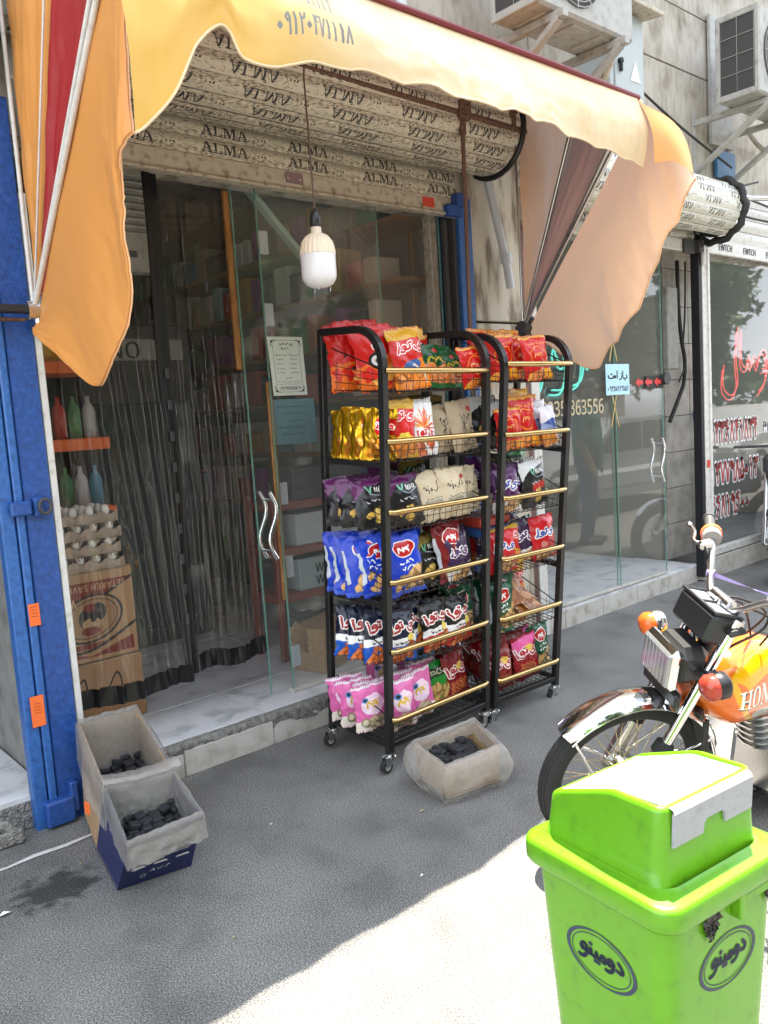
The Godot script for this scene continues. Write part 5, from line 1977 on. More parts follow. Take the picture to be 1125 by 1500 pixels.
func bag_pic(kind: String) -> ImageTexture:
	var wt := Color(.93, .92, .90)
	var base: Color = {"red_wheel": Color(.78, .07, .04), "gold_red": Color(.78, .10, .06), "green": Color(.02, .30, .13), "red_gold": Color(.76, .05, .04), "gold": Color(.78, .60, .08), "toz_red": Color(.80, .63, .16),
		"burst": Color(.90, .90, .90), "kraft": Color(.66, .59, .48), "cream": Color(.80, .74, .62), "purple_nito": Color(.07, .06, .08), "olive_nito": Color(.08, .08, .06), "white_nito": Color(.08, .08, .09),
		"blue": Color(.04, .22, .72), "maroon_mz": Color(.45, .03, .06), "green_mz": Color(.02, .29, .17), "navy_toz": Color(.03, .06, .17), "black_toz": Color(.04, .035, .04), "maroon_toz": Color(.48, .05, .08),
		"pink_toz": Color(.55, .06, .12), "pink": Color(.85, .40, .64), "rocco": Color(.08, .52, .16), "light_blue": Color(.30, .58, .74), "purple_cr": Color(.30, .08, .33), "violet_cr": Color(.20, .10, .26),
		"red_cr": Color(.78, .09, .13), "tan": Color(.60, .44, .24), "sky": Color(.55, .6, .75)}[kind]
	var p := Pic.new(128, 180, base)
	match kind:
		"red_wheel":
			p.poly([Vector2(0, .62), Vector2(1, .48), Vector2(1, 1), Vector2(0, 1)], Color(.90, .42, .08))
			p.poly([Vector2(.3, .85), Vector2(.9, .6), Vector2(1, .8), Vector2(.4, 1)], Color(.93, .70, .32))
			p.poly([Vector2(0, .7), Vector2(.3, .62), Vector2(.55, .8), Vector2(.2, .86)], Color(.82, .12, .05))
			outlined(p, [[Vector2(0, 1), Vector2(0, 0)], [Vector2(-.4, .25), Vector2(-.4, -.05), Vector2(0, 0)]], Vector2(.6, .36), Vector2(.25, .16), .05, wt, Color(.72, .06, .05))
			p.oval(.52, .56, .2, .135, Color(.08, .07, .07))
			p.oval(.52, .56, .135, .09, Color(.85, .82, .80))
			p.oval(.52, .56, .05, .04, Color(.3, .28, .28))
			p.oval(.6, .9, .2, .04, Color(.85, .15, .12))
		"gold_red":
			p.rect(0, 0, 1, .2, Color(.83, .62, .16))
			p.poly([Vector2(0, .65), Vector2(1, .5), Vector2(1, 1), Vector2(0, 1)], Color(.92, .52, .14))
			outlined(p, word_toz(), Vector2(.55, .36), Vector2(.4, .2), .045, wt, Color(.78, .08, .1), .2)
			p.oval(.5, .62, .26, .09, Color(.25, .38, .6))
			p.pen([Vector2(.5, .62), Vector2(.85, .75), Vector2(.9, .9)], .06, Color(.86, .82, .75))
			chips(p, .4, .86, 1.0, Color(.92, .5, .15), 9, 3)
		"green":
			p.oval(.5, .16, .09, .05, Color(.7, .12, .08))
			p.strokes(word_mz(), Vector2(.5, .36), Vector2(.36, .16), .04, Color(.86, .70, .22))
			p.poly([Vector2(0, .58), Vector2(.3, .5), Vector2(.7, .5), Vector2(1, .58), Vector2(1, .84), Vector2(0, .84)], Color(.80, .36, .10))
			chips(p, .5, .68, 1.5, Color(.90, .50, .2), 20, 5)
			p.rect(0, .87, 1, .13, Color(.03, .42, .16))
		"red_gold":
			p.rect(0, 0, 1, .08, Color(.82, .58, .2))
			p.oval(.52, .47, .32, .21, Color(.90, .60, .18))
			p.oval(.52, .47, .295, .19, Color(.76, .06, .04))
			p.strokes(word_mz(), Vector2(.5, .47), Vector2(.2, .11), .032, Color(.90, .66, .4))
			p.strokes(scribble(5, 6), Vector2(.2, .21), Vector2(.2, .06), .025, Color(.90, .55, .2))
			p.poly([Vector2(.1, .86), Vector2(.4, .78), Vector2(1, .78), Vector2(1, 1), Vector2(0, 1)], Color(.92, .62, .12))
			chips(p, .62, .9, 1.0, Color(.88, .48, .12), 8, 7)
		"gold":
			for k in 5:
				p.rect(.05 + k * .2, 0, .05, 1, Color(.9, .76, .3) if k % 2 else Color(.55, .40, .05))
			p.rect(.45, .18, .55, .34, Color(.72, .08, .06))
			outlined(p, word_toz(), Vector2(.72, .36), Vector2(.25, .14), .04, wt, Color(.78, .08, .1))
			chips(p, .6, .76, 1.2, Color(.90, .55, .12), 12, 8)
		"toz_red":
			p.rect(0, .12, 1, .5, Color(.80, .10, .10))
			outlined(p, word_toz(), Vector2(.5, .28), Vector2(.42, .17), .05, wt, Color(.80, .10, .14))
			p.oval(.5, .7, .3, .14, Color(.92, .78, .16))
			p.oval(.4, .6, .08, .06, Color(.93, .82, .3))
			p.oval(.62, .6, .08, .06, Color(.93, .82, .3))
			chips(p, .5, .88, 1.3, Color(.88, .50, .14), 14, 9)
		"burst":
			var r := RandomNumberGenerator.new()
			r.seed = 4
			for k in 40:
				var t := r.randf_range(-PI, 0.3)
				var l := r.randf_range(.22, .5)
				p.pen([Vector2(.5, .5), Vector2(.5 + cos(t) * l, .5 + sin(t) * l * .8)], .03, [Color(.86, .42, .15), Color(.80, .20, .12), Color(.90, .65, .35)][k % 3])
			outlined(p, word_toz(), Vector2(.55, .62), Vector2(.36, .16), .045, wt, Color(.80, .08, .14))
			chips(p, .5, .86, 1.1, Color(.85, .35, .15), 10, 11)
		"kraft", "cream":
			p.oval(.82, .2, .09, .05, Color(.62, .12, .10))
			var ink := Color(.16, .14, .13)
			if kind == "kraft":
				for k in 5:
					p.pen(curve([Vector2(.62 - k * .05, .92), Vector2(.55 - k * .04, .6), Vector2(.38 + k * .1, .36 + .04 * (k % 2))]), .014, ink)
					p.oval(.38 + k * .1, .33 + .04 * (k % 2), .03, .03, ink)
			else:
				p.strokes(word_dil(), Vector2(.52, .38), Vector2(.33, .2), .024, ink)
				p.strokes(scribble(5, 12), Vector2(.25, .56), Vector2(.16, .05), .016, ink)
				p.rect(.2, .6, .6, .14, Color(.60, .57, .50))
			p.strokes(scribble(4, 13), Vector2(.3, .82), Vector2(.18, .05), .016, ink)
		"purple_nito", "olive_nito", "white_nito":
			var top: Color = {"purple_nito": Color(.36, .10, .34), "olive_nito": Color(.55, .48, .22), "white_nito": Color(.85, .86, .86)}[kind]
			p.poly([Vector2(0, 0), Vector2(1, 0), Vector2(1, .1), Vector2(.35, .2), Vector2(0, .42)], top)
			p.text("V", Vector2(.3, .32), .14, Color(.45, .75, .6), 1.1)
			p.text("Nito", Vector2(.52, .30), .1, wt, .9)
			p.pen(curve([Vector2(.4, .34), Vector2(.65, .38), Vector2(.92, .28)]), .02, Color(.7, .75, .8))
			p.strokes(scribble(4, 15), Vector2(.3, .5), Vector2(.2, .06), .03, Color(.75, .74, .78))
			if kind == "white_nito":
				p.poly([Vector2(.3, .52), Vector2(.9, .48), Vector2(.8, .64), Vector2(.3, .64)], Color(.70, .16, .14))
			chips(p, .5, .78, .9, Color(.84, .68, .30), 7, 16)
		"blue", "maroon_mz", "green_mz":
			badge(p, .52, .24, 1.0)
			p.strokes(scribble(3, 18), Vector2(.38, .46), Vector2(.22, .07), .035, wt)
			p.strokes(scribble(3, 19), Vector2(.42, .56), Vector2(.2, .06), .03, wt)
			chips(p, .55, .78, 1.2, Color(.86, .66, .38), 9, 20)
			if kind == "maroon_mz":
				p.oval(.72, .74, .12, .07, Color(.80, .2, .1))
			p.poly([Vector2(0, .2), Vector2(.06, .2), Vector2(.1, .75), Vector2(0, .8)], Color(.75, .77, .8))
			p.rect(0, .93, 1, .07, base.lightened(.15))
		"navy_toz", "black_toz":
			var low := Color(.10, .34, .72) if kind == "navy_toz" else Color(.75, .12, .08)
			p.rect(0, .58, 1, .42, low)
			p.poly([Vector2(0, .54), Vector2(1, .50), Vector2(1, .64), Vector2(0, .68)], wt)
			p.strokes(scribble(4, 22), Vector2(.25, .62), Vector2(.2, .05), .03, Color(.1, .1, .12))
			outlined(p, word_toz(), Vector2(.52, .36), Vector2(.42, .22), .06, wt, Color(.62, .16, .17), -.2)
			p.oval(.75, .54, .12, .08, Color(.90, .80, .35))
			chips(p, .5, .84, 1.1, Color(.88, .42, .14), 12, 23)
		"maroon_toz", "pink_toz":
			if kind == "pink_toz":
				p.poly([Vector2(0, .1), Vector2(1, .02), Vector2(.7, .4), Vector2(.1, .5)], Color(.88, .35, .60))
			outlined(p, word_toz(), Vector2(.5, .42), Vector2(.42, .24), .055, wt, Color(.66, .12, .18), -.25)
			p.oval(.62, .3, .16, .08, Color(.86, .72, .30))
			for k in 12:
				p.oval(.25 + (k % 4) * .18, .66 + (k / 4) * .09, .08, .045, Color(.78, .45, .24))
				p.oval(.25 + (k % 4) * .18, .66 + (k / 4) * .09, .035, .02, Color(.45, .12, .08))
			p.rect(0, .93, 1, .07, Color(.38, .03, .05))
		"pink":
			p.rect(0, 0, 1, .07, Color(.90, .84, .87))
			p.poly([Vector2(0, .78), Vector2(.5, .7), Vector2(1, .78), Vector2(1, 1), Vector2(0, 1)], Color(.88, .84, .78))
			p.oval(.52, .43, .36, .22, Color(.93, .82, .88))
			p.strokes(word_mz(), Vector2(.52, .42), Vector2(.26, .18), .05, Color(.82, .68, .16))
			p.oval(.3, .3, .1, .06, Color(.3, .5, .72))
			p.oval(.3, .3, .05, .03, Color(.12, .12, .16))
			chips(p, .5, .86, 1.1, Color(.78, .70, .55), 14, 26)
		"rocco":
			p.rect(.05, .14, .9, .22, Color(.05, .18, .08))
			p.text("ROCCO", Vector2(.13, .31), .12, Color(.85, .83, .7), .85)
			chips(p, .45, .7, 1.3, Color(.80, .62, .32), 14, 27)
			p.rect(0, .9, 1, .1, Color(.80, .3, .1))
		"light_blue":
			p.strokes(word_mz(), Vector2(.5, .35), Vector2(.36, .2), .05, Color(.12, .2, .45))
			p.oval(.8, .14, .12, .06, Color(.7, .15, .12))
			chips(p, .5, .75, 1.1, Color(.78, .62, .4), 9, 28)
		"purple_cr", "violet_cr", "red_cr":
			outlined(p, word_toz(), Vector2(.5, .42), Vector2(.4, .2), .06, wt, Color(.28, .34, .62) if kind != "violet_cr" else Color(.3, .2, .4), .25)
			if kind != "red_cr":
				p.poly([Vector2(0, .74), Vector2(1, .66), Vector2(1, 1), Vector2(0, 1)], Color(.84, .82, .80))
			else:
				p.oval(.4, .66, .12, .07, Color(.85, .55, .5))
			chips(p, .55, .86, 1.0, Color(.84, .64, .38), 9, 29)
		"tan":
			chips(p, .5, .3, 2.2, Color(.72, .50, .26), 50, 30)
			chips(p, .5, .7, 2.2, Color(.66, .38, .16), 50, 31)
		"sky":
			p.rect(0, 0, 1, .4, Color(.86, .84, .86))
			p.poly([Vector2(.1, .4), Vector2(.9, .3), Vector2(.7, .6)], Color(.2, .3, .6))
			p.poly([Vector2(0, .7), Vector2(1, .6), Vector2(1, 1), Vector2(0, 1)], Color(.85, .52, .16))
	var seam := base.darkened(.3)
	for k in 16:
		p.rect(k / 16.0, .0, .03, .03, seam)
		p.rect(k / 16.0, .972, .03, .03, seam)
	return p.tex()


func racks() -> void:
	var rails := [[1.611, 1.328, 1.039, .745, .446, .145], [1.658, 1.337, 1.041, .75, .451, .14]]
	var rk := [rack("left snack rack of black steel beside the shop door", Vector3(2.163, .069, .618), deg_to_rad(3.52), deg_to_rad(2.243), deg_to_rad(-.339), .639, .378, rails[0]),
		rack("narrow right snack rack of black steel in front of the stone pier", Vector3(2.889, .047, .57), deg_to_rad(5.803), deg_to_rad(-1.833), deg_to_rad(-.209), .464, .33, rails[1])]
	var colour := {"red_wheel": "big red wheel-print bag", "gold_red": "gold-topped red snack bag", "green": "dark green orange-snack bag", "red_gold": "red gold-ringed snack bag", "gold": "shiny gold edge-on bag", "toz_red": "gold-and-red snack bag", "burst": "white orange-burst bag", "kraft": "brown-paper flower-print bag", "cream": "cream paper bag", "purple_nito": "purple-topped black crisp bag", "olive_nito": "olive-topped black crisp bag", "white_nito": "white-topped black crisp bag", "blue": "bright blue red-badged bag", "maroon_mz": "dark red badged crisp bag", "green_mz": "dark green red-badged bag", "navy_toz": "navy and blue snack bag", "black_toz": "black and red snack bag", "maroon_toz": "maroon pretzel bag", "pink_toz": "pink-topped maroon snack bag", "pink": "pink popcorn bag", "rocco": "bright green dark-banded bag", "light_blue": "light blue snack bag", "purple_cr": "purple white-script bag", "violet_cr": "dark violet white-script bag", "red_cr": "glossy red white-script bag", "sky": "white and orange snack bag"}
	var ordn := ["first", "second", "third", "fourth", "fifth", "sixth", "seventh", "eighth", "ninth", "tenth", "eleventh"]
	var shelf := ["top", "second", "third", "fourth", "fifth", "bottom"]
	var rows := [
		["red_wheel", 1, 0, 0.097, -0.29, -30, 6, 9, 0.2, 0.29],
		["red_wheel", 1, 0, 0.161, -0.19, -18, 10, 12, 0.2, 0.28],
		["gold_red", 1, 0, 0.289, -0.12, -5, 12, 10, 0.19, 0.27],
		["green", 1, 0, 0.513, -0.2, 0, 8, 0, 0.22, 0.2],
		["green", 1, 0, 0.619, -0.2, 0, 8, 0, 0.15, 0.17],
		["red_gold", 1, 0, 0.619, -0.05, -10, 8, 8, 0.16, 0.19],
		["gold", 1, 1, 0.020, -0.27, -68, 4, 0, 0.15, 0.2],
		["gold", 1, 1, 0.020, -0.21, -64, 4, -3, 0.15, 0.215],
		["gold", 1, 1, 0.025, -0.15, -66, 3, 2, 0.15, 0.205],
		["gold", 1, 1, 0.026, -0.08, -62, 3, -2, 0.15, 0.21],
		["toz_red", 1, 1, 0.147, -0.05, -8, 8, 0, 0.15, 0.235],
		["burst", 1, 1, 0.281, -0.06, -4, 10, 2, 0.16, 0.235],
		["kraft", 1, 1, 0.477, -0.12, -4, 10, 4, 0.17, 0.215],
		["kraft", 1, 1, 0.593, -0.09, 4, 12, 6, 0.18, 0.235],
		["white_nito", 1, 1, 0.619, -0.24, 0, 8, 6, 0.16, 0.2],
		["purple_nito", 1, 2, 0.020, -0.27, -40, 10, 6, 0.18, 0.21],
		["purple_nito", 1, 2, 0.038, -0.2, -36, 10, 8, 0.18, 0.21],
		["purple_nito", 1, 2, 0.064, -0.12, -30, 12, 10, 0.18, 0.215],
		["purple_nito", 1, 2, 0.190, -0.07, -10, 12, 8, 0.18, 0.215],
		["cream", 1, 2, 0.355, -0.06, -4, 12, 8, 0.175, 0.22],
		["cream", 1, 2, 0.471, -0.05, -2, 10, 2, 0.175, 0.225],
		["cream", 1, 2, 0.619, -0.09, 2, 10, 0, 0.15, 0.22],
		["purple_cr", 1, 2, 0.619, -0.22, 0, 8, 0, 0.16, 0.2],
		["blue", 1, 3, 0.020, -0.28, -48, 6, 4, 0.19, 0.26],
		["blue", 1, 3, 0.020, -0.22, -44, 6, 8, 0.19, 0.26],
		["blue", 1, 3, 0.028, -0.15, -38, 8, 8, 0.19, 0.26],
		["blue", 1, 3, 0.087, -0.11, -22, 9, 9, 0.2, 0.25],
		["blue", 1, 3, 0.146, -0.04, -10, 9, 6, 0.2, 0.26],
		["olive_nito", 1, 3, 0.367, -0.1, -6, 11, 8, 0.17, 0.22],
		["maroon_mz", 1, 3, 0.475, -0.06, -2, 9, 8, 0.185, 0.265],
		["violet_cr", 1, 3, 0.619, -0.16, 2, 8, 4, 0.18, 0.22],
		["navy_toz", 1, 4, 0.020, -0.26, -34, 6, -3, 0.16, 0.23],
		["navy_toz", 1, 4, 0.031, -0.19, -30, 6, -2, 0.16, 0.235],
		["navy_toz", 1, 4, 0.051, -0.11, -24, 6, 0, 0.16, 0.235],
		["navy_toz", 1, 4, 0.120, -0.05, -8, 7, 2, 0.16, 0.23],
		["navy_toz", 1, 4, 0.247, -0.1, 0, 7, 4, 0.16, 0.235],
		["black_toz", 1, 4, 0.357, -0.06, -4, 8, 6, 0.165, 0.22],
		["black_toz", 1, 4, 0.500, -0.08, 0, 9, 8, 0.165, 0.22],
		["green_mz", 1, 4, 0.619, -0.2, 0, 6, 2, 0.17, 0.25],
		["pink", 1, 5, 0.020, -0.29, -34, 8, 8, 0.165, 0.2],
		["pink", 1, 5, 0.021, -0.22, -26, 8, 9, 0.165, 0.205],
		["pink", 1, 5, 0.025, -0.13, -18, 7, 8, 0.165, 0.205],
		["pink", 1, 5, 0.118, -0.05, -6, 7, 3, 0.165, 0.215],
		["pink", 1, 5, 0.270, -0.08, -4, 8, 6, 0.165, 0.215],
		["rocco", 1, 5, 0.465, -0.12, -2, 14, 6, 0.165, 0.2],
		["light_blue", 1, 5, 0.560, -0.28, 0, 10, 6, 0.16, 0.21],
		["light_blue", 1, 5, 0.619, -0.22, 6, 12, 8, 0.16, 0.2],
		["maroon_toz", 1, 5, 0.619, -0.2, 0, 8, 6, 0.17, 0.22],
		["red_gold", 2, 0, 0.128, -0.13, -8, 10, 6, 0.18, 0.215],
		["red_gold", 2, 0, 0.288, -0.16, -4, 12, 4, 0.18, 0.215],
		["red_gold", 2, 0, 0.302, -0.06, 0, 14, 8, 0.19, 0.215],
		["white_nito", 2, 1, 0.195, -0.2, -6, 9, 4, 0.17, 0.22],
		["red_gold", 2, 1, 0.248, -0.08, -3, 11, 5, 0.185, 0.25],
		["sky", 2, 1, 0.410, -0.1, 6, 14, 9, 0.16, 0.22],
		["gold_red", 2, 1, 0.356, -0.25, 0, 6, 0, 0.2, 0.27],
		["purple_cr", 2, 2, 0.163, -0.2, 0, 8, 2, 0.17, 0.22],
		["purple_cr", 2, 2, 0.182, -0.1, -4, 9, 3, 0.18, 0.22],
		["white_nito", 2, 2, 0.324, -0.07, 0, 10, 7, 0.185, 0.23],
		["rocco", 2, 2, 0.444, -0.13, 8, 14, 8, 0.12, 0.2],
		["rocco", 2, 2, 0.393, -0.27, 4, 5, 0, 0.18, 0.26],
		["violet_cr", 2, 3, 0.140, -0.2, 0, 9, 6, 0.17, 0.21],
		["toz_red", 2, 3, 0.176, -0.1, -5, 10, 6, 0.18, 0.2],
		["violet_cr", 2, 3, 0.309, -0.11, -2, 10, 4, 0.17, 0.215],
		["red_cr", 2, 3, 0.429, -0.09, 0, 9, 3, 0.18, 0.225],
		["green_mz", 2, 4, 0.115, -0.18, 0, 6, 2, 0.17, 0.25],
		["green_mz", 2, 4, 0.134, -0.1, -4, 7, 2, 0.18, 0.25],
		["maroon_toz", 2, 5, 0.148, -0.2, -6, 8, 8, 0.17, 0.23],
		["maroon_toz", 2, 5, 0.122, -0.09, -8, 9, 9, 0.17, 0.24],
		["maroon_toz", 2, 5, 0.257, -0.11, -4, 8, 5, 0.17, 0.235],
		["pink_toz", 2, 5, 0.300, -0.06, -3, 9, 7, 0.175, 0.235],
		["green_mz", 2, 5, 0.444, -0.1, 4, 8, 3, 0.17, 0.25]]
	# a second row of the same kinds, half hidden between the front bags
	var more := []
	for i in rows.size() - 1:
		var a: Array = rows[i]
		var b: Array = rows[i + 1]
		if a[1] == b[1] and a[2] == b[2] and a[0] != "gold" and absf(a[3] - b[3]) > .045:
			more.append([a[0], a[1], a[2], lerpf(a[3], b[3], .5), clampf(minf(a[4], b[4]) - .05, -.27, -.05), lerpf(a[5], b[5], .5) + rng.randf_range(-8, 8), 8, rng.randf_range(-4, 9), a[8], a[9] * rng.randf_range(.95, 1.06)])
	for e in [["light_blue", 1, 5, .44, -.2, -4, 8, 6, .165, .22], ["maroon_toz", 1, 5, .565, -.12, 2, 8, 8, .165, .22], ["black_toz", 1, 4, .50, -.05, 3, 8, 5, .165, .22], ["green_mz", 1, 4, .575, -.10, 0, 6, 2, .165, .24], ["violet_cr", 1, 3, .50, -.05, 4, 9, 3, .17, .215], ["red_gold", 2, 1, .10, -.05, -6, 9, 4, .16, .2], ["purple_cr", 2, 2, .08, -.04, -6, 9, 4, .165, .21], ["maroon_toz", 2, 5, .08, -.04, -6, 9, 5, .165, .22], ["green_mz", 2, 4, .06, -.03, -6, 8, 3, .16, .24], ["red_cr", 2, 3, .07, -.04, -8, 9, 4, .165, .2], ["sky", 2, 1, .40, -.05, 6, 12, 6, .13, .2]]:
		more.append(e)
	rows.append_array(more)
	rows.sort_custom(func(a, b): return a[1] * 100 + a[2] * 10 + a[3] < b[1] * 100 + b[2] * 10 + b[3])
	var total := {}
	var nth := {}
	for q in rows:
		var key := "%s %d %d" % [q[0], q[1], q[2]]
		total[key] = total.get(key, 0) + 1
	var mats := {}
	var k := 0
	for q in rows:
		if not mats.has(q[0]):
			var m := print_mat("bag_" + q[0], bag_pic(q[0]), .3)
			if q[0] in ["kraft", "cream"]:
				m.roughness = .6
			elif q[0] == "gold":
				m.metallic = .75
				m.roughness = .24
			mats[q[0]] = m
		k += 1
		var r: Node3D = rk[q[1] - 1]
		var mb := MB.new()
		pillow(mb, q[8] * 1.03, q[9] * 1.0, .052 + .012 * sin(k * 1.7), 200 + k)
		var b := Basis(Vector3.UP, deg_to_rad(q[5])) * Basis(Vector3.RIGHT, deg_to_rad(-q[6])) * Basis(Vector3.BACK, deg_to_rad(q[7] * .8))
		var yb: float = rails[q[1] - 1][q[2]] - .078
		var o := put("snack_bag", mb.done(), mats[q[0]])
		o.transform = r.transform * Transform3D(b, Vector3(q[3], yb, q[4] + .015))
		var key := "%s %d %d" % [q[0], q[1], q[2]]
		nth[key] = nth.get(key, -1) + 1
		var which: String = colour[q[0]] + ", %s shelf of the %s rack" % [shelf[q[2]], ["left", "right"][q[1] - 1]]
		if total[key] > 1:
			which = ordn[nth[key]] + " from left, " + which
		tag(o, which, "snack bag", "snack bags on the racks")
	# flat loose snacks on the fifth shelf of the right rack, a flat red pack on its fourth
	var tanm := print_mat("bag_tan", bag_pic("tan"), .4)
	for i in 4:
		var mb := MB.new()
		pillow(mb, .21, .25, .045, 300 + i)
		var o := put("snack_bag", mb.done(), tanm)
		var b := Basis(Vector3.UP, [-.2, .15, .5, -.1][i]) * Basis(Vector3.RIGHT, -1.25 + .12 * i)
		o.transform = rk[1].transform * Transform3D(b, Vector3([.17, .33, .38, .25][i], rails[1][4] - .06 + .022 * i, [-.05, -.05, -.09, -.08][i]))
		tag(o, ordn[i] + " flat tan snack pack, fifth shelf of the right rack", "snack bag", "snack bags on the racks")
	for i in 2:
		var mb := MB.new()
		mb.box(Vector3.ZERO, Vector3(.24, .05, .16), .01)
		var o := put("snack_box", mb.done(), pm("box_red", Color(.5, .05, .03), .4) if i == 0 else pm("box_blue", Color(.04, .12, .4), .4))
		o.transform = rk[1].transform * Transform3D(Basis(Vector3.UP, .1), Vector3(.12 + .02 * i, rails[1][3] + .145 - .052 * i, -.22))
		tag(o, ["flat red box lying on the fourth shelf of the right rack", "flat blue box under the red one on the right rack"][i], "snack box")
	# bags at the back of the shelves, half hidden
	var back := [[["red_gold", .52]], [["kraft", .40], ["olive_nito", .58]], [["purple_nito", .30], ["olive_nito", .46]], [["olive_nito", .34], ["maroon_mz", .47]], [["navy_toz", .28], ["black_toz", .42]], [["pink", .25], ["pink", .44]]]
	var back2 := [[["red_gold", .12], ["red_gold", .3]], [["white_nito", .14]], [["purple_cr", .14], ["olive_nito", .32]], [["red_gold", .15], ["purple_cr", .32]], [["green_mz", .25], ["gold_red", .38]], [["maroon_toz", .13], ["maroon_toz", .3]]]
	for side in 2:
		for i in 6:
			for e in (back if side == 0 else back2)[i]:
				k += 1
				var mb := MB.new()
				pillow(mb, .19, .235 if side == 0 else .225, .055, 400 + k)
				if not mats.has(e[0]):
					mats[e[0]] = print_mat("bag_" + e[0], bag_pic(e[0]), .3)
				var o := put("snack_bag", mb.done(), mats[e[0]])
				o.transform = rk[side].transform * Transform3D(Basis(Vector3.UP, rng.randf_range(-.3, .2)) * Basis(Vector3.RIGHT, -.2), Vector3(e[1], rails[side][i] - .06, -.29 if side == 0 else -.24))
				tag(o, "%s at the back, %s shelf of %s rack, %s" % [colour[e[0]], shelf[i], ["left", "right"][side], "left half" if e[1] < (.41 if side == 0 else .2) else "right half"], "snack bag", "snack bags on the racks")


func open_box(parent: Node3D, called: String, b: Array, t: Array, th: float, mat: Material) -> void:
	# four walls of a box given by its lower and upper corners (front left, front right, back right, back left)
	for i in 4:
		var j := (i + 1) % 4
		var ci: Vector3 = (b[0] + b[1] + b[2] + b[3]) / 4
		var n: Vector3 = ((b[j] - b[i]) as Vector3).cross(t[i] - b[i]).normalized() * th
		if n.dot(ci - b[i]) < 0:
			n = -n
		var mb := MB.new()
		mb.flat()
		var ti: Vector3 = t[i] - Vector3(0, .014, 0)
		var tj: Vector3 = t[j] - Vector3(0, .014, 0)
		mb.quad(ti, tj, b[j], b[i])
		mb.quad(tj + n, ti + n, b[i] + n, b[j] + n)
		mb.quad(ti + n, tj + n, tj, ti)
		put(called, mb.done(), mat, parent)


func liner(parent: Node3D, called: String, t: Array, dins: float, dout: float, mat: Material, seed_: int, ins := .012, outs := .012, belly := 0.0) -> void:
	# crumpled plastic that folds over the rim of a box
	var ny := FastNoiseLite.new()
	ny.seed = seed_
	ny.frequency = 1.0
	var mb := MB.new()
	var c: Vector3 = (t[0] + t[1] + t[2] + t[3]) / 4
	mb.grid(220, 40, func(u, w):
		var f: float = fposmod(u, 1.0) * 4.0
		var i: int = int(f) % 4
		var fr: float = f - floorf(f)
		var p: Vector3 = (t[i] as Vector3).lerp(t[(i + 1) % 4], fr)
		var dir: Vector3 = (p - c) * Vector3(1, 0, 1)
		dir = dir.normalized()
		var s: float = (w - .5) * 2.0
		var drop: float = (dins if s < 0 else dout) * absf(s)
		if s > .9:
			drop += .022 * ny.get_noise_1d(u * 7.0)
		var a: float = u * 60.0
		var o: float = (-ins if s < 0 else outs) * minf(1.0, absf(s) * 6.0) - (drop * .12 if s < 0 else -drop * .08)
		o += (.004 * ny.get_noise_2d(u * 16.0, w * 4.0) + .004 * (.25 - absf(ny.get_noise_2d(u * 26.0 + w * 5.0, w * 2.2 - u * 3.0))) + .0015 * ny.get_noise_2d(u * 50.0 - w * 12.0, w * 6.0)) * minf(1.0, absf(s) * 3.0)
		if belly > 0 and s > 0:
			o += belly * sin(PI * minf(1.0, s * 1.02)) + .02 * ny.get_noise_2d(u * 14.0, s * 2.0) * s - .03 * s * s * s
		if s > 0:
			o += .02 * s * maxf(0.0, ny.get_noise_2d(u * 7.0 + 4.0, s))
		return p + dir * o + Vector3(0, -drop + .006 * ny.get_noise_1d(u * 18.0) + .006 * (1.0 - absf(s)), 0))
	put(called, mb.done(), mat, parent)


func briquettes(parent: Node3D, b: Array, n: int, m: int, layers: int, size: float) -> void:
	var coal := pm("charcoal", Color(.016, .016, .019), .75)
	for l in layers:
		for i in n:
			for j in m:
				if l > 0 and rng.randf() < .45:
					continue
				var u := (i + .5) / n
				var w := (j + .5) / m
				var p: Vector3 = (b[0] as Vector3).lerp(b[1], u).lerp((b[3] as Vector3).lerp(b[2], u), w)
				p += Vector3(rng.randf_range(-.006, .006), l * size * .55 + rng.randf_range(-.006, .008), rng.randf_range(-.006, .006))
				var mb := MB.new()
				mb.box(Vector3.ZERO, Vector3(size, size * .6, size) * rng.randf_range(.85, 1.05), size * .12, Basis.from_euler(Vector3(rng.randf_range(-.25, .25), rng.randf_range(-.3, .3), rng.randf_range(-.25, .25))))
				put("briquette", mb.done(), coal, parent, p)


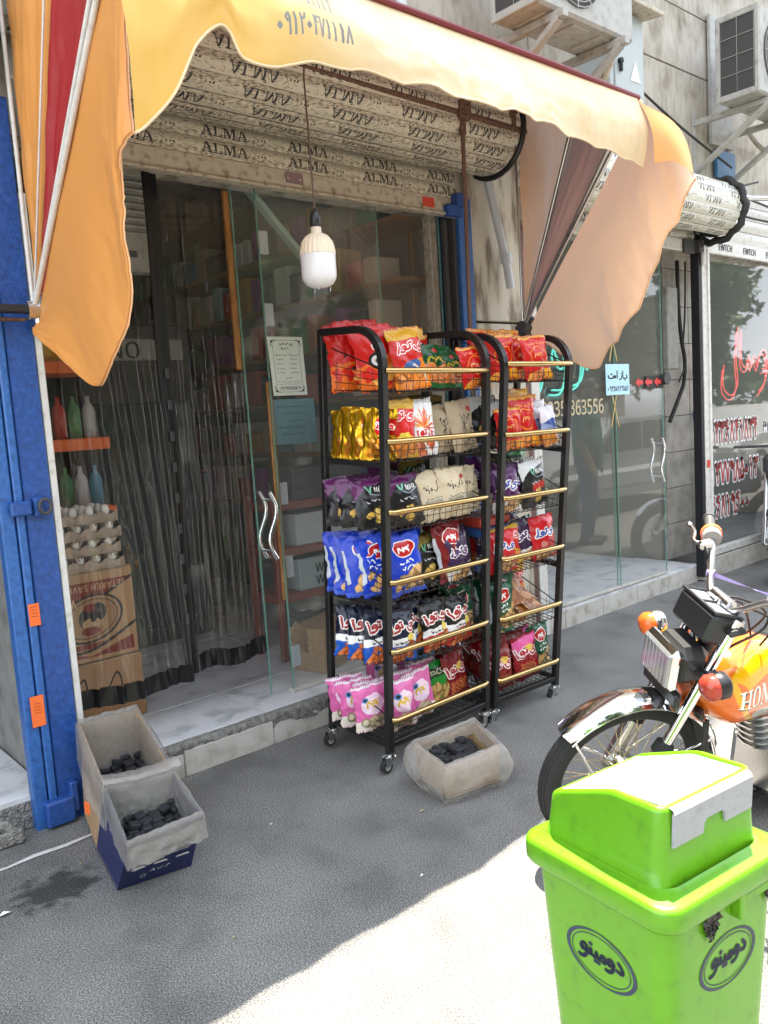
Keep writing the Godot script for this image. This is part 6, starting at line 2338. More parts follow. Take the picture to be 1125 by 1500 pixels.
func charcoal() -> void:
	var navy := pm("navy_card", Color(.012, .018, .085), .55)
	var film := pm("dull_film", Color(.34, .32, .29), .27)
	film.transparency = BaseMaterial3D.TRANSPARENCY_ALPHA
	film.albedo_color.a = .5
	# front box
	var a := thing("charcoal_box", "front one of two joined charcoal boxes, navy printed carton lined with plastic", "box", Vector3(1.07, 0, .6))
	var o := Vector3(-1.07, 0, -.6)
	var b := [Vector3(.95, -.016, .60), Vector3(1.20, -.018, .645), Vector3(1.25, -.006, .36), Vector3(1.0, -.004, .30)].map(func(p): return p + o)
	var t := [Vector3(.935, .222, .77), Vector3(1.20, .222, .765), Vector3(1.225, .292, .515), Vector3(1.0, .292, .445)].map(func(p): return p + o)
	open_box(a, "carton_wall", b, t, .006, navy)
	var mb := MB.new()
	mb.flat()
	mb.quad(b[0] + Vector3(0, .01, 0), b[1] + Vector3(0, .01, 0), b[2] + Vector3(0, .01, 0), b[3] + Vector3(0, .01, 0))
	put("carton_floor", mb.done(), M.cardboard, a)
	liner(a, "plastic_liner", t, .11, .085, film, 3, .008, .008)
	briquettes(a, [b[0] + Vector3(.0, .14, .10), b[1] + Vector3(-.0, .14, .085), b[2] + Vector3(-.01, .175, .085), b[3] + Vector3(.008, .175, .085)], 6, 8, 2, .040)
	# white print on the navy front
	var f0: Vector3 = (b[0] as Vector3).lerp(t[0], .05)
	var ux: Vector3 = (b[1] - b[0]).normalized()
	var uy: Vector3 = (t[0] - b[0]).normalized()
	var uz := ux.cross(uy).normalized()
	var tr := Transform3D(Basis(ux, uy, uz), f0 + uz * .004)
	mb = MB.new()
	for k in 3:
		mb.poly(PackedVector2Array([Vector2(.03 + k * .075, .092), Vector2(.08 + k * .075, .092), Vector2(.07 + k * .075, .104), Vector2(.035 + k * .075, .1)]), tr)
	for l in scribble(3, 81):
		mb.ribbon(l.map(func(p): return Vector2(.1 + p.x * .03, .055 + p.y * .02)), .0035, tr)
	mb.ribbon([Vector2(.07, .03), Vector2(.085, .03), Vector2(.085, .045), Vector2(.07, .045), Vector2(.07, .03)], .002, tr)
	put("white_print", mb.done(), M.white_ink, a)
	# rear box, taller at the back
	a = thing("charcoal_box", "rear one of two joined charcoal boxes, higher rim, lined with grey plastic", "box", Vector3(1.12, 0, .2))
	o = Vector3(-1.12, 0, -.2)
	b = [Vector3(1.0, -.004, .31), Vector3(1.24, -.004, .36), Vector3(1.30, .02, .06), Vector3(1.06, .02, .04)].map(func(p): return p + o)
	t = [Vector3(1.0, .296, .445), Vector3(1.225, .296, .515), Vector3(1.29, .41, .10), Vector3(1.065, .41, .075)].map(func(p): return p + o)
	open_box(a, "carton_wall", b, t, .006, M.cardboard)
	mb = MB.new()
	mb.flat()
	mb.quad(b[0] + Vector3(0, .01, 0), b[1] + Vector3(0, .01, 0), b[2] + Vector3(0, .01, 0), b[3] + Vector3(0, .01, 0))
	put("carton_floor", mb.done(), M.cardboard, a)
	liner(a, "plastic_liner", t, .22, .16, film, 9, .008, .02)
	briquettes(a, [b[0] + Vector3(.01, .14, .075), b[1] + Vector3(-.01, .14, .085), b[2] + Vector3(-.012, .18, .04), b[3] + Vector3(.012, .18, .04)], 5, 7, 2, .042)
	mb = MB.new()
	mb.box(Vector3(1.035, .1, .2) + o, Vector3(.012, .05, .09), .004, Basis(Vector3.UP, .2))
	put("red_label", mb.done(), M.orange_sticker, a)
	# carton in a clear bag by the racks
	a = thing("bagged_carton", "low carton of charcoal wrapped in a cloudy plastic bag before the racks", "carton", Vector3(2.32, 0, .9))
	o = Vector3(-2.32, 0, -.9)
	b = [Vector3(2.16, -.022, .97), Vector3(2.41, -.024, 1.01), Vector3(2.46, -.018, .80), Vector3(2.20, -.016, .76)].map(func(p): return p + o)
	t = [Vector3(2.135, .13, .985), Vector3(2.40, .145, 1.035), Vector3(2.475, .18, .83), Vector3(2.165, .16, .77)].map(func(p): return p + o)
	open_box(a, "carton_wall", b, t, .006, M.cardboard)
	mb = MB.new()
	mb.flat()
	mb.quad(b[0] + Vector3(0, .008, 0), b[1] + Vector3(0, .008, 0), b[2] + Vector3(0, .008, 0), b[3] + Vector3(0, .008, 0))
	put("carton_floor", mb.done(), M.cardboard, a)
	mb = MB.new()
	mb.flat()
	for i in [3, 0]:
		var j: int = (i + 1) % 4
		var c: Vector3 = (b[0] + b[2]) / 2
		var e1: Vector3 = ((b[i] - c) * Vector3(1, 0, 1)).normalized() * .003
		mb.quad(b[i] + e1 + Vector3(0, .055, 0), b[j] + e1 + Vector3(0, .055, 0), b[j] + e1 + Vector3(0, .01, 0), b[i] + e1 + Vector3(0, .01, 0))
	put("red_band", mb.done(), M.red_steel, a)
	briquettes(a, [b[0] + Vector3(.02, .085, -.01), b[1] + Vector3(-.03, .095, -.01), b[2] + Vector3(-.03, .115, .02), b[3] + Vector3(.02, .105, .02)], 7, 5, 2, .042)
	liner(a, "bag_outside", t, .06, .175, M.bag_film, 15, .008, .014, .03)
	# bricks holding a plastic sleeve: a pale strap between the two left boxes
	mb = MB.new()
	var ny := FastNoiseLite.new()
	ny.seed = 3
	mb.grid(30, 8, func(u, w):
		var p: Vector3 = Vector3(.985, .292, .445).lerp(Vector3(1.24, .30, .52), u)
		var an: float = (w - .5) * PI
		return p + Vector3(.0, .012 + .02 * cos(an) - .012 * sin(u * PI) + .005 * ny.get_noise_2d(u * 900, w * 300), .034 * sin(an) + .006 * ny.get_noise_2d(u * 700, w * 200)))
	tag(put("plastic_strap", mb.done(), film), "crumpled pale plastic strap across the joint of the two charcoal boxes", "plastic strap")


func bin() -> void:
	var lt := noise_tex(256, .02, 5, [[.05, Color(.085, .255, .012)], [.3, Color(.112, .33, .007)], [1., Color(.122, .355, .008)]], 88)
	var lime := tri_mat("lime_plastic", lt, .35, .3)
	lime.subsurf_scatter_enabled = true
	lime.subsurf_scatter_strength = .12
	var gt := noise_tex(256, .03, 5, [[.05, Color(.25, .25, .27)], [.3, Color(.32, .325, .355)], [1., Color(.35, .355, .385)]], 89)
	var grey := tri_mat("flap_grey", gt, .3, .42)
	var ang := -.13
	var at := Vector3(1.563, -.065, 2.228)
	var b := thing("litter_bin", "lime green swing-lid litter bin with a grey flap and oval badges", "litter bin", at, "", Basis(Vector3.UP, ang))
	var hx := .207
	var hz := .203
	var rr := func(wx: float, wz: float, r: float, y: float) -> PackedVector3Array:
		var o := PackedVector3Array()
		for q in [[1, 1, 0], [-1, 1, 1], [-1, -1, 2], [1, -1, 3]]:
			for k in 7:
				var a: float = PI * .5 * (q[2] + k / 6.0)
				o.append(Vector3(q[0] * (wx - r) + cos(a) * r, y, q[1] * (wz - r) + sin(a) * r))
		o.append(o[0])
		var fine := PackedVector3Array()
		for i in o.size() - 1:
			var m := 14 if i % 7 == 6 else 1
			for k in m:
				fine.append(o[i].lerp(o[i + 1], k / float(m)))
		fine.append(o[0])
		return fine
	# tapering body
	var mb := MB.new()
	mb.smooth()
	var prev: PackedVector3Array = rr.call(hx - .042, hz - .042, .045, 0.0)
	mb.fan(Vector3.ZERO, prev)
	mb.smooth()
	for k in 8:
		var y := .545 * (k + 1) / 8
		var q: PackedVector3Array = rr.call(hx - .042 + .027 * (k + 1) / 8, hz - .042 + .027 * (k + 1) / 8, .045, y)
		mb.bridge(prev, q)
		prev = q
	put("body", mb.done(), lime, b)
	# rim of the lid: a shelf with a rolled skirt
	mb = MB.new()
	mb.smooth()
	prev = PackedVector3Array()
	for e in [[.196, .525], [.208, .528], [.211, .535], [.211, .572], [.208, .579], [.201, .583], [.176, .584], [.166, .590]]:
		var q: PackedVector3Array = rr.call(e[0] + .004, e[0], .05, e[1])
		if prev.size():
			mb.bridge(prev, q)
		prev = q
	put("rim", mb.done(), lime, b)
	# lid: sides follow a broken profile along z, the grey flap spans the top and front
	var hw := .168
	var prof_top := [Vector2(-.18, .664), Vector2(-.150, .684), Vector2(-.130, .695), Vector2(.015, .748), Vector2(.035, .752), Vector2(.165, .756)]
	var prof_in := []
	for k in 24:
		var z := lerpf(-.142, .142, k / 23.0)
		var hgt := .695 + (z + .13) * .366 if z < .015 else .748 + (z - .015) * .055
		prof_in.append(Vector2(z, hgt - .003))
	prof_in.append_array([Vector2(.155, .7535), Vector2(.163, .750), Vector2(.1665, .741)])
	var height := func(z: float) -> float:
		for i in prof_top.size() - 1:
			if z <= prof_top[i + 1].x:
				return lerpf(prof_top[i].y, prof_top[i + 1].y, clampf((z - prof_top[i].x) / (prof_top[i + 1].x - prof_top[i].x), 0, 1))
		return prof_top[prof_top.size() - 1].y
	mb = MB.new()
	mb.smooth()
	prev = PackedVector3Array()
	for e in [[.012, -.012, .583, 0.0], [.0, .0, .589, .02], [-.004, -.004, 0.0, .3], [-.009, -.006, 0.0, .7], [-.012, -.008, 0.0, .93], [-.0155, -.011, 0.0, .985], [-.021, -.016, 0.0, 1.0], [-.029, -.023, 0.0, .985], [-.032, -.026, 0.0, .80]]:
		var q: PackedVector3Array = rr.call(hw + e[0], .168 + minf(e[1], .0) + maxf(e[0], 0), .034 + e[0] * .6, 0.0)
		for i in q.size():
			var top: float = height.call(q[i].z)
			q[i] = Vector3(q[i].x, lerpf(.583, top, e[3]), q[i].z - .004 - .006 * (1.0 - e[3]))
		if prev.size():
			mb.bridge(prev, q)
		prev = q
	put("lid", mb.done(), lime, b)
	# grey flap
	mb = MB.new()
	mb.smooth()
	var w := hw - .035
	for i in prof_in.size() - 1:
		var p0: Vector2 = prof_in[i]
		var p1: Vector2 = prof_in[i + 1]
		mb.quad(Vector3(-w, p0.y, p0.x), Vector3(w, p0.y, p0.x), Vector3(w, p1.y, p1.x), Vector3(-w, p1.y, p1.x))
	mb.flat()
	# its front apron with a hand notch
	var ap := PackedVector2Array([Vector2(-w, 0), Vector2(w, 0), Vector2(w, -.072), Vector2(.038, -.072), Vector2(.034, -.05), Vector2(.026, -.042), Vector2(-.026, -.042), Vector2(-.034, -.05), Vector2(-.038, -.072), Vector2(-w, -.072)])
	var tr := Transform3D(Basis(Vector3.RIGHT, Vector3(0, .9985, .055), Vector3(0, -.055, .9985)), Vector3(0, .743, .1665))
	mb.poly(ap, tr, .006)
	put("swing_flap", mb.done(), grey, b)
	mb = MB.new()
	var pp := []
	for k in 24:
		pp.append(Vector3(cos(TAU * k / 24) * .035 - .02, .741 + sin(TAU * k / 24) * .011 - .022, -.04 + sin(TAU * k / 24) * .03))
	mb.tube(pp, .002, 5, true)
	pp = []
	for k in 24:
		pp.append(Vector3(cos(TAU * k / 24) * .02 + .05, .7325 + sin(TAU * k / 24) * .0075 , -.004 + sin(TAU * k / 24) * .02))
	mb.tube(pp, .002, 5, true)
	put("moulded_ring", mb.done(), grey, b)
	# oval badges on two faces, lettering with them
	var navy := pm("badge_navy", Color(.02, .035, .075), .5)
	for f in 2:
		var slope := .027 / .545
		var cy: float = [.368, .382][f]
		var dist := (hx if f == 0 else hz) - .042 + slope * cy + .0012
		var n := Vector3(-1, -slope, 0) if f == 0 else Vector3(0, -slope, 1)
		n = n.normalized()
		var ux := Vector3(0, 0, 1) if f == 0 else Vector3(1, 0, 0)
		var uy := n.cross(ux).normalized()
		var c := Vector3(-dist, cy, .005) if f == 0 else Vector3(.012, cy, dist)
		var t := Transform3D(Basis(ux, uy, n), c)
		mb = MB.new()
		var o1 := []
		var o2 := []
		mb.flat()
		for k in 49:
			var a := TAU * k / 48
			o1.append(Vector2(cos(a) * .098, sin(a) * .063))
			# the inner edge sits off centre, so that the band swells to lower right and upper left
			o2.append(Vector2(cos(a) * .088, sin(a) * .0545))
		for k in 48:
			var th := .35 + .65 * absf(cos(TAU * k / 48.0))
			var th2 := .35 + .65 * absf(cos(TAU * (k + 1) / 48.0))
			mb.quad(t * mb.v3(o1[k]), t * mb.v3(o1[k + 1]), t * mb.v3((o1[k + 1] as Vector2).lerp(o2[k + 1], th2)), t * mb.v3((o1[k] as Vector2).lerp(o2[k], th)))
		var ln := []
		for k in 49:
			ln.append(Vector2(cos(TAU * k / 48) * .081, sin(TAU * k / 48) * .0515))
		mb.ribbon(ln, .0022, t)
		put("badge_ring", mb.done(), navy, b)
		mb = MB.new()
		for l in word_bin():
			mb.ribbon(l.map(func(p): return Vector2(p.x * .062, p.y * .059 - .002)), .0098, t)
		put("badge_lettering", mb.done(), navy, b)
	# slot bracket under the rim and torn scraps of a black bag
	mb = MB.new()
	mb.box(Vector3(.03, .505, .196), Vector3(.022, .06, .025), .003)
	mb.box(Vector3(.09, .512, .193), Vector3(.09, .022, .02), .003)
	put("bracket", mb.done(), lime, b)
	var ny := FastNoiseLite.new()
	ny.seed = 6
	ny.frequency = 1.0
	for k in 2:
		mb = MB.new()
		var x0: float = [-.06, .16][k]
		mb.grid(16, 14, func(u, v):
			var wd: float = .07 * (1.0 - v * (.75 if k == 0 else .5))
			return Vector3(x0 + (u - .45) * wd + .012 * ny.get_noise_2d(u * 3.0, v * 5.0), .535 - v * .075 * (1.0 - .3 * ny.get_noise_1d(u * 5.0 + k)), .198 + .012 * ny.get_noise_2d(u * 9.0, v * 6.0 + k) - v * .008))
		put("bag_scrap", mb.done(), pm("bin_liner", Color(.035, .032, .03), .3), b)


func spoked_wheel(parent: Node3D, r: float, tw: float, spokes: bool) -> void:
	# in the parent's axes: x forward, y up, z the axle
	var mb := MB.new()
	var pr := []
	for k in 15:
		var a := TAU * k / 14
		pr.append(Vector2(r - tw * .55 + cos(a) * tw * .56, sin(a) * tw * .5))
	mb.lathe(Vector3.ZERO, pr, 56, Vector3.BACK)
	# tread ribs
	for z in [-.3, -.1, .1, .3]:
		var pp := []
		for k in 48:
			var rr: float = r + tw * (-.55 + .565 * sqrt(1.0 - z * z * 4 * .9))
			pp.append(Vector3(cos(TAU * k / 48) * rr, sin(TAU * k / 48) * rr, z * tw * .95))
		mb.tube(pp, .0035, 4, true)
	put("tyre", mb.done(), M.rubber, parent)
	mb = MB.new()
	var rim := r - tw * .98
	mb.lathe(Vector3.ZERO, [Vector2(rim + .012, -.022), Vector2(rim, -.018), Vector2(rim - .008, 0), Vector2(rim, .018), Vector2(rim + .012, .022), Vector2(rim + .004, 0), Vector2(rim + .012, -.022)], 48, Vector3.BACK)
	put("rim", mb.done(), pm("gold_rim", Color(.50, .42, .26), .25, 1.0), parent)
	mb = MB.new()
	mb.cyl(Vector3(0, 0, -.06), Vector3(0, 0, .06), .045, -1, 20)
	mb.cyl(Vector3(0, 0, .055), Vector3(0, 0, .075), .06, .055, 20)
	mb.cyl(Vector3(0, 0, -.09), Vector3(0, 0, .09), .01, -1, 8)
	put("hub", mb.done(), M.worn_chrome, parent)
	if spokes:
		for k in 36:
			mb = MB.new()
			var a := TAU * k / 36
			var sd := 1.0 if k % 2 else -1.0
			var lean := .32 * (1.0 if (k / 2) % 2 else -1.0)
			mb.cyl(Vector3(cos(a + lean) * .046, sin(a + lean) * .046, sd * .045), Vector3(cos(a) * rim, sin(a) * rim, sd * .004), .0021, -1, 5, false)
			put("spoke", mb.done(), M.gold_rim, parent)


func sub(parent: Node3D, called: String, t: Transform3D) -> Node3D:
	var n := Node3D.new()
	n.name = called
	n.transform = t
	parent.add_child(n, true)
	return n


func motorcycle() -> void:
	var R := .325
	var a := deg_to_rad(31.57)
	var lean := deg_to_rad(17.0)
	var pit := deg_to_rad(-5.8)
	var f0 := Vector3(-cos(a), 0, -sin(a))
	var r0 := Vector3(sin(a), 0, -cos(a))
	var f2 := f0 * cos(pit) + Vector3.UP * sin(pit)
	var u2 := Vector3.UP * cos(pit) - f0 * sin(pit)
	var u3 := u2 * cos(lean) - r0 * sin(lean)
	var r3 := r0 * cos(lean) + u2 * sin(lean)
	var c0 := Vector3(2.306, .241, 1.674)
	# steering axes: x forward, y up along the lean, z to the far side
	var sb := Basis(f2, u3, r3).scaled_local(Vector3.ONE * .94)
	var m := thing("motorcycle", "orange motorcycle with a chrome front mudguard parked facing the shops", "motorcycle", Vector3(2.322, -.05, 1.690))
	var st := Transform3D(sb, c0 - m.position)
	var wh := sub(m, "front_wheel", st)
	spoked_wheel(wh, R, .072, true)
	var P := func(x: float, y: float, z: float) -> Vector3: return st * Vector3(x, y, z)
	# mudguard
	var mb := MB.new()
	mb.grid(40, 12, func(u, w):
		var an: float = lerpf(deg_to_rad(47), deg_to_rad(172), u)
		var q: float = (w - .5) * 2.0
		var rr: float = R + .032 - .032 * q * q * absf(q)
		var wid: float = .066 * (1.0 - .35 * pow(absf(u - .5) * 2, 10.0))
		return P.call(cos(an) * rr, sin(an) * rr, q * wid))
	put("mudguard", mb.done(), M.chrome, m)
	mb = MB.new()
	for s in [-1.0, 1.0]:
		var e := []
		for k in 30:
			var an := lerpf(deg_to_rad(47), deg_to_rad(172), k / 29.0)
			e.append(P.call(cos(an) * R, sin(an) * R, s * .061))
		mb.tube(e, .004, 6)
		mb.tube([P.call(.0, .0, s * .085), P.call(.16, .12, s * .078), P.call(cos(.86) * R, sin(.86) * R, s * .066)], .0055, 6)
		mb.tube([P.call(.0, .0, s * .085), P.call(-.2, .12, s * .075), P.call(-cos(.4) * R, sin(.4) * R, s * .062)], .0055, 6)
	put("mudguard_stay", mb.done(), M.chrome, m)
	# fork
	for s in [-1.0, 1.0]:
		mb = MB.new()
		mb.cyl(P.call(0, 0, s * .095), P.call(-.095, .175, s * .095), .030, .029, 16)
		put("fork_slider", mb.done(), M.worn_chrome, m)
		mb = MB.new()
		mb.cyl(P.call(-.085, .157, s * .095), P.call(-.102, .19, s * .095), .034, .03, 16)
		put("dust_seal", mb.done(), M.rubber, m)
		mb = MB.new()
		mb.cyl(P.call(-.10, .18, s * .095), P.call(-.335, .615, s * .095), .0175, -1, 14)
		put("fork_tube", mb.done(), M.chrome, m)
		mb = MB.new()
		mb.cyl(P.call(-.335, .61, s * .095), P.call(-.345, .63, s * .095), .021, .019, 12)
		put("fork_cap", mb.done(), M.worn_chrome, m)
		# turn signals
		mb = MB.new()
		mb.cyl(P.call(-.205, .455, s * .095), P.call(-.19, .475, s * .165), .012, -1, 8)
		put("signal_stalk", mb.done(), M.worn_chrome, m)
		mb = MB.new()
		mb.lathe(P.call(-.2, .475, s * .20), [Vector2(0, -.045), Vector2(.03, -.045), Vector2(.042, -.035), Vector2(.042, -.01), Vector2(.038, .0)], 18, f2)
		put("signal_shell", mb.done(), M.worn_chrome if s > 0 else M.black_plastic, m)
		mb = MB.new()
		mb.lathe(P.call(-.2, .475, s * .20), [Vector2(.040, -.002), Vector2(.041, .018), Vector2(.03, .034), Vector2(0, .04)], 18, f2)
		put("signal_lens", mb.done(), pm("amber_lens", Color(.72, .13, .02), .15) if s > 0 else pm("red_lens", Color(.42, .05, .03), .15), m)
	mb = MB.new()
	mb.box(P.call(-.245, .445, 0), Vector3(.05, .035, .25), .008, Basis(f2, u3, r3))
	mb.box(P.call(-.325, .60, 0), Vector3(.06, .022, .25), .008, Basis(f2, u3, r3))
	put("fork_yoke", mb.done(), M.black_plastic, m)
	# square headlamp
	var hb := Basis(f2, u3, r3) * Basis(Vector3.BACK, .12)
	mb = MB.new()
	mb.box(P.call(-.20, .465, 0), Vector3(.12, .135, .17), .03, hb)
	put("headlamp_shell", mb.done(), M.black_plastic, m)
	mb = MB.new()
	mb.box(P.call(-.132, .47, 0), Vector3(.04, .15, .185), .018, hb)
	put("headlamp_rim", mb.done(), M.chrome, m)
	mb = MB.new()
	mb.box(P.call(-.112, .472, 0), Vector3(.016, .124, .16), .008, hb)
	for k in 7:
		mb.box(P.call(-.105, .472, -.066 + k * .022), Vector3(.006, .114, .017), .003, hb)
	put("headlamp_lens", mb.done(), pm("lens_glass", Color(.34, .35, .35), .08, .6), m)
	mb = MB.new()
	mb.box(P.call(-.135, .36, 0), Vector3(.025, .05, .2), .006, hb)
	put("badge_plate", mb.done(), M.black_plastic, m)
	# instrument box
	var ib := Basis(f2, u3, r3) * Basis(Vector3.BACK, .42)
	mb = MB.new()
	mb.box(P.call(-.285, .60, .0), Vector3(.105, .10, .195), .012, ib)
	put("instrument_box", mb.done(), M.black_plastic, m)
	var up: Vector3 = ib * Vector3(-1, 0, 0)
	for s in [-1.0, 1.0]:
		mb = MB.new()
		mb.box(P.call(-.285, .60, s * .05) + ib * Vector3(-.002, .051, 0), Vector3(.078, .004, .08), .001, ib)
		put("dial", mb.done(), pm("dial_face", Color(.35, .37, .40), .08), m)
	mb = MB.new()
	for s in [-1.0, 0.0, 1.0]:
		mb.box(P.call(-.285, .60, s * .091) + ib * Vector3(0, .053, 0), Vector3(.10, .01, .012), .002, ib)
	for s in [-1.0, 1.0]:
		mb.box(P.call(-.285, .60, 0) + ib * Vector3(s * .047, .053, 0), Vector3(.012, .01, .19), .002, ib)
	put("dial_frame", mb.done(), M.black_plastic, m)
	# handlebar
	for s in [-1.0, 1.0]:
		var pts := curve3([P.call(-.345, .645, s * .0), P.call(-.345, .65, s * .07), P.call(-.40, .72, s * .16), P.call(-.455, .755, s * .25), P.call(-.52, .75, s * .37)], 6)
		mb = MB.new()
		mb.tube(pts, .0115, 10)
		put("handlebar", mb.done(), M.steel, m)
		mb = MB.new()
		var g0: Vector3 = P.call(-.462, .755, s * .265)
		var g1: Vector3 = P.call(-.525, .75, s * .38)
		mb.cyl(g0, g1, .0165, .0175, 12)
		mb.cyl(g1, g1 + (g1 - g0).normalized() * .008, .021, -1, 12)
		put("grip", mb.done(), M.rubber if s < 0 else M.dark_grey, m)
		mb = MB.new()
		var d := (g1 - g0).normalized()
		mb.cyl(g0 - d * .045, g0 + d * .005, .03, .034, 14)
		put("switch_housing", mb.done(), pm("housing_grey", Color(.22, .21, .2), .45), m)
		mb = MB.new()
		mb.cyl(g0 - d * .012, g0 + d * .004, .0355, -1, 14)
		put("orange_collar", mb.done(), M.orange_sticker, m)
		mb = MB.new()
		mb.box(g0 - d * .075 + f2 * .025, Vector3(.05, .03, .03), .008, Basis(f2, u3, r3))
		mb.tube(curve3([g0 - d * .07 + f2 * .03, g0 - d * .03 + f2 * .065 + u3 * .0, g0 + d * .04 + f2 * .06, g0 + d * .105 + f2 * .075], 6), .007, 8)
		put("lever", mb.done(), M.worn_chrome, m)
		mb = MB.new()
		mb.lathe(g0 + d * .108 + f2 * .0755, [Vector2(0, -.011), Vector2(.008, -.008), Vector2(.011, 0), Vector2(.008, .008), Vector2(0, .011)], 12, d)
		put("lever_knob", mb.done(), M.worn_chrome, m)
		mb = MB.new()
		mb.tube(curve3([g0 - d * .09 + f2 * .03, P.call(-.40, .62, s * .15), P.call(-.3, .5, s * .08), P.call(-.3, .35, s * .05)], 6), .0045, 6)
		put("cable", mb.done(), M.cable, m)
	mb = MB.new()
	mb.cyl(P.call(-.33, .62, 0), P.call(-.345, .66, 0), .018, .022, 12)
	mb.cyl(P.call(-.345, .655, -.05), P.call(-.345, .655, .05), .019, -1, 12)
	put("stem_clamp", mb.done(), M.worn_chrome, m)
	mb = MB.new()
	for q in [[.02, -.03], [-.03, .03], [.05, .05]]:
		var s0: Vector3 = P.call(-.3, .6, q[0])
		mb.tube(curve3([s0, s0 + Vector3(.08, .03, .06), s0 + Vector3(.17, -.03, .08 + q[1]), s0 + Vector3(.2, -.12, .05)], 6), .004, 6)
	put("loom", mb.done(), M.cable, m)
	# frame, tank and engine behind the headstock
	var hs: Vector3 = P.call(-.31, .52, 0) + Vector3(-.03, -.195, -.045)
	var bb := Basis(Vector3.UP, deg_to_rad(-4.0)) * Basis(Vector3.RIGHT, deg_to_rad(8.0))
	var body := Transform3D(bb, hs)
	mb = MB.new()
	mb.cyl(P.call(-.27, .42, 0), P.call(-.34, .6, 0), .03, -1, 14)
	put("headstock", mb.done(), M.black_plastic, m)
	mb = MB.new()
	mb.bar(body * Vector3(.02, -.06, 0), body * Vector3(.26, -.52, 0), .038, .038, .006)
	mb.bar(body * Vector3(.26, -.52, 0), body * Vector3(.8, -.56, 0), .036, .036, .006)
	put("frame_tube", mb.done(), M.black_plastic, m)
	mb = MB.new()
	mb.tube(curve3([body * Vector3(.0, -.08, .05), body * Vector3(-.02, -.26, .07), body * Vector3(.04, -.38, .06), body * Vector3(.2, -.40, .03)], 6), .008, 6)
	mb.tube(curve3([body * Vector3(.02, -.08, .045), body * Vector3(.0, -.25, .065), body * Vector3(.06, -.365, .055), body * Vector3(.22, -.38, .02)], 6), .008, 6)
	put("cable_loop", mb.done(), M.cable, m)
	# tank with its painted flash
	var tp := Pic.new(512, 256, Color(.88, .42, .10))
	tp.poly([Vector2(.10, .30), Vector2(.2, .16), Vector2(.5, .1), Vector2(1, .1), Vector2(1, .36), Vector2(.5, .38), Vector2(.2, .46)], Color(.88, .66, .01))
	tp.pen(curve([Vector2(.11, .32), Vector2(.14, .5), Vector2(.26, .70), Vector2(.5, .82), Vector2(1, .86)]), .034, Color(.88, .66, .01))
	tp.oval(.44, .7, .14, .065, Color(.72, .72, .70), .1)
	tp.text("HONDA", Vector2(.145, .60), .125, Color(.10, .08, .07), 1.5, false, true)
	tp.text("HONDA", Vector2(.14, .59), .125, Color(.90, .90, .88), 1.5, false, true)
	var tank := print_mat("tank_paint", tp.tex(), .18)
	tank.clearcoat_enabled = true
	tank.clearcoat = .7
	tank.clearcoat_roughness = .05
	for s in [-1.0, 1.0]:
		mb = MB.new()
		mb.grid(36, 22, func(u, w):
			var x: float = u * .52
			var nose: float = sqrt(clampf(1.0 - pow(1.0 - clampf(u / .22, 0, 1), 2.0), 0, 1))
			var tail: float = sqrt(clampf(1.0 - pow(clampf((u - .75) / .25, 0, 1), 2.0), 0, 1))
			var k: float = nose * lerpf(.35, 1.0, tail)
			var wid: float = (.055 + .075 * k) * k
			var top: float = .045 + .10 * sin(PI * clampf(u * .85 + .12, 0, 1)) * nose
			var bot: float = -.10 - .05 * sin(PI * u) * nose
			var an: float = lerpf(PI * .5, -PI * .5, w)
			var yc: float = (top + bot) * .5
			var yy: float = yc + (top - bot) * .5 * signf(sin(an)) * pow(absf(sin(an)), .8)
			return body * Vector3(.02 + x - .035 * (1 - w) , yy * (.25 + .75 * nose) + .01, -s * wid * pow(absf(cos(an)), .62)), s > 0)
		put("tank_half", mb.done(), tank, m)
	mb = MB.new()
	mb.cyl(body * Vector3(.24, .12, 0), body * Vector3(.24, .145, 0), .035, -1, 16)
	put("filler_cap", mb.done(), M.chrome, m)
	mb = MB.new()
	mb.box(body * Vector3(.60, -.38, 0), Vector3(.3, .26, .2), .03, bb)
	mb.cyl(body * Vector3(.50, -.3, 0), body * Vector3(.42, -.12, 0), .075, -1, 16)
	for k in 6:
		mb.cyl(body * Vector3(.495 - .013 * k, -.28 + .028 * k, 0), body * Vector3(.491 - .013 * k, -.272 + .028 * k, 0), .095, -1, 18)
	put("engine", mb.done(), M.worn_chrome, m)
	mb = MB.new()
	mb.box(body * Vector3(.82, .03, 0), Vector3(.62, .08, .24), .035, bb)
	put("seat", mb.done(), M.black_plastic, m)
	var rw := sub(m, "rear_wheel", Transform3D(bb, body * Vector3(.99, -.52, 0)))
	spoked_wheel(rw, .3, .085, true)
	mb = MB.new()
	mb.bar(body * Vector3(.5, -.5, -.1), body * Vector3(1.0, -.52, -.1), .03, .04, .006)
	mb.bar(body * Vector3(.5, -.5, .1), body * Vector3(1.0, -.52, .1), .03, .04, .006)
	mb.bar(body * Vector3(.45, -.5, .1), body * Vector3(.38, -.76, .24), .02, .02, .004)
	put("swing_arm", mb.done(), M.black_plastic, m)
	# purple ribbon tied from the bar to the mirror stem
	mb = MB.new()
	var r0a: Vector3 = P.call(-.375, .685, .12)
	var r1a := r0a + Vector3(.045, -.105, .44)
	mb.grid(20, 3, func(u, w):
		var p: Vector3 = (r0a + m.position).lerp(r1a + m.position, u)
		return p + Vector3(0, (w - .5) * .014 * cos(u * 6.0) - .01 * sin(u * PI), (w - .5) * .010 * sin(u * 6.0)))
	for q in [r0a, r1a]:
		mb.lathe(q + m.position, [Vector2(.013, -.012), Vector2(.017, 0), Vector2(.013, .012)], 10, (r1a - r0a).normalized())
	tag(put("ribbon", mb.done(), pm("ribbon_purple", Color(.36, .28, .55), .5)), "pale purple ribbon tied tight across the motorcycle handlebar", "ribbon")
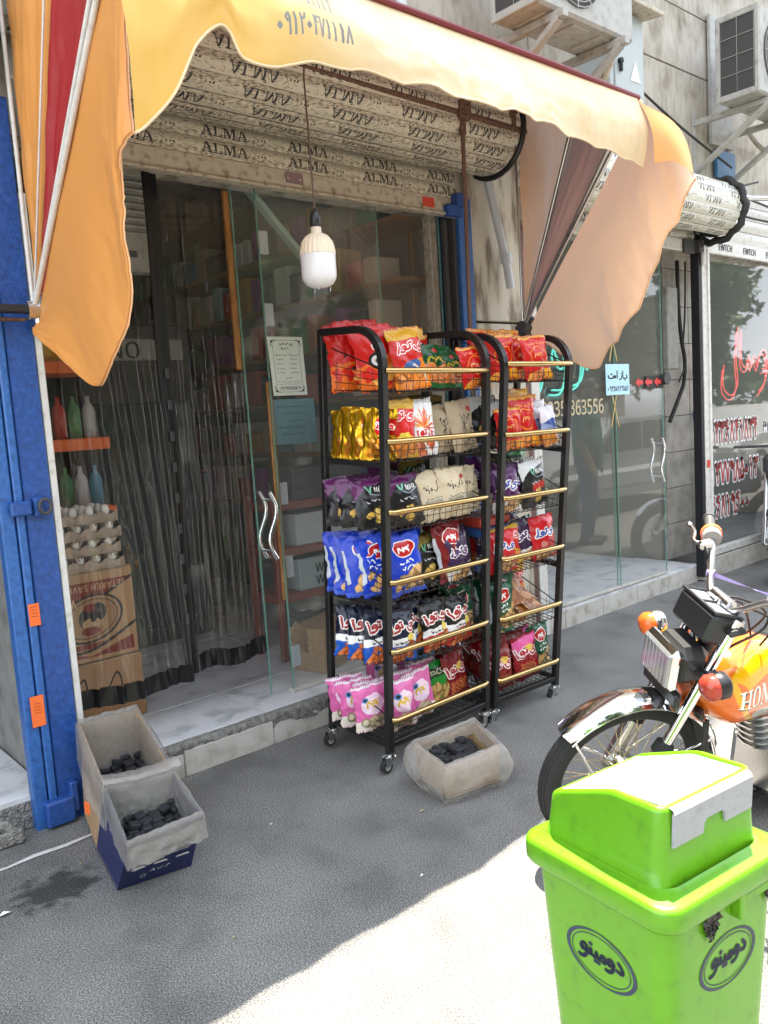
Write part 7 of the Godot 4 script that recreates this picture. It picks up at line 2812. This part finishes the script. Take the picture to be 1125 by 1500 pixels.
	# front end of a second motorcycle at the right edge
	var m2 := thing("motorcycle", "second motorcycle by the third shop, only its front wheel at the right edge", "motorcycle", Vector3(6.5, .0, .38))
	var t2 := Transform3D(Basis(Vector3(-.93, 0, .36), Vector3(.0, 1, 0), Vector3(-.36, 0, -.93)), Vector3(0, .29, 0))
	var w2 := sub(m2, "front_wheel", t2)
	spoked_wheel(w2, .3, .09, true)
	for s in [-1.0, 1.0]:
		mb = MB.new()
		mb.cyl(t2 * Vector3(0, 0, s * .09), t2 * Vector3(-.1, .2, s * .09), .028, -1, 12)
		mb.cyl(t2 * Vector3(-.1, .2, s * .09), t2 * Vector3(-.32, .64, s * .09), .017, -1, 12)
		put("fork_leg", mb.done(), M.worn_chrome, m2)
	mb = MB.new()
	mb.grid(24, 8, func(u, w):
		var an: float = lerpf(deg_to_rad(40), deg_to_rad(170), u)
		var q: float = (w - .5) * 2.0
		var rr: float = .335 - .03 * q * q
		return t2 * Vector3(cos(an) * rr, sin(an) * rr, q * .06))
	put("mudguard", mb.done(), M.chrome, m2)
	mb = MB.new()
	mb.box(t2 * Vector3(-.22, .62, 0), Vector3(.2, .2, .2), .05)
	mb.bar(t2 * Vector3(-.35, .76, -.34), t2 * Vector3(-.35, .76, .34), .022, .022, .005)
	mb.box(t2 * Vector3(-.75, .42, 0), Vector3(.7, .25, .22), .06, t2.basis)
	mb.box(t2 * Vector3(-.8, .05, 0), Vector3(.4, .35, .22), .04, t2.basis)
	put("body", mb.done(), M.dark_grey, m2)
	var w3 := sub(m2, "rear_wheel", t2.translated_local(Vector3(-1.25, 0, 0)))
	spoked_wheel(w3, .3, .09, false)


func curve3(p: Array, n := 5) -> Array:
	var o := []
	for i in p.size() - 1:
		var a: Vector3 = p[maxi(i - 1, 0)]
		var b: Vector3 = p[i]
		var c: Vector3 = p[i + 1]
		var d: Vector3 = p[mini(i + 2, p.size() - 1)]
		for k in n:
			o.append(b.cubic_interpolate(c, a, d, float(k) / n))
	o.append(p[p.size() - 1])
	return o


func street_behind() -> void:
	# what the shop windows mirror: the far side of the street
	var b := thing("far_building", "plain beige building across the street, seen mirrored in the glass", "building", Vector3(6, 0, 21))
	var mb := MB.new()
	mb.box(Vector3(0, 4.5, 0), Vector3(60, 9.3, 3))
	put("wall", mb.done(), M.stone, b)
	for i in 14:
		for j in 2:
			mb = MB.new()
			mb.box(Vector3(-26 + i * 4, 3.0 + j * 3.2, -1.5), Vector3(1.5, 1.5, .12), .02)
			put("window", mb.done(), M.dark_grey, b)
	var leaf := pm("tree_leaf", Color(.085, .15, .04), .6)
	leaf.backlight_enabled = true
	leaf.backlight = Color(.35, .35, .35)
	var card := MB.new()
	card.flat()
	for k in 7:
		var a := TAU * k / 7
		var d := Vector3(cos(a), .35 * sin(k * 2.1), sin(a)) * .24
		var s := d.cross(Vector3.UP).normalized() * .065
		var o := Vector3(sin(k * 3.1), cos(k * 1.7), sin(k * 5.3)) * .12
		card.quad(o, o + d * .5 + s, o + d, o + d * .5 - s)
	var cm := card.done()
	var n := 0
	for x in [-3.0, 2.0, 7.2, 12.0, 17.5, 24.0]:
		n += 1
		var t := thing("street_tree", "%s leafy tree from the left across the street, seen mirrored" % ["first", "second", "third", "fourth", "fifth", "sixth"][n - 1], "tree", Vector3(x, -.15, 10.5 + sin(x) * .8), "trees across the street")
		mb = MB.new()
		mb.cyl(Vector3.ZERO, Vector3(.1, 2.6, .05), .2, .13, 12)
		for k in 6:
			var a := TAU * k / 6 + n
			mb.cyl(Vector3(.1, 2.4, .05), Vector3(cos(a) * 1.3, 4.0 + .4 * sin(k * 2.0), sin(a) * 1.3), .08, .03, 7)
		put("trunk", mb.done(), pm("bark", Color(.09, .07, .055), .9), t)
		var mm := MultiMesh.new()
		mm.transform_format = MultiMesh.TRANSFORM_3D
		mm.mesh = cm
		var spots := []
		var clumps := []
		for k in 26:
			clumps.append(Vector3(rng.randfn(0, 1.25), 4.0 + rng.randfn(0, 1.05), rng.randfn(0, 1.1)))
		for k in 2600:
			var c: Vector3 = clumps[rng.randi() % clumps.size()]
			spots.append(c + Vector3(rng.randfn(0, .42), rng.randfn(0, .36), rng.randfn(0, .42)))
		mm.instance_count = spots.size()
		for k in spots.size():
			mm.set_instance_transform(k, Transform3D(Basis.from_euler(Vector3(rng.randf() * 6, rng.randf() * 6, rng.randf() * 6)) * rng.randf_range(.7, 1.3), spots[k]))
		var mi := MultiMeshInstance3D.new()
		mi.name = "crown"
		mi.multimesh = mm
		mi.material_override = leaf
		t.add_child(mi)
		tag(mi, "", "", "", "stuff")
	# parked cars
	var cl := ["silver saloon car parked along the street, seen mirrored in the windows", "white saloon car parked further along, seen mirrored in the windows"]
	for k in 2:
		var c := thing("parked_car", cl[k], "car", Vector3([10.6, 16.2][k], -.15, [3.9, 4.1][k]), "cars parked in the street")
		var paint := pm(["silver_paint", "white_car_paint"][k], [Color(.55, .56, .57), Color(.72, .72, .70)][k], .25, .3)
		var side := PackedVector2Array([Vector2(-2.1, .3), Vector2(-2.12, .62), Vector2(-1.95, .78), Vector2(-1.1, .9), Vector2(-.5, 1.38), Vector2(.75, 1.40), Vector2(1.35, .95), Vector2(2.02, .88), Vector2(2.1, .55), Vector2(2.08, .28)])
		mb = MB.new()
		mb.poly(side, Transform3D(Basis.IDENTITY, Vector3(0, 0, .78)), 1.56)
		mb.box(Vector3(0, .55, 0), Vector3(4.1, .42, 1.68), .12)
		put("body", mb.done(), paint, c)
		for s in [-1.0, 1.0]:
			for q in [[Vector2(-.95, .93), Vector2(-.46, 1.32), Vector2(.08, 1.33), Vector2(.08, .93)], [Vector2(.16, .93), Vector2(.16, 1.33), Vector2(.70, 1.33), Vector2(1.15, .95)]]:
				mb = MB.new()
				mb.poly(PackedVector2Array(q), Transform3D(Basis.IDENTITY, Vector3(0, 0, s * .785)), .01)
				put("side_window", mb.done(), pm("car_glass", Color(.02, .022, .025), .06), c)
			for x in [-1.35, 1.3]:
				mb = MB.new()
				mb.cyl(Vector3(x, .31, s * .72), Vector3(x, .31, s * .86), .31, -1, 24)
				put("tyre", mb.done(), M.rubber, c)
				mb = MB.new()
				mb.cyl(Vector3(x, .31, s * .85), Vector3(x, .31, s * .872), .2, .17, 20)
				put("hub_cap", mb.done(), M.worn_chrome, c)
			mb = MB.new()
			mb.box(Vector3(2.03, .68, s * .55), Vector3(.12, .14, .32), .03)
			put("tail_lamp", mb.done(), M.red_ink, c)
			mb = MB.new()
			mb.box(Vector3(-2.06, .66, s * .55), Vector3(.1, .14, .34), .03)
			put("headlight", mb.done(), M.white_ink, c)
	person()


func sd_bone(p: Vector3, a: Vector3, b: Vector3, ra: float, rb: float) -> float:
	var ab := b - a
	var t := clampf((p - a).dot(ab) / maxf(ab.length_squared(), 1e-6), 0, 1)
	return (p - a - ab * t).length() - lerpf(ra, rb, t)


func net(bones: Array, cell: float, k: float) -> ArrayMesh:
	# surface net of tapered bones joined by a smooth minimum
	var lo := Vector3.ONE * 1e9
	var hi := -lo
	for b in bones:
		var r: float = maxf(b[2], b[3]) + cell * 2
		lo = lo.min((b[0] as Vector3).min(b[1]) - Vector3.ONE * r)
		hi = hi.max((b[0] as Vector3).max(b[1]) + Vector3.ONE * r)
	var n := Vector3i(((hi - lo) / cell).ceil()) + Vector3i.ONE
	var f := PackedFloat32Array()
	f.resize(n.x * n.y * n.z)
	f.fill(1.0)
	for b in bones:
		var r: float = maxf(b[2], b[3]) + cell * 2.5
		var l := Vector3i((((b[0] as Vector3).min(b[1]) - Vector3.ONE * r - lo) / cell).floor()).max(Vector3i.ZERO)
		var h := Vector3i((((b[0] as Vector3).max(b[1]) + Vector3.ONE * r - lo) / cell).ceil()).min(n - Vector3i.ONE)
		for z in range(l.z, h.z + 1):
			for y in range(l.y, h.y + 1):
				for x in range(l.x, h.x + 1):
					var i := x + n.x * (y + n.y * z)
					var d := sd_bone(lo + Vector3(x, y, z) * cell, b[0], b[1], b[2], b[3])
					var e := f[i]
					var m := clampf(.5 + .5 * (e - d) / k, 0, 1)
					f[i] = lerpf(e, d, m) - k * m * (1 - m)
	var idx := {}
	var vs := PackedVector3Array()
	var off := [0, 1, n.x, n.x + 1, n.x * n.y, n.x * n.y + 1, n.x * n.y + n.x, n.x * n.y + n.x + 1]
	for z in n.z - 1:
		for y in n.y - 1:
			for x in n.x - 1:
				var i := x + n.x * (y + n.y * z)
				var neg := 0
				for o in off:
					neg += 1 if f[i + o] < 0 else 0
				if neg == 0 or neg == 8:
					continue
				var s := Vector3.ZERO
				var c := 0
				for q in [[0, 1], [2, 3], [4, 5], [6, 7], [0, 2], [1, 3], [4, 6], [5, 7], [0, 4], [1, 5], [2, 6], [3, 7]]:
					var a := f[i + off[q[0]]]
					var b := f[i + off[q[1]]]
					if (a < 0) != (b < 0):
						var t := a / (a - b)
						var pa := Vector3(q[0] & 1, (q[0] >> 1) & 1, q[0] >> 2)
						var pb := Vector3(q[1] & 1, (q[1] >> 1) & 1, q[1] >> 2)
						s += pa.lerp(pb, t)
						c += 1
				idx[i] = vs.size()
				vs.append(lo + (Vector3(x, y, z) + s / c) * cell)
	var mb := MB.new()
	mb.smooth()
	var st := [1, n.x, n.x * n.y]
	for i in idx:
		for ax in 3:
			var u: int = st[(ax + 1) % 3]
			var w: int = st[(ax + 2) % 3]
			var j: int = i + st[ax]
			if j >= f.size() or (f[i] < 0) == (f[j] < 0):
				continue
			if not (idx.has(i - u) and idx.has(i - w) and idx.has(i - u - w)):
				continue
			var a := vs[idx[i]]
			var b := vs[idx[i - u]]
			var c := vs[idx[i - u - w]]
			var d := vs[idx[i - w]]
			if f[i] < 0:
				mb.quad(d, c, b, a)
			else:
				mb.quad(a, b, c, d)
	return mb.done()


func person() -> void:
	var p := thing("person", "man in a teal shirt and jeans standing in the street, seen mirrored", "person", Vector3(7.6, -.06, 1.85), "", Basis(Vector3.UP, 2.7))
	var V := func(x, y, z): return Vector3(x, y, z)
	var body := []
	for s in [-1.0, 1.0]:
		body += [[Vector3(s * .2, 1.42, 0), Vector3(s * .26, 1.14, -.02), .055, .045], [Vector3(s * .26, 1.14, -.02), Vector3(s * .24, .9, .08), .042, .03]]
		body.append([Vector3(s * .24, .9, .08), Vector3(s * .235, .83, .1), .03, .028])
		for k in 4:
			body.append([Vector3(s * (.222 + .009 * k), .83, .11), Vector3(s * (.215 + .012 * k), .765 + .008 * absf(k - 1.5), .125), .011, .009])
		body.append([Vector3(s * .215, .85, .12), Vector3(s * .2, .81, .145), .012, .01])
	body += [[Vector3(0, 1.42, 0), Vector3(0, 1.56, .02), .055, .05], [Vector3(0, 1.60, .03), Vector3(0, 1.68, .015), .075, .095], [Vector3(0, 1.61, .11), Vector3(0, 1.65, .115), .02, .012]]
	for s in [-1.0, 1.0]:
		body.append([Vector3(s * .09, 1.63, .01), Vector3(s * .095, 1.67, .0), .018, .02])
	body.append([Vector3(0, 1.4, 0), Vector3(0, 1.0, 0), .12, .12])
	put("body", net(body, .014, .02), pm("skin", Color(.40, .23, .15), .55), p)
	var shirt := [[Vector3(-.13, 1.39, 0), Vector3(.13, 1.39, 0), .1, .1], [Vector3(0, 1.36, .0), Vector3(0, .96, .02), .16, .165], [Vector3(-.08, 1.15, .02), Vector3(.08, 1.15, .02), .13, .13]]
	for s in [-1.0, 1.0]:
		shirt.append([Vector3(s * .19, 1.41, 0), Vector3(s * .25, 1.2, -.01), .075, .068])
	put("shirt", net(shirt, .022, .05), pm("teal_cloth", Color(.03, .2, .19), .85), p)
	var jeans := [[Vector3(-.08, .94, 0), Vector3(.08, .94, 0), .13, .13]]
	for s in [-1.0, 1.0]:
		jeans += [[Vector3(s * .09, .9, 0), Vector3(s * .11, .5, .02), .1, .07], [Vector3(s * .11, .5, .02), Vector3(s * .12, .1, -.02), .068, .055]]
	put("jeans", net(jeans, .022, .04), pm("denim", Color(.04, .09, .2), .85), p)
	var hair := [[Vector3(0, 1.70, -.02), Vector3(0, 1.73, .02), .098, .09]]
	put("hair", net(hair, .016, .02), pm("hair", Color(.015, .012, .01), .7), p)
	for s in [-1.0, 1.0]:
		put("shoe", net([[Vector3(s * .12, .045, -.05), Vector3(s * .13, .04, .13), .05, .045]], .014, .02), M.ink, p)


func litter() -> void:
	var q := [[.63, .47, .02, "white scrap of paper on the asphalt at the left edge", 0], [2.02, .96, .012, "dry yellow leaf on the asphalt left of the bagged carton", 1], [2.6, 1.12, .01, "pale fleck of paper right of the bagged carton", 0], [1.72, 1.27, .009, "tiny white fleck near the shadow edge", 0], [.92, .36, .007, "small yellowish crumb by the dark patch", 1], [1.55, .62, .007, "tiny pale crumb right of the charcoal boxes", 0], [1.1, 1.1, .007, "yellow crumb in the shade below the charcoal boxes", 1], [1.38, .28, .006, "white grain in front of the tiled step", 0]]
	for e in q:
		var mb := MB.new()
		var s: float = e[2]
		mb.flat()
		var y: float = -.03 * e[1]
		mb.quad(Vector3(e[0] - s, y + .006, e[1]), Vector3(e[0], y + .012, e[1] - s * .6), Vector3(e[0] + s, y + .007, e[1]), Vector3(e[0] + s * .2, y + .015, e[1] + s * .7))
		tag(put("scrap", mb.done(), M.white_ink if e[4] == 0 else pm("dry_leaf", Color(.42, .36, .2), .8)), e[3], "scrap")
	var mb := MB.new()
	mb.tube(curve3([Vector3(.70, .0, .02), Vector3(.76, .09, .03), Vector3(.82, .01, .04)], 6), .018, 6)
	mb.box(Vector3(.78, .03, .035), Vector3(.1, .06, .03), .01)
	tag(put("stone_chunk", mb.done(), M.rough_plaster), "grey broken chunk lying by the neighbour's step left of the blue post", "rubble")
